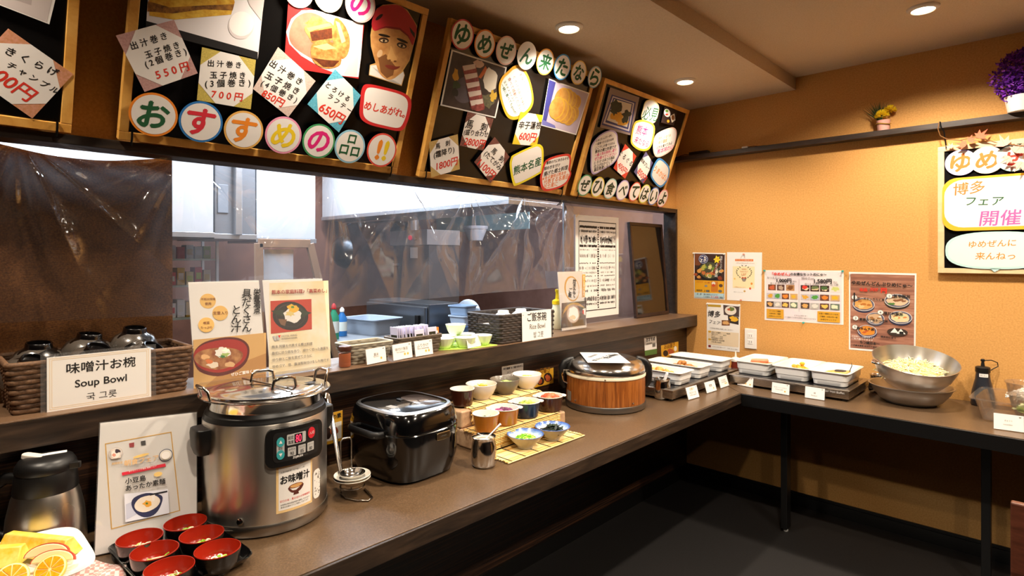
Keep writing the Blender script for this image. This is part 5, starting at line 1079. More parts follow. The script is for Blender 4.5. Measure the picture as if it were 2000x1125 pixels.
for k, (dx, dy, a) in enumerate(((0, .02, .3), (.012, -.03, .1))):
    m = MB().tube([(-.06, 0, .004), (-.04, 0, .004), (0, .004, .008), (.035, 0, .012), (.058, -.002, .022)], [.006, .02, .024, .016, .004], FISHM, 14, flat=.55).slab(smooth_poly([(-.01, -.012), (.02, -.014), (.04, -.006), (.03, .01), (-.005, .012)], 3), .0195, .0215, FSK)
    m.tube([(.054, -.002, .022), (.064, -.002, .05), (.062, 0, .066)], [.006, .005, .001], FSK, 6, flat=.3)
    tag(m.build('fried_fish', None, 50, loc=(.955 + dx, -.255 + dy, HP + .036 + .006 * k), rot=(0, 0, a)), ['grilled fish piece with dark tail at the back of the last square dish', 'grilled fish piece with dark tail at the front of the last square dish'][k], 'fish', 'fish in the white dish')

# ---- squeeze bottle of red sauce
q = at(1418, 722, z=CT); t = thing('sauce_bottle', 'clear squeeze bottle of red sauce in the room corner behind the hot plates', 'bottle', (.405, -.19, CT))
MB().lathe([(.024, 0), (.026, .003), (.026, .06), (.0235, .068), (.0235, .0855)], M('#6b2416', .3, coat=.4, name='red_sauce'), 28).build('body', t, 40)
MB().lathe([(.0255, .086), (.0255, .1), (.019, .106), (.0065, .11), (.003, .142), (.001, .143)], M('#efe6d6', .4), 28).build('nozzle_cap', t, 40)

# ---- steel mixing bowls with cabbage
SB = MB().lathe([(.09, 0), (.10, .001), (.128, .02), (.155, .055), (.168, .082), (.174, .084), (.174, .0865), (.165, .086), (.152, .057), (.125, .023), (.098, .005), (.001, .004)], aniso(brushed('bowl_steel', '#c4c0bb', .34), .34, .5), 64).build('mixing_bowl', None, 60, loc=(1.268, -.232, CT))
tag(SB, 'lower steel mixing bowl standing flat on the side counter', 'bowl')
t = thing('mixing_bowl', 'upper tilted steel mixing bowl of shredded cabbage nested in the lower bowl', 'bowl', (1.272, -.225, CT + .084), (math.radians(15), math.radians(4), .3))
MB().lathe([(.08, 0), (.09, .001), (.12, .02), (.15, .06), (.168, .105), (.174, .13), (.176, .1315), (.1725, .1325), (.165, .106), (.147, .062), (.117, .024), (.086, .005), (.001, .004)], aniso(brushed('bowl_steel_bright', '#e6e2dc', .3), .3, .75), 80).build('basin', t, 60)
MB().slab([(.155, -.03), (.185, -.02), (.198, 0), (.185, .02), (.155, .03)], .118, .128, CHROME, RZ(-2.75)).build('pouring_lip', t, 40, .003)
heap('shredded_cabbage', 'pale shredded cabbage in the upper steel bowl', (1.272, -.232, CT + .144), 320, .132, .132, .03, .012, [C('#efe6b4'), C('#f6f0d0'), C('#e2d48c')], 41, 'strand', base=C('#ece2b2')).rotation_euler = (math.radians(15), math.radians(4), 0)
t = thing('steel_cup', 'small steel cup behind the mixing bowls', 'cup', (1.105, -.09, CT)); MB().lathe([(.03, 0), (.04, .003), (.044, .02), (.036, .07), (.036, .085), (.039, .09), (.034, .085), (.033, .07), (.001, .006)], CHROME, 36).build('body', t, 50)

# ---- dressing bottle
t = thing('dressing_bottle', 'dark squeeze bottle of dressing with a tethered black cap and white label', 'bottle', (1.523, -.06, CT))
MB().lathe([(.042, 0), (.046, .004), (.046, .03), (.041, .07), (.029, .125), (.0265, .15), (.0265, .156)], M('#23262e', .3, coat=.3, name='dressing'), 36).build('body', t, 50)
MB().lathe([(.0285, .1565), (.0285, .178), (.024, .182), (.008, .184), (.006, .2), (.0055, .205)], BLACK_PLASTIC, 32).build('nozzle_cap', t, 40)
MB().lathe([(.005, .2055), (.0085, .207), (.0085, .215), (.005, .218), (.001, .218)], BLACK_PLASTIC, 20).build('tip_cap', t, 40)
MB().tube([(.008, .006, .211), (.03, .025, .212), (.05, .045, .2), (.052, .047, .183), (.036, .033, .172), (.028, .022, .165)], .0022, BLACK_PLASTIC, 8).build('tether', t)
m = MB(); m.warp = wrapcyl(.0288, math.radians(-78)); grid_slab(m, -.017, .017, .136, .152, .0003, .0009, .001, PAPER, 10); lb_ = m.build('label', t, 0)
m = MB(); m.warp = wrapcyl(.0288, math.radians(-78)); m.text('おしたし', INK, (-.012, .144), (.012, .144), .0013); m.build('lettering', lb_, 0)

# ---- clear tub with two clear bowls
CLP = clear_mat('clear_polycarbonate', '#fbf8f4', .035, .10)
tub = MB().sq([(.14, .122, .001, 9), (.15, .132, .004, 9), (.175, .152, .088, 9), (.192, .168, .09, 9), (.192, .168, .094, 9), (.172, .149, .093, 9), (.147, .129, .008, 9)], CLP, 64).build('clear_tub', None, 50, loc=(1.70, -.262, CT), rot=(0, 0, -.06))
tag(tub, 'clear plastic tub holding the two clear salad bowls at the counter end', 'tub')
def cbowl(x, y, z, r, h, lb):
    o = MB().lathe([(r * .5, 0), (r * .55, .002), (r * .85, h * .5), (r * .97, h * .93), (r * 1.03, h * .96), (r * 1.03, h), (r * .95, h * .96), (r * .82, h * .5), (r * .5, .005), (.001, .004)], CLP, 44).build('clear_bowl', None, 50, loc=(x, y, z)); tag(o, lb, 'bowl', 'clear salad bowls')
cbowl(1.705, -.328, CT + .0095, .078, .112, 'clear bowl of sliced cucumber at the front of the plastic tub'); heap('sliced_cucumber', 'sliced green cucumber in the front clear bowl', (1.705, -.328, CT + .052), 60, .052, .052, .034, .012, [C('#bcd67a'), C('#8fb84c'), C('#e2edbc')], 51, 'chip', base=C('#b5d072'))
cbowl(1.685, -.175, CT + .0095, .076, .138, 'clear bowl of sliced onion at the back of the plastic tub'); heap('sliced_onion', 'white sliced onion in the back clear bowl', (1.685, -.175, CT + .075), 90, .052, .052, .045, .012, [C('#f4efe8'), C('#fbf8f4')], 52, 'strand', base=C('#f1ece4'))
# ------------------------------------------------------------------ things on the sill shelf of the hatch
ST = 1.0565
def rrpath(hx, hy, r, n):
    """n points evenly round a rounded rectangle"""
    base = rrect(-hx, -hy, hx, hy, r, 8); L = [0]
    for a, b in zip(base, base[1:] + base[:1]): L.append(L[-1] + math.dist(a, b))
    o = []
    for k in range(n):
        s_ = L[-1] * k / n
        for i in range(len(base)):
            if L[i + 1] >= s_:
                a, b = base[i], base[(i + 1) % len(base)]; t_ = (s_ - L[i]) / max(1e-9, L[i + 1] - L[i])
                o.append((a[0] + (b[0] - a[0]) * t_, a[1] + (b[1] - a[1]) * t_)); break
    return o
def woven_basket(name, label, c, hx, hy, h, rope, amp, m1, m2, taper=.04, rim=.007, hole=None, rad=.012, flat=1.0):
    t = thing(name, label, 'basket', c); nr = int(h / (rope * 1.75 * flat)); m = MB(); n = int((hx + hy) * 4 / .0075)
    for k in range(nr):
        z = rope * flat + k * (h - 2 * rope * flat) / max(1, nr - 1); f = 1 - taper * (1 - z / h); pts = []
        for i, p in enumerate(rrpath(hx * f, hy * f, rad, n)):
            d = amp * math.sin(i * 2 * pi / 5 + pi * k); q = math.hypot(*p); keep = not (hole and p[1] < -hy * f * .93 and abs(p[0] - hole[0]) < hole[1] and abs(z - hole[2]) < hole[3])
            pts.append(((p[0] * (1 + d / q), p[1] * (1 + d / q), z), keep))
        if all(k_ for _, k_ in pts): m.tube([p for p, _ in pts], rope, m1 if k % 2 else m2, 6, True, flat=flat)
        else:
            j = next(i for i in range(n) if not pts[i - 1][1] and pts[i][1]); o = []
            for i in range(n):
                p, k_ = pts[(j + i) % n]
                if not k_: break
                o.append(p)
            m.tube(o, rope, m1 if k % 2 else m2, 6, flat=flat)
    m.build('woven_wall', t, 60)
    MB().tube([(p[0], p[1], h) for p in rrpath(hx, hy, rad, 90)], rim, m2, 8, True).build('rim', t, 60)
    f = 1 - taper; MB().slab(rrect(-hx * f + .004, -hy * f + .004, hx * f - .004, hy * f - .004, rad), .0005, .006, m1).build('base', t, 0)
    return t
SG = [mottled('seagrass_a', [(.3, '#3a271a'), (.7, '#6a4a30')], 160, .7, .5, (1, 1, 2)), mottled('seagrass_b', [(.3, '#4c3523'), (.7, '#7d5a3c')], 160, .7, .5, (1, 1, 2))]
DKW = [M('#2c231d', .55, name='dark_weave'), M('#3a2f28', .5, name='dark_weave_light')]
t = woven_basket('soup_bowl_basket', 'brown seagrass basket of black soup bowls with a white sign, before the brown cloth', (-.083, -3.192, ST), .107, .198, .118, .0062, .0026, SG[0], SG[1], .08)
# its sign
P = Plane((.034, -3.318, ST - .003), (0, 1, 0), (-.02, 0, 1)); P.m = Matrix.Translation(Vector((.083, 3.192, -ST))) @ P.m
inv = Matrix.Translation(Vector((-.083, -3.192, ST)))
sg = MB(P.m).box(-.012, .232, -.004, .142, -.0012, -.0004, CLEAR).box(0, .22, .002, .134, -.0004, .0006, PAPER).build('paper_sign', t, 0, label='white laminated sign reading soup bowl')
m = MB(P.m); cr = C('#f0d3a4')
for a in (.005, .009):
    for r_ in ((a, a + .002, .22 - a, a + .003), (a, .135 - a, .22 - a, .136 - a), (a, a + .002, a + .001, .136 - a), (.219 - a, a + .002, .22 - a, .136 - a)): m.poly(rect(*r_), cr, .0008)
m.build('border_print', sg, 0)
m = MB(P.m); m.text('味噌汁お椀', INK, (.038, .102), (.184, .102), .001, bold=.012, hmul=.95); m.text('Soup Bowl', INK, (.055, .0595), (.164, .0595), .001, bold=.014); m.text('국 그릇', INK, (.078, .026), (.142, .026), .001, hmul=.95); m.build('lettering', sg, 0)
# black carved bowls upside down in it
CB = N('black_carved_lacquer', Roughness=.22, Coat_Weight=.5); v = CB.coords((1, 1, 1))
vo = CB.add('ShaderNodeTexVoronoi', {'Vector': v, 'Scale': 34.0}); st = CB.add('ShaderNodeTexWave', {'Vector': v, 'Scale': 110.0, 'Distortion': 1.0})
th = CB.add('ShaderNodeMath', {0: vo.outputs['Color'], 1: .55}, operation='GREATER_THAN'); mx = CB.add('ShaderNodeMath', {0: th.outputs[0], 1: CB.add('ShaderNodeMapRange', {'Value': st.outputs['Fac'], 'To Min': .35, 'To Max': 1.0}).outputs[0]}, operation='MULTIPLY')
CB.link(CB.ramp(mx.outputs[0], [(0, '#0b0908'), (1, '#5c544c')]), 'Base Color'); CB.bump(vo.outputs['Distance'], .35, .003)
KBL = M('#0a0808', .2, coat=.6, name='black_foot')
def soup_bowl(loc, rot, lb):
    t = thing('soup_bowl', lb, 'bowl', loc, rot, 'black soup bowls in the basket')
    MB().lathe([(.058, -.056), (.0595, -.05), (.058, -.03), (.048, -.012), (.034, -.003), (.030, 0)], CB.m, 44, cap0=False, cap1=False).build('shell', t, 60)
    MB().lathe([(.031, -.002), (.0295, .004), (.0285, .0125), (.0275, .0135), (.0245, .0125), (.0235, .003), (.001, .002)], KBL, 40, cap0=False).build('foot_ring', t, 50)
    return t
fb = None
for x, y, z, rx, ry, lb in ((-.14, -3.312, .137, 0, .12, 'black soup bowl at the back left of the seagrass basket'), (-.072, -3.333, .105, -.1, .62, 'black soup bowl tilted over the front left basket edge'), (-.13, -3.205, .152, -.08, .12, 'black soup bowl standing highest at the back middle of the seagrass basket'),
                            (-.06, -3.20, .122, -.12, .5, 'black soup bowl tilted forward in the basket middle behind the sign'), (-.12, -3.10, .160, 0, .15, 'black soup bowl at the back right of the seagrass basket near the soup poster'), (-.05, -3.075, .112, -.3, .55, 'black soup bowl tilted forward at the right end of the seagrass basket')):
    loc = (x, y, ST + z); rot = (rx, ry, .2)
    if fb is None: fb = soup_bowl(loc, rot, lb)
    else: dup(fb, loc, rot, lb)

# ---- two acrylic posters
def sill_poster(name, label, y0, w, h, x0=.012, lean=.2):
    P = Plane((x0, y0, ST + .002), (0, 1, 0), (-lean, 0, 1)); t, sh = acrylic_stand(name, label, P, w, h)
    MB().box(0, w, -.0015, .001, -.03, .05, ACRYLIC, Matrix.Rotation(-math.atan(lean), 4, 'X')).build('foot_plate', t, 0)
    return P, t, Sheet(sh, P, .0003)
P, t, S = sill_poster('pork_soup_poster', 'acrylic stand poster with a big photo of pork soup beside the seagrass basket', -2.984, .209, .306)
TAN1 = C('#d2a566'); OR_ = C('#f3c26a'); BR = C('#8a4a1c')
for px, py, a, b in ((406, 588, '不知火味噌', '使用'), (430, 611.5, '生姜入り', ''), (402.6, 634.6, '根菜', 'たっぷり')):
    ls = [(a, BR, (px - (14 if len(a) > 3 else 6), py - (3.5 if b else 0)), (px + (14 if len(a) > 3 else 6), py - (4 if b else .5)), {'shear': 0})]
    if b: ls.append((b, BR, (px - (6 if len(b) < 3 else 11), py + 5.5), (px + (6 if len(b) < 3 else 11), py + 5), {'shear': 0}))
    m = S.disc('', px, py, 29, OR_, INK, name='orange_spot'); m.data.materials[1] = OR_; S.letters(m, ls, S.z + .0006, 0)
SOUP = spots('pork_soup', '#8a4a28', '#c08a54', 40)
S.photo([(377, 664), (519, 650), (519, 742), (378, 760)], [TAN1, (C('#b9864c'), [(440, 720), (519, 690), (519, 742), (400, 755)]), (C('#5b150f'), smooth_poly([(378, 705), (380, 685), (400, 668), (440, 659), (470, 662), (486, 678), (482, 705), (462, 724), (425, 735), (390, 726)], 4)), (C('#a3251c'), smooth_poly([(378, 700), (382, 684), (402, 671), (440, 663), (468, 666), (482, 680), (478, 702), (458, 719), (425, 728), (392, 720)], 4)), (SOUP, smooth_poly([(379, 702), (384, 690), (404, 682), (440, 679), (466, 684), (474, 694), (462, 710), (428, 722), (394, 716)], 4)), (C('#e6b27a'), ragged(400, 697, 8, 5, 2)), (C('#e9d8c2'), ragged(415, 713, 12, 6, 3)), (C('#dcae7c'), ragged(450, 712, 10, 6, 4)), (C('#d6743a'), ragged(408, 706, 7, 4, 5)), (C('#f0ece2'), ragged(434, 689, 14, 10, 6, 16, .3)), (C('#a9bf6a'), ragged(438, 693, 9, 5, 7, 14, .5)), (C('#3f6a3c'), ragged(434, 697, 6, 3, 8, 12, .6)), (C('#e7ead2'), ragged(441, 684, 7, 5, 9, 12, .5))])
V_ = {'vertical': True, 'shear': .05}
S.letters(S.r, [('栄養満点', INK, (501, 564), (501, 613), V_), ('具だくさん', INK, (481, 565), (481, 648), {'vertical': True, 'shear': .05, 'bold': .01}), ('とん汁', INK, (461, 597), (460, 649), {'vertical': True, 'shear': .05, 'bold': .01}), ('ぜひご賞味ください', PAPER, (450, 732), (513, 722), {'shear': 0})], S.z + .0008)
P, t, S = sill_poster('takana_rice_poster', 'acrylic stand poster of takana rice in a black dish on red, with four text lines', -2.769, .209, .306, .016)
S.photo([(526, 553), (641, 548), (646, 716), (525, 735)], [spots('cream_print', '#f2dcae', '#f7ecd6', 12)])
S.photo([(528, 588), (608, 584), (609, 643), (529, 652)], [C('#c33a22'), (C('#17110f'), (567, 617, 35, 28, .1)), (C('#3a302c'), (567, 616, 29, 22.5, .1)), (C('#17110f'), (567, 617, 27, 21, .1)), (C('#27351f'), [(529, 607), (553, 605), (556, 619), (540, 615)]), (C('#27351f'), [(585, 603), (608, 611), (588, 621), (578, 617)]), (C('#efeae2'), ragged(571, 617, 17, 14, 3, 18, .15)), (C('#f2b92a'), ragged(572, 602, 11, 7, 5, 14, .3)), (C('#5f8a3a'), ragged(571, 600, 3, 2.5, 6)), (C('#d9c27a'), ragged(566, 613, 8, 5, 8, 14, .4)), (C('#7a5a44'), [(543, 623), (560, 624), (556, 637), (548, 634)])])
MAR = C('#8c1c1c')
S.photo([(532, 656.5), (536, 656), (540, 665), (536, 666)], [C('#b9b7b6')], name='logo_stroke'); S.photo([(538.5, 655.8), (542.5, 655.3), (545, 664), (541, 665)], [C('#b9b7b6')], name='logo_stroke')
m = MB(); z = S.up(2); m.poly([S.P(*q) for q in ((542, 655.5), (547.5, 654.8), (545, 660))], C('#c8202e'), z); m.build('logo_triangle', S.r, 0)
S.letters(S.r, [('熊本の家庭料理♪「高菜めし」', MAR, (530, 571), (637, 567.5), {'bold': .015}), ('HOTEL WING', GREY_INK, (549, 657), (579, 654.5)), ('INTERNATIONAL', GREY_INK, (549, 662), (580, 659.5)), ('熊本 阿蘇を代表する郷土料理', GREY_INK, (530, 678), (609, 671)), ('最初に炒り卵を作り、細かく切った高菜を', GREY_INK, (530, 690.5), (640, 679.5)), ('炒り卵とご飯を混ぜてさらに', GREY_INK, (531, 703.5), (608, 694)), ('炒めゴマ、塩、醤油等味付けをした物です', GREY_INK, (531, 716.5), (641, 702.5))], S.z + .0008, 0)

# ---- red seasoning jar
t = thing('seasoning_jar', 'small glass jar of red seasoning with a brown lid beside the takana rice poster', 'jar', (.030, -2.518, ST))
MB().lathe([(.018, .001), (.0195, .004), (.0195, .046), (.001, .046)], M('#b3561a', .5, name='chili_powder'), 28).build('powder', t, 40)
MB().lathe([(.020, 0), (.022, .003), (.022, .012), (.0208, .014), (.0208, .05), (.018, .054)], ACRYLIC, 10, cap1=False).build('glass', t, 0)
MB().lathe([(.0205, .0545), (.0212, .056), (.0212, .069), (.0195, .071), (.001, .0712)], M('#4a2416', .45), 28).build('lid', t, 40)

# ---- small strap baskets and their cards
GW = [M('#8f8674', .5, name='grey_strap'), M('#a59b86', .5, name='grey_strap_light')]
woven_basket('strap_basket', 'grey strap woven basket behind the soy sauce card', (-.018, -2.412, ST), .052, .088, .068, .0048, .0016, GW[0], GW[1], .22, .0045, rad=.01, flat=1.3)
BWV = [M('#4c3f30', .5), M('#5e5040', .5)]
woven_basket('strap_basket', 'dark brown strap woven basket packed with seaweed sachets', (-.045, -2.175, ST), .05, .103, .066, .0048, .0016, BWV[0], BWV[1], .12, .0042, rad=.008, flat=1.3)
FOIL = clear_mat('sachet_film', '#ffffff', .25, .2, .1); SEAW = C('#2b2a14'); LIL = M('#d9d4ea', .35); GOLDS = C('#9c8338')
def sachet(k, y, x, rz, rx):
    t = thing('seaweed_sachet', 'slim seaweed sachet standing in the dark strap basket, %s from the grey basket' % ORD[k], 'sachet', (x, y, ST + .0065), (rx, 0, rz), 'seaweed sachets')
    MB().box(-.022, .022, -.0015, .0015, 0, .10, LIL).build('wrapper', t, 0, .001)
    for s_ in (-1, 1): MB().box(-.017, .017, s_ * .0018 - .0002, s_ * .0018 + .0002, .006, .07, SEAW).build('seaweed_print', t, 0)
    return t
ORD = ['first', 'second', 'third', 'fourth', 'fifth', 'sixth', 'seventh', 'eighth', 'ninth', 'tenth', 'eleventh', 'twelfth', 'thirteenth', 'fourteenth', 'fifteenth', 'sixteenth', 'seventeenth', 'eighteenth']
rs = random.Random(8); f0 = None
for k in range(17):
    y = -2.258 + k * .0094; x = -.045 + rs.uniform(-.006, .006); rz = rs.uniform(-.1, .1); rx = .10 + rs.uniform(-.04, .04)
    if f0 is None: f0 = sachet(k, y, x, rz, rx)
    else: dup(f0, (x, y, ST + .0065), (rx, 0, rz), 'slim seaweed sachet standing in the dark strap basket, %s from the grey basket' % ORD[k])
def flat_pack(y, rz, z, lb, a, b, w=.045, h=.08):
    t = thing('seaweed_sachet' if a == LIL else 'seasoning_sachet', lb, 'sachet', (-.012 if a == LIL else -.02, y, ST + z), (0, -.08, rz))
    MB().box(-.0015, .0015, -w / 2, w / 2, 0, h, a).build('wrapper', t, 0, .001); MB().box(.0016, .002, -w * .36, w * .36, h * .12, h * .78, b).build('print', t, 0)
    m = MB(); m.slab(ell((0, h * .5), .010, .012), .0021, .0024, LIL, RZ(pi / 2) @ RX(pi / 2)); m.build('badge_print', t, 0)
flat_pack(-2.168, 0, .012, 'seaweed sachet turned to the front in the dark strap basket, before the standing row', LIL, SEAW)
flat_pack(-2.105, 0, .016, 'seaweed sachet turned to the front at the far end of the standing row', LIL, SEAW)
ORNG = C('#e87a1e')
flat_pack(-2.088, .12, .03, 'orange seasoning sachet at the end of the dark strap basket', ORNG, M('#f4ead8', .5), .05, .062)
def tent_card(label, bl, br, tl, z, lean, lines, dots=(), lip=.012):
    b0, b1 = at(*bl, z=z), at(*br, z=z); u = Vector((b1.x - b0.x, b1.y - b0.y, 0)).normalized(); back = Vector((-u.y, u.x, 0))
    P = Plane(b0 + Vector((0, 0, .0025)), u, Vector((0, 0, 1)) + back * lean); w = (b1 - b0).length; h = P(*tl)[1]
    t = thing('tent_card', label, 'card stand', Mw=P.m)
    MB().box(-.003, w + .003, -.001, h + .002, -.003, -.001, ACRYLIC).build('acrylic_holder', t, 0)
    MB().box(-.003, w + .003, -.0018, -.0002, -.03, .004, ACRYLIC, Matrix.Rotation(-math.atan(lean), 4, 'X')).build('foot', t, 0)
    MB().box(0, w, 0, h, -.0009, 0, GLOSSY_PAPER).build('card', t, 0)
    m = MB()
    for s_, ink, u0, v0, u1, v1 in lines: m.text(s_, ink, (u0 * w, v0 * h), (u1 * w, v1 * h), .0006)
    m.poly([(w * .84, h * .93), (w * .88, h * .90), (w * .92, h * .93), (w * .905, h * .84), (w * .88, h * .87), (w * .855, h * .84)], GREY_INK, .0006)
    m.build('lettering', t, 0)
    if dots:
        m = MB()
        for a, b in dots: m.poly(ell((a * w, b * h), h * .09), C('#f3cf86'), .0004).poly(ell((a * w, b * h), h * .05), C('#d99a2a'), .0007)
        m.build('allergen_dots', t, 0)
    return t
tent_card('white soy sauce card before the grey strap basket', (717, 714), (755, 706), (713, 683), ST, .14, [('醤油', GREY_INK, .38, .58, .6, .58), ('Soy sauce', GREY_INK, .36, .42, .64, .42)], [(.74, .28)])
tent_card('white seasoned seaweed card before the dark strap basket', (769, 706), (806, 698.5), (766, 674), ST, .14, [('味付け海苔', GREY_INK, .12, .66, .78, .66), ('Nori (seaweed)', GREY_INK, .18, .46, .62, .46)], [(.6, .3), (.76, .3)])
tent_card('white rice topping card standing next to the seasoned seaweed card', (812, 698), (846, 692), (809, 667), ST, .14, [('ふりかけ', INK, .12, .68, .76, .68), ('Rice seasoning', GREY_INK, .14, .47, .78, .47)], [(.6, .28), (.77, .28)])

# ---- green paper leaf with white cups
LEAF = mottled('green_paper', [(.3, '#a9cf4a'), (.7, '#c2e06a')], 30, .5, .2)
o = MB().slab(smooth_poly([(-.02, -2.085), (.045, -1.98), (.066, -1.86), (.058, -1.815), (-.02, -1.83), (-.10, -1.83), (-.13, -1.92), (-.10, -2.05)], 6), ST + .0002, ST + .0016, LEAF).build('paper_leaf', None, 0)
tag(o, 'bright green paper leaf lying under the ribbed white cups', 'paper')
def cup(x, y, z, lb, r=.044, h=.042):
    t = thing('ribbed_cup', lb, 'cup', (x, y, z), 0, 'ribbed white cups on the green leaf')
    MB().lathe([(r * .55, 0), (r * .6, .001), (r * .8, h * .4), (r * .95, h * .85), (r, h)], M('#e6efc8', .35, name='ribbed_cup'), 56, None, 1, 1, lambda a, rr, zz: .015 * math.sin(a * 18), True, False).build('outside', t, 60)
    MB().lathe([(r, h), (r * .96, h * 1.01), (r * .9, h * .8), (r * .7, h * .3), (.001, h * .15)], M('#f6f6ee', .35), 56, cap0=False).build('inside', t, 60)
    return t
LF = ST + .0018; c0 = None
for x, y, z, lb in ((-.03, -2.035, LF, 'ribbed white cup on the leaf nearest the rice topping card'), (.012, -1.955, LF, 'ribbed white cup on the front of the leaf, left of the natto card'), (-.085, -1.975, LF, 'ribbed white cup at the back of the leaf'), (-.072, -1.882, LF, 'ribbed white cup at the back of the leaf nearest the rice bowl basket'), (.014, -1.862, LF, 'ribbed white cup behind the natto card')):
    if c0 is None: c0 = cup(x, y, z, lb)
    else: dup(c0, (x, y, z), .3, lb)
dup(c0, (-.079, -1.928, LF + .0435), 0, 'ribbed white cup stacked on the two back cups')
tent_card('white natto card leaning before the cups on the green leaf', (914, 682), (940, 676.5), (910, 657), ST + .0005, .2, [('納豆', GREY_INK, .3, .58, .62, .58), ('Natto', GREY_INK, .34, .4, .6, .4)])

# ---- rice bowl basket
rb = woven_basket('rice_bowl_basket', 'dark brown woven basket of white rice bowls with a white sign', (-.045, -1.618, ST), .108, .178, .122, .0058, .0026, DKW[0], DKW[1], .03, .0055, hole=(.0, .034, .092, .014))
B0 = Vector((-.045, -1.618, ST))
P = Plane((.0725, -1.672, ST - .006), (0, 1, 0), (-.02, 0, 1)); P.m = Matrix.Translation(-B0) @ P.m
sg = MB(P.m).box(0, .2, 0, .138, -.0008, 0, PAPER).build('paper_sign', rb, 0, label='white sign reading rice bowl'); 
m = MB(P.m); m.text('ご飯茶碗', INK, (.035, .112), (.165, .108), .0006, bold=.014, hmul=1.25); m.text('Rice Bowl', GREY_INK, (.05, .068), (.155, .066), .0006, bold=.012, hmul=1.2); m.text('밥 그릇', INK, (.075, .030), (.142, .028), .0006, hmul=1.3); m.build('lettering', sg, 0)
RBP = [(.056 * a, b) for a, b in ((1.0, -.056), (1.0, -.053), (.93, -.035), (.75, -.014), (.48, -.003), (.44, 0))]
def rice_bowl(loc, lb, rot=(0, 0, 0)):
    t = thing('rice_bowl', lb, 'bowl', loc, rot, 'white rice bowls in the basket')
    MB().lathe(RBP, WHITE_CERAMIC, 40, cap0=False, cap1=False).build('shell', t, 60); MB().lathe([(.0255, -.001), (.025, .008), (.022, .009), (.021, .001), (.001, .001)], WHITE_CERAMIC, 36, cap0=False).build('foot_ring', t, 50)
    return t
r0 = None
for k, (x, y, z, lb) in enumerate(((.0, -1.73, .063, 'white rice bowl near the handle hole of the dark basket'), (-.095, -1.725, .063, 'white rice bowl in the back corner of the dark basket by the leaf'), (.0, -1.615, .063, 'white rice bowl in the basket middle under the sign'), (-.095, -1.61, .063, 'white rice bowl at the back middle of the dark basket'), (.0, -1.50, .063, 'white rice bowl at the far end of the dark basket by the sign'), (-.095, -1.50, .063, 'white rice bowl at the far back corner of the dark basket'),
                               (-.048, -1.67, .1225, 'white rice bowl on top of the others in the dark basket, nearer the leaf'), (-.048, -1.552, .1225, 'white rice bowl on top of the others in the dark basket, nearer the rice poster'))):
    if r0 is None: r0 = rice_bowl((x, y, ST + z), lb)
    else: dup(r0, (x, y, ST + z), (.0, .0, .3 * k), lb)

# ---- slim poster, mustard bottle, hung table sheet, dark framed board
P = Plane((-.028, -1.270, ST + .002), (0, 1, 0), (-.1, 0, 1)); t, sh = acrylic_stand('fresh_rice_poster', 'white acrylic stand poster of freshly cooked rice beside the rice bowl basket', P, .208, .300)
MB().box(-.004, .214, -.0015, .001, -.03, .06, ACRYLIC, Matrix.Rotation(-math.atan(.1), 4, 'X')).build('foot_plate', t, 0)
S = Sheet(sh, P, .0003); c = S.P(1117, 564); m = MB(); z = S.up()
m.slab(ell(c, .062, .066, 40, .15), z - .0003, z, C('#dba544')).poly(ell((c[0] + .003, c[1]), .054, .058, 40, .1), GLOSSY_PAPER, z + .0003); m.build('gold_ring', sh, 0)
S.photo([(1137, 536), (1143, 536), (1142, 580), (1136.5, 581)], [C('#e0a63c')], name='gold_ribbon')
S.photo([(1097, 592), (1145, 587.5), (1143.5, 634.5), (1095.5, 641)], [C('#4a403e'), (C('#2f2827'), [(1097, 620), (1143, 618), (1143, 634), (1096, 640)]), (C('#c79a4a'), smooth_poly([(1099, 614), (1104, 600), (1116, 592), (1130, 592), (1142, 602), (1128, 597), (1114, 598), (1104, 608)], 4)), (C('#a58a80'), (1119, 613, 13, 18.5)), (C('#cdbdb2'), (1119, 614, 11.5, 16)), (C('#f4f2ee'), ragged(1120, 613, 10, 13, 3, 16, .15)), (C('#e2d2b4'), ragged(1119, 620, 6, 5, 4)), (C('#efe8e6'), [(1138, 603), (1143.5, 602), (1143, 616), (1137, 612)]), (C('#d44a3a'), [(1137.5, 606), (1139.5, 605), (1140, 614), (1137, 612)])])
S.letters(sh, [('炊き立て', INK, (1121.5, 545), (1120.5, 581), {'vertical': True, 'shear': .1}), ('ご飯', INK, (1113.5, 562), (1112.5, 581), {'vertical': True, 'shear': .1}), ('おいしい白いごはん', PAPER, (1139.8, 538), (1139.5, 577), {'vertical': True})], S.z + .0008)
t = thing('mustard_bottle', 'cream squeeze bottle with a yellow nozzle cap behind the rice bowl basket', 'bottle', (-.115, -1.20, ST))
MB().lathe([(.028, 0), (.031, .004), (.031, .10), (.026, .112), (.026, .128)], M('#f1e6bd', .35, name='mayonnaise'), 30).build('body', t, 40)
MB().lathe([(.0275, .1285), (.0275, .146), (.02, .152), (.011, .156), (.009, .176), (.0085, .19), (.012, .196), (.011, .206), (.001, .208)], M('#f4cf1c', .35), 30).build('cap', t, 40)
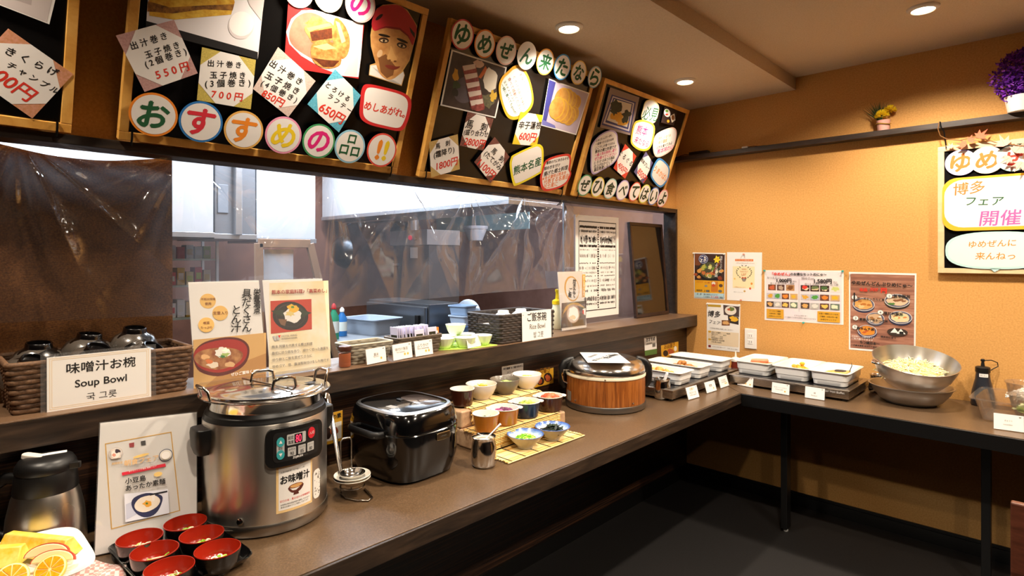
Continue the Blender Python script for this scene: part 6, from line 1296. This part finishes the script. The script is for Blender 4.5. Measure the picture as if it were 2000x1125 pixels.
# sheet of dense black print on the glass
P = Plane((-.1475, -1.003, 1.087), (0, 1, 0), (0, 0, 1)); t = thing('ranking_sheet', 'tall white sheet of dense black print hanging on the hatch glass', 'poster', Mw=P.m)
w, h = .425, .582; MB().slab([(0, 0), (w, 0), (w, h), (0, h - .004)], -.0008, 0, PAPER).build('sheet', t, 0)
m = MB(); k0 = .0006; x0, x1, y0, y1 = .028, w - .028, .038, h - .035
for a in ((x0, y0, x1, y0 + .005), (x0, y1 - .005, x1, y1), (x0, y0, x0 + .004, y1), (x1 - .004, y0, x1, y1)): m.poly(rect(*a), INK, k0)
rs = random.Random(3); rows = [(.955, .03, .0, .95, 'solid'), (.905, .032, .5, .8, 'med'), (.81, .10, .4, .85, 'big'), (.735, .03, .5, .9, 'solid'), (.69, .022, .2, .5, 'fine'), (.62, .06, .2, .45, 'fine'), (.535, .022, .0, .8, 'teeth'), (.48, .05, .2, .5, 'fine'), (.425, .03, .2, .5, 'fine'), (.385, .02, .0, .8, 'teeth'), (.33, .05, .2, .5, 'fine'), (.27, .03, .2, .5, 'fine'), (.215, .035, .0, .8, 'bars'), (.12, .06, .3, .8, 'med'), (.06, .03, .3, .8, 'med')]
X0, X1, YR = x0 + .008, x1 - .008, y1 - y0 - .02
for c_, hh, _, dens, kind in rows:
    yc = y0 + .01 + YR * c_; bw = {'solid': .0036, 'med': .0036, 'big': .007, 'fine': .0026, 'teeth': .012, 'bars': .009}[kind]; x = X0
    while x < X1 - bw:
        if abs(x - (X0 + X1) / 2) > .014 and rs.random() < dens:
            hh_ = hh * YR * {'solid': .9, 'med': rs.uniform(.5, 1), 'big': rs.uniform(.5, 1), 'fine': rs.uniform(.3, .9), 'teeth': .55, 'bars': rs.uniform(.5, 1)}[kind]; g = rs.uniform(-.1, .1) * hh * YR
            m.poly(rect(x, yc + g - hh_ / 2, x + bw * (.95 if kind == 'solid' else .62), yc + g + hh_ / 2), INK if kind != 'fine' else GREY_INK, k0)
            if kind == 'big': m.poly(rect(x - .001, yc + g + rs.uniform(-.3, .3) * hh_, x + bw, yc + g + rs.uniform(-.3, .3) * hh_ + .004), INK, k0)
        x += bw
for k in range(34):
    yy = y0 + .012 + YR * .97 * k / 34; m.poly(rect((X0 + X1) / 2 - rs.uniform(.003, .010), yy, (X0 + X1) / 2 + rs.uniform(.003, .010), yy + YR * .019), INK if rs.random() < .7 else GREY_INK, k0)
m.build('black_print', t, 0)['kind'] = 'stuff'
MB().slab([(-.002, h - .012), (.03, h + .006), (.03, h - .004), (.006, h - .02)], 0, .0004, CLEAR).build('tape', t, 0)
GLASS = clear_mat('hatch_glass', '#f2f5f7', .02, .07, .01)
MB().box(-.1535, -.1495, -1.1, -.022, 1.0565, 1.7235, GLASS).build('glass_pane', win, 0); MB().box(-.156, -.147, -1.106, -1.098, 1.0565, 1.7235, M('#7f8790', .35, .6)).build('pane_post', win, 0)
P = Plane((-.098, -.474, ST + .001), (0, 1, 0), (-.085, 0, 1)); t = thing('framed_board', 'dark framed glossy black board leaning on the glass at the corner end of the hatch', 'board', Mw=P.m)
w, h = .40, .592; FRW = wood('framed_board_wood', [(.3, '#241612'), (.7, '#3b261e')], (4, 4, 4), .4, 6, .06)
MB().box(.012, w - .012, .012, h - .012, -.004, .004, M('#130d0a', .08, coat=.8, name='black_glass')).build('glass_panel', t, 0)
for nm, a in (('frame_rail', (0, w, 0, .02)), ('frame_rail', (0, w, h - .02, h)), ('frame_stile', (0, .018, .02, h - .02)), ('frame_stile', (w - .018, w, .02, h - .02))): MB().box(a[0], a[1], a[2], a[3], -.008, .012, FRW).build(nm, t, 0, .0015)
# cards on the counters
tent_card('white card with an orange title before the long hot plate, nearest the rice warmer', (1345, 782), (1366, 776), (1337, 758), CT, .3, [('日替り', ORANGE_INK, .3, .8, .7, .8), ('本日の一品', GREY_INK, .2, .5, .8, .5), ('today special', GREY_INK, .2, .3, .8, .3)])
tent_card('white card in the middle before the long hot plate', (1381, 769), (1400, 763), (1374, 748), CT, .3, [('煮物', GREY_INK, .35, .6, .65, .6)], [(.75, .3)])
tent_card('white card before the long hot plate nearest the counter corner', (1408, 759), (1424, 753.5), (1401, 738), CT, .3, [('からあげ', GREY_INK, .25, .65, .75, .65), ('Fried chicken', GREY_INK, .25, .48, .75, .48)], [(.62, .3), (.78, .3)])
tent_card('white sausage card before the side hot plate nearest the counter corner', (1440, 752), (1470, 758), (1440, 733), CT, .14, [('ウインナー', GREY_INK, .25, .68, .7, .68), ('Sausage', GREY_INK, .38, .5, .6, .5)], [(.55, .28), (.83, .26)])
tent_card('white fritter card in the middle before the side hot plate', (1507, 767), (1541, 773), (1507, 746), CT, .14, [('チキンソースカツ', GREY_INK, .12, .58, .85, .58), ('Chicken cutlet', GREY_INK, .2, .4, .65, .4)], [(.76, .28)])
tent_card('white fish card before the side hot plate nearest the steel bowls', (1572, 777), (1610, 783), (1572, 754), CT, .14, [('鯖', GREY_INK, .45, .5, .55, .5), ('Mackerel', GREY_INK, .32, .28, .62, .28)])
tent_card('white cucumber card before the clear plastic tub', (1941, 838), (2000, 846), (1940, 806), CT, .12, [('きゅうり', GREY_INK, .36, .6, .62, .6), ('cucumber', GREY_INK, .32, .36, .64, .36)])
# ------------------------------------------------------------------ things on the back wall
def pin(parent, P, px, py, col, z=.0015):
    a = P(px, py); MB().lathe([(.002, 0), (.0055, .001), (.0055, .003), (.0035, .005), (.0035, .010), (.005, .012), (.001, .0125)], M(col, .35), 12, Matrix.Translation((a[0], a[1], z))).build('push_pin', parent, 40)
def wall_poster(name, label, q, bg, shapes, lines, cat='poster', pins=(), pc='#efe9e0', shear=0):
    P = Plane((at(*q[3], y=-.0012).x, -.0012, at(*q[3], y=-.0012).z), (1, 0, 0), (0, 0, 1)); t = thing(name, label, cat, Mw=P.m); S = Sheet(t, P, 0)
    MB().slab(S.pts(q), -.0008, 0, GLOSSY_PAPER).build('sheet', t, 0)
    if shapes: S.photo(q, [bg] + shapes, PAPER, name='photo_print', b=.955, local=True)
    m = MB(); V = [Vector(p) for p in S.pts(q)]; L = lambda u, v: V[0].lerp(V[1], u).lerp(V[3].lerp(V[2], u), v)
    for ln in lines:
        s_, ink, u0, v0, u1, v1 = ln[:6]; kw = dict(ln[6]) if len(ln) > 6 else {}; kw.setdefault('shear', shear); m.text(s_, ink, L(u0, v0), L(u1, v1), S.z + .0006, **kw)
    if m.v: m.build('lettering', t, 0)
    for px, py in pins: pin(t, P, px, py, pc, S.z)
    return t, S
E_ = lambda cx, cy, rx, ry: (cx, cy, rx, ry)
def blob(seed, cx, cy, rx, ry, n=14, a=.3): return ragged(cx, cy, rx, ry, seed, n, a)
YL = C('#e3a51e'); NVY = C('#1e2a66'); WD = C('#6a3a1e')
# hot pot poster
rs = random.Random(2); sh = [(C('#3a2016'), rect(.03, .03, .97, .60)), (C('#7a4322'), rect(.03, .03, .35, .28)), (C('#15110f'), E_(.50, .40, .38, .22)), (C('#4a4a32'), E_(.5, .38, .33, .18))]
for k in range(16): sh.append((C(rs.choice(['#b9b04a', '#d8d08c', '#6f8a3a', '#c9743a', '#e6e0c0', '#a8a04a'])), blob(k, rs.uniform(.24, .74), rs.uniform(.26, .50), .06, .045)))
for k in range(10): sh.append((C(rs.choice(['#a8502a', '#d89a4c', '#c9bca6', '#8a3a1c'])), blob(40 + k, rs.choice([rs.uniform(.05, .2), rs.uniform(.8, .95)]), rs.uniform(.3, .57), .07, .03)))
sh += [(C('#7a3a1c'), [(.6, .42), (.66, .34), (.84, .16), (.87, .18), (.7, .40), (.66, .46)]), (NVY, E_(.31, .14, .16, .105)), (PAPER, E_(.31, .14, .145, .094)), (NVY, E_(.31, .14, .135, .088)), (C('#f2dc2a'), [(.72, .05), (.76, .09), (.82, .07), (.81, .12), (.86, .15), (.80, .17), (.79, .22), (.73, .19), (.67, .22), (.68, .16), (.63, .14), (.69, .11)]),
       (YL, rect(.03, .60, .97, .87)), (C('#c8781c'), rect(.56, .615, .78, .84)), (C('#b5d3dc'), rect(.03, .87, .97, .975)), (C('#e9dccb'), E_(.64, .66, .06, .04)), (C('#c9472a'), E_(.64, .70, .05, .03)), (C('#5c4030'), E_(.87, .70, .06, .035)), (C('#8f8a86'), E_(.40, .72, .05, .025)), (C('#8f8a86'), E_(.45, .83, .05, .025)), (C('#6a6460'), E_(.85, .82, .06, .03))]
wall_poster('hot_pot_poster', 'small colourful hot pot poster pinned on the orange wall nearest the hatch', [(1355.5, 493), (1417, 494.5), (1416, 585.5), (1355.5, 582.5)], C('#53301c'), sh,
    [('ごち', PAPER, .21, .11, .41, .11, {'bold': .03}), ('よか', PAPER, .21, .17, .41, .17, {'bold': .03}), ('人気', C('#c8202e'), .68, .13, .80, .13), ('海鮮たっぷり', PAPER, .88, .06, .86, .36, {'vertical': True}), ('よくばり鍋', PAPER, .74, .22, .72, .52, {'vertical': True}), ('プデチゲ', C('#b3261c'), .08, .64, .30, .64), ('もつ鍋', C('#b3261c'), .36, .645, .52, .645), ('海鮮鍋', INK, .08, .82, .28, .82), ('よせ鍋', INK, .33, .825, .52, .825), ('鶏・豚・海の幸がよりどり！', INK, .10, .90, .78, .905), ('ハチ割引', INK, .32, .95, .52, .955), ('￥1,600', C('#d8202a'), .56, .95, .80, .955), ('税抜', INK, .84, .95, .94, .955)], pins=((1356, 494.5), (1415.5, 496)))
# take-out list
GL = C('#f6e3b4'); sh = [(GL, rect(.17, .29, .80, .74)), (C('#d8762e'), rect(.24, .14, .76, .185)), (C('#f6ede4'), rect(.17, .19, .85, .28)), (C('#c4502a'), [(.44, .505), (.5, .52), (.56, .505), (.56, .545), (.5, .53), (.44, .545)]), (C('#9a8f86'), E_(.5, .57, .055, .035)), (C('#e9c26a'), E_(.23, .55, .025, .02)), (C('#e0923a'), E_(.72, .64, .03, .025)), (C('#d8603a'), E_(.68, .74, .03, .025)), (C('#c9a05a'), E_(.52, .80, .03, .02))]
for k in range(9):
    a = pi * (.62 + .75 * k / 8)
    for s_ in (-1, 1):
        x, y = .5 + s_ * .21 * math.cos(a) * -1, .41 - .13 * math.sin(a - pi / 2) * -1
        sh.append((C('#3c4a3a'), (.5 - s_ * .215 * abs(math.cos((k - 4) * .33)), .41 + (k - 4) * .034, .022, .009, s_ * .6)))
wall_poster('takeout_list', 'plain white take-out list sheet with a laurel wreath pinned beside the hot pot poster', [(1420, 492.5), (1488.5, 493), (1487, 589.5), (1420, 586)], PAPER, sh,
    [('テイクアウト始めました', PAPER, .27, .162, .73, .163), ('お好きなお料理をお持ち帰りいただけます', GREY_INK, .28, .22, .8, .222), ('WING', C('#c8763a'), .43, .345, .57, .345), ('TAKE OUT', C('#c8763a'), .38, .395, .62, .395), ('LIST', C('#c8763a'), .43, .455, .57, .455), ('ご予約はフロントまで', C('#c8763a'), .22, .715, .55, .72), ('お電話でもご注文できます', GREY_INK, .2, .82, .48, .825)], pins=((1453.5, 496.5), (1448, 586)), pc='#e2a08c')
# hakata fair
sh = [(C('#b8952a'), rect(.03, .035, .43, .085)), (C('#4a3a38'), [(.50, .03), (.97, .05), (.97, .27), (.52, .24)]), (C('#e6ddcf'), E_(.72, .14, .17, .095)), (C('#6a7a3a'), blob(3, .74, .11, .10, .04)), (C('#c4603a'), blob(4, .68, .12, .05, .03)), (C('#2e2422'), [(.64, .245), (.96, .275), (.96, .43), (.66, .40)]), (C('#e6b02a'), blob(5, .82, .31, .12, .05)), (C('#7a4a2a'), [(.46, .355), (.70, .35), (.70, .46), (.46, .47)]), (C('#d9a86a'), blob(6, .58, .41, .09, .04)),
      (C('#e6d2b4'), rect(.03, .60, .97, .90)), (C('#c99a2a'), E_(.09, .625, .045, .02)), (C('#c99a2a'), E_(.09, .79, .045, .02)), (C('#7a1c24'), rect(.05, .915, .13, .96))]
wall_poster('hakata_fair_poster', 'white fair poster with three dish photos pinned beside the wall socket', [(1380.5, 591), (1446, 594.5), (1444.5, 688), (1380.5, 681)], PAPER, sh,
    [('博多', INK, .04, .23, .42, .24, {'shear': .1, 'bold': .01}), ('フェア', INK, .08, .40, .42, .43, {'shear': .1}), ('ご当地の味をお楽しみください', GREY_INK, .1, .545, .8, .55), ('博多ごま鯛丼 ・・・ 980円', INK, .15, .63, .72, .635), ('博多うどん ・・・ 580円', INK, .15, .67, .6, .675), ('明太子 ・・・ 300円', INK, .15, .71, .5, .715), ('明太茶漬け 700円', INK, .15, .75, .5, .755), ('お昼限定 1日20食', INK, .15, .79, .55, .795), ('がめ煮 500円', INK, .15, .835, .45, .84), ('HOTEL WING 博多フェア', GREY_INK, .18, .937, .58, .94), ('お問い合わせ 受付', GREY_INK, .64, .945, .94, .95)], pins=((1382, 593), (1444, 596.5)))
# set menu
sh = []; rs = random.Random(6); food = ['#d98a3a', '#5a8a2a', '#c4572a', '#e0b23a', '#c9a06a', '#7a4a3a', '#dcd0b8']
def tile(u0, v0, u1, v1, bg, fg, k): sh.append((C(bg), rect(u0, v0, u1, v1))); sh.append((C(fg), blob(k, (u0 + u1) / 2, (v0 + v1) / 2, (u1 - u0) * .36, (v1 - v0) * .34)))
for k, (u0, u1, bg, fg) in enumerate(((.05, .155, '#7a4a2a', '#c9603a'), (.17, .27, '#5a3a34', '#b9a08a'), (.29, .40, '#b98a5c', '#7a4a22'), (.48, .59, '#3a241c', '#e9d8b8'), (.60, .71, '#3a241c', '#d8c49a'), (.72, .83, '#3a241c', '#dcc8a4'), (.845, .96, '#e6ddd2', '#c9d07a'))): tile(u0, .285, u1, .40, bg, fg, 100 + k)
sh += [(C('#d8382a'), blob(201, .535, .325, .035, .035)), (C('#6a7a4a'), blob(202, .655, .325, .04, .03)), (C('#4a6a3a'), blob(203, .775, .33, .04, .035))]
for r_, v in ((0, .455), (1, .62)):
    for k, u in enumerate((.03, .13, .235, .345, .48, .60, .72, .845)):
        tile(u, v, u + .095 + (.015 if k > 3 else 0), v + .11, [['#c9c0c4', '#aab4c4', '#6a4030', '#c9a478'], ['#4a3a34', '#b8b4b0', '#5a3a34', '#6a7a6a']][r_][k % 4], [['#dba43a', '#4f9a3c', '#e0822a', '#e0b02a'], ['#d9a45c', '#e4ded4', '#e8c05a', '#efe6c4']][r_][k % 4], 120 + r_ * 10 + k)
sh += [(C('#d8a02a'), rect(.03, .77, .26, .955)), (C('#d8a02a'), rect(.69, .77, .96, .965)), (C('#8a8088'), rect(.458, .17, .461, .80))]
wall_poster('set_menu_poster', 'wide lilac set menu poster with rows of food photos, on green pins', [(1493, 527.5), (1648, 528.5), (1647.5, 634.5), (1493.5, 625)], spots('lilac_print', '#e6d8e0', '#efe6e4', 6), sh,
    [('「ゆめぜん」', RED_INK, .11, .075, .34, .075, {'bold': .03}), ('のお得なセットめにゅ～', INK, .35, .075, .80, .075, {'bold': .03}), ('おつまみset', GREY_INK, .04, .15, .22, .15), ('1,000円', INK, .17, .205, .36, .205, {'bold': .03}), ('税込', GREY_INK, .38, .215, .43, .215), ('鍋付きset', GREY_INK, .49, .15, .65, .15), ('1,580円', INK, .65, .205, .86, .205, {'bold': .03}), ('税込', GREY_INK, .88, .215, .93, .215), ('選べる おつまみ 三種類', GREY_INK, .08, .262, .4, .262), ('選べる お鍋が一つと 一品 三種', GREY_INK, .53, .262, .94, .262), ('おつまみ 三種類', INK, .07, .81, .22, .812), ('お飲み物 一種類', INK, .07, .86, .22, .862), ('お得なセットです', INK, .06, .91, .23, .912), ('どれもお得です！', INK, .40, .875, .56, .875), ('※ 三種類からお好きな物をお選びいただけます', INK, .275, .915, .675, .925), ('お鍋 一種類とおつまみ', INK, .71, .81, .94, .815), ('三種類・お飲み物一種', INK, .72, .865, .93, .87), ('お得なセットです', INK, .73, .92, .92, .925)], pins=((1494, 528.5), (1646.5, 529.5), (1570, 630)), pc='#3fa79c')
# donburi menu
WOODP = wood('print_planks', [(.35, '#8a5a4a'), (.5, '#a8745e'), (.7, '#b98a74')], (3, 30, 60), .45, 3, 0)
sh = []
def don(cx, cy, rx, ry, bowl, fill, k, extra=()):
    sh.extend([(C(bowl), (cx, cy + ry * .25, rx, ry * 1.02)), (C('#dcd6d0'), (cx, cy, rx, ry)), (C('#5a5a72'), (cx, cy, rx * .94, ry * .92)), (C(fill), blob(k, cx, cy, rx * .82, ry * .78, 16, .12))])
    for j, (c_, n) in enumerate(extra):
        r_ = random.Random(k + j)
        for i in range(n): sh.append((C(c_), blob(k * 9 + i + j * 40, cx + r_.uniform(-.55, .55) * rx, cy + r_.uniform(-.5, .5) * ry, rx * .2, ry * .16)))
for v in (.06, .2, .33, .47, .62, .76, .88): sh.append((C(['#8f5f4e', '#b58670'][int(v * 100) % 2]), rect(.03, v, .97, v + .035)))
don(.23, .41, .17, .085, '#2a2f4a', '#d9a45c', 301, (('#e9c48a', 4), ('#b9722e', 4))); don(.73, .345, .185, .085, '#2a241f', '#dcc0a0', 302, (('#8a5a3a', 5), ('#4f7a3a', 2))); don(.41, .58, .14, .075, '#4a4a5c', '#cba884', 303, (('#efe6da', 3), ('#9a6a3a', 4))); don(.78, .55, .17, .08, '#2a2f4a', '#e3cfa4', 304, (('#d98a4a', 4), ('#cfd8a0', 3))); don(.29, .745, .15, .075, '#2a2f5a', '#e08a2a', 305, (('#f0b04a', 4), ('#c4602a', 3)))
sh += [(C('#3a2c24'), (.74, .735, .15, .05)), (C('#f2efea'), [(.64, .745), (.70, .685), (.76, .745)]), (C('#f2efea'), [(.73, .755), (.79, .69), (.86, .755)]), (C('#1c1c1a'), rect(.77, .725, .83, .755))]
for i, (u, v) in enumerate(((.09, .325), (.62, .29), (.11, .59), (.49, .50), (.10, .705))): sh += [(GREY_INK, (u, v, .047, .031)), (PAPER, (u, v, .042, .028))]
WO = {'bold': .035}
wall_poster('rice_bowl_menu_poster', 'portrait wood-look poster of five numbered rice bowl dishes behind the steel bowls', [(1658, 531), (1790, 534), (1788, 693), (1658, 682.5)], WOODP, sh,
    [('ゆめぜんどんぶりめにゅ～', INK, .05, .135, .95, .155, WO), ('全品', RED_INK, .17, .22, .29, .222, {'bold': .04}), ('500', RED_INK, .33, .215, .45, .217, {'shear': .25, 'bold': .02}), ('円', RED_INK, .50, .225, .58, .227, {'bold': .05}), ('チーズタッカルビ丼', INK, .14, .335, .55, .34, WO), ('旨辛豚丼', INK, .69, .285, .92, .29, WO), ('唐揚げマヨネーズ丼', INK, .17, .60, .60, .61, WO), ('塩だれ豚丼', INK, .54, .505, .82, .512, WO), ('豚キムチ丼', INK, .13, .715, .40, .722, WO), ('明太おにぎり', INK, .50, .805, .72, .81, WO), ('お味噌汁・小鉢付きです', PAPER, .05, .82, .40, .83), ('ご飯大盛りできます', PAPER, .05, .85, .38, .86), ('もつ鍋日本一', INK, .18, .89, .48, .90, WO), ('八代産米使用 おかわり自由', INK, .04, .935, .44, .945, WO)] + [(str(i + 1), INK, u - .012, v, u + .012, v) for i, (u, v) in enumerate(((.09, .325), (.62, .29), (.11, .59), (.49, .50), (.10, .705)))], pins=((1662, 533.5),))
# wall socket
a, b = at(1454.5, 680, y=-.004), at(1478, 643, y=-.004); t = thing('wall_socket', 'white double wall socket plate between the fair poster and the set menu poster', 'socket', (a.x, 0, a.z)); w, h = b.x - a.x, b.z - a.z
MB().box(0, w, -.007, 0, 0, h, WHITE_PLASTIC).build('cover_plate', t, 0, .003)
for k in (0, 1):
    so = MB().box(w * .28, w * .72, -.0085, -.007, h * (.24 + .3 * k), h * (.46 + .3 * k), WHITE_PLASTIC).build('outlet', t, 0, .0006)
    m = MB()
    for q in (.40, .58): m.box(w * q - .001, w * q + .001, -.0088, -.0085, h * (.30 + .3 * k), h * (.40 + .3 * k), BLACK)
    m.build('slots', so, 0)

# ---- on the ledge shelf
t = thing('flower_pot', 'small pink pot of yellow chrysanthemums and spiky green on the ledge shelf', 'plant', (1.118, -.036, SHELF_Z + .0005))
MB().lathe([(.026, 0), (.027, .002), (.031, .05), (.032, .054), (.028, .054), (.001, .048)], M('#e0a79a', .5), 28).build('pot', t, 40)
MB().tube([(.033 * math.cos(a), .033 * math.sin(a), .034 + .004 * math.sin(a * 2)) for a in [2 * pi * k / 20 for k in range(20)]], .0028, M('#d8ad4c', .3, .7), 6, True).build('gold_cord', t)
rs = random.Random(12)
def mum(c, r_):
    m = MB()
    for k in range(150):
        z = rs.uniform(-.2, 1); a = rs.uniform(0, 6.28); q = math.sqrt(max(0, 1 - z * z)); d = Vector((q * math.cos(a), q * math.sin(a), z))
        e = Vector(c) + d * r_; f = Vector(c) + d * r_ * .4; m.tube([f, f.lerp(e, .6), e], [.002, .0036, .0012], M('#f2d21e', .6, name='yellow_petal'), 4, flat=.5)
    return m.build('blossom', t, 0)
mum((-.002, -.018, .074), .036); mum((.030, -.002, .100), .031)
m = MB()
for k in range(70):
    a = rs.uniform(0, 6.28); b = rs.uniform(.1, .75); L = rs.uniform(.07, .11); d = Vector((-.25 + math.cos(a) * math.sin(b), math.sin(a) * math.sin(b) * .5, math.cos(b))); f = Vector((-.012, .003, .05)); m.tube([f, f + d * L * .6, f + d * L], [.0014, .0014, .0003], M('#2c4a24', .6), 4)
m.build('needles', t, 0)
t = thing('purple_plant', 'bushy purple dried flower plant in a white pot at the end of the ledge shelf', 'plant', (1.665, -.066, SHELF_Z + .0005))
MB().lathe([(.052, 0), (.054, .003), (.066, .07), (.064, .07), (.058, .06), (.001, .055)], WHITE_PLASTIC, 36, wob=lambda a, r, z: .012 * math.sin(a * 20)).build('pot', t, 40)
m = MB(); PU = [M('#7420b0', .7), M('#8f34cc', .7), M('#a650dc', .7), M('#5a1a90', .7)]
for k in range(1900):
    a = rs.uniform(0, 6.28); zz = rs.uniform(.05, .27); q = .115 * math.sin(pi * min(1, (zz - .02) / .27)) ** .6 * math.sqrt(rs.random()); c = Vector((q * math.cos(a), q * math.sin(a) * .8, zz)); s_ = rs.uniform(.012, .024)
    d1 = Vector((rs.uniform(-1, 1), rs.uniform(-1, 1), rs.uniform(-.3, 1))).normalized(); d2 = d1.orthogonal().normalized()
    m.add([c, c + d1 * s_ * .5 + d2 * s_ * .3, c + d1 * s_, c + d1 * s_ * .5 - d2 * s_ * .3], [(0, 1, 2, 3)], rs.choice(PU))
for k in range(26):
    a = rs.uniform(0, 6.28); m.tube([(0, 0, .05), (.04 * math.cos(a), .03 * math.sin(a), .14), (.08 * math.cos(a), .06 * math.sin(a), rs.uniform(.16, .25))], .0015, PU[3], 4)
m.build('foliage', t, 0)
p = at(1348, 300, y=-.045); q = at(1384, 294, y=-.045)
t = thing('black_adapter', 'flat black power adapter lying on the ledge shelf near the corner', 'adapter', (p.x, -.045, SHELF_Z + .0003)); MB().box(0, q.x - p.x, -.02, .02, 0, .02, BLACK_PLASTIC).build('case', t, 0, .003); MB().tube([(0, 0, .008), (-.04, .005, .012), (-.1, .01, .004), (-.16, .01, .003)], .0025, BLACK, 6).build('cable', t)
p = at(1455, 287, y=-.05); t = thing('cable_plug', 'tiny white plug with a loose black wire on the ledge shelf', 'plug', (p.x, -.05, SHELF_Z + .0003)); MB().box(-.018, .018, -.006, .006, 0, .012, WHITE_PLASTIC).build('plug', t, 0, .002); MB().tube([(.018, 0, .006), (.05, .004, .008), (.08, 0, .003), (.12, .006, .003)], .002, BLACK, 6).build('wire', t)
# leaf garland and strap on the flat board
t = thing('leaf_garland', 'autumn leaf garland of orange and pink leaves along the pale board top', 'garland', (at(1845, 292, y=-.034).x, -.034, at(1845, 292, y=-.034).z)); O = Vector(t.location)
g = lambda px, py, y=-.045: at(px, py, y=y) - O
MB().tube([g(1834, 240, -.078), g(1832, 252, -.075), g(1836, 265, -.06), g(1850, 272), g(1875, 274), g(1900, 268), g(1925, 272), g(1950, 280), g(1990, 284), g(2030, 290)], .0022, M('#8a5f34', .6), 6).build('vine', t)
def leaf(c, s_, rot, mat, n=5, tilt=.3):
    o = []
    for k in range(n):
        a = pi * (.08 + .84 * k / (n - 1)); L = s_ * (1 if k == n // 2 else .82 if k in (1, n - 2) else .62); o.append((L * math.cos(a), L * math.sin(a)))
        if k < n - 1: a2 = pi * (.08 + .84 * (k + .5) / (n - 1)); o.append((s_ * .42 * math.cos(a2), s_ * .42 * math.sin(a2)))
    o += [(-s_ * .12, -s_ * .1), (s_ * .12, -s_ * .1)]
    X = Matrix.Translation(c) @ RX(pi / 2 - tilt) @ RZ(rot); m = MB().slab(o, 0, .0008, mat, X)
    m.tube([X @ Vector((0, -.0, .0012)), X @ Vector((0, s_ * .85, .0012))], .0006, M('#a87a5c', .6), 4); m.build('leaf', t, 0)
OL, PKL = M('#c4531c', .6, name='orange_leaf'), M('#dba08c', .6, name='pink_leaf')
for px, py, s_, r_, mt in ((1885, 283, .045, 1.2, OL), (1893, 275, .04, -1.0, OL), (1912, 268, .05, -.7, OL), (1857, 288, .03, .4, PKL), (1962, 283, .06, .35, PKL), (1985, 296, .06, -.6, PKL), (1996, 318, .05, 2.6, PKL), (1972, 308, .045, 2.2, PKL)): leaf(g(px, py, -.05), s_, r_, mt)
bd = [o for o in bpy.data.objects if o.name.startswith('menu_board') and 'pale framed' in o['label']][0]
iv = bd.matrix_world.inverted() if False else None
k = Vector(bd.location) if False else None
x = at(1840, 290, y=-.02).x; MB().tube([(x - .002, -.076, SHELF_Z + .004), (x, -.078, SHELF_Z - .01), (x + .012, -.06, SHELF_Z - .05), (x + .02, -.03, P.o.z)] if False else [(x - .003, -.071, SHELF_Z + .003), (x - .001, -.0745, SHELF_Z + .002), (x + .002, -.0745, SHELF_Z - .02), (x + .012, -.05, SHELF_Z - .045), (x + .018, -.026, at(1850, 291, y=-.026).z)], .0045, BLACK_PLASTIC, 8, flat=.4).build('hanging_strap', None)
tag(bpy.data.objects['hanging_strap'], 'black strap hanging the pale board from the ledge shelf', 'strap')

# ---- chair back at the picture border
CHW = wood('chair_wood', [(.3, '#3a1c10'), (.7, '#5c3020')], (3, 3, 14), .35, 5, .06)
c = at(1974, 978, z=.80); t = thing('dining_chair', 'dark brown wooden chair seen only by its back edge below the side counter', 'chair', (c.x, c.y, 0))
MB().box(0, .40, -.012, .012, .46, .80, CHW).build('backrest', t, 0, .004); MB().box(0, .40, .0125, .40, .42, .455, CHW).build('seat', t, 0, .006)
for x in (.0, .365):
    for y in (.015, .36): MB().box(x, x + .035, y, y + .035, 0, .4195, CHW).build('leg', t, 0, .003)
bpy.data.objects.remove(_to)
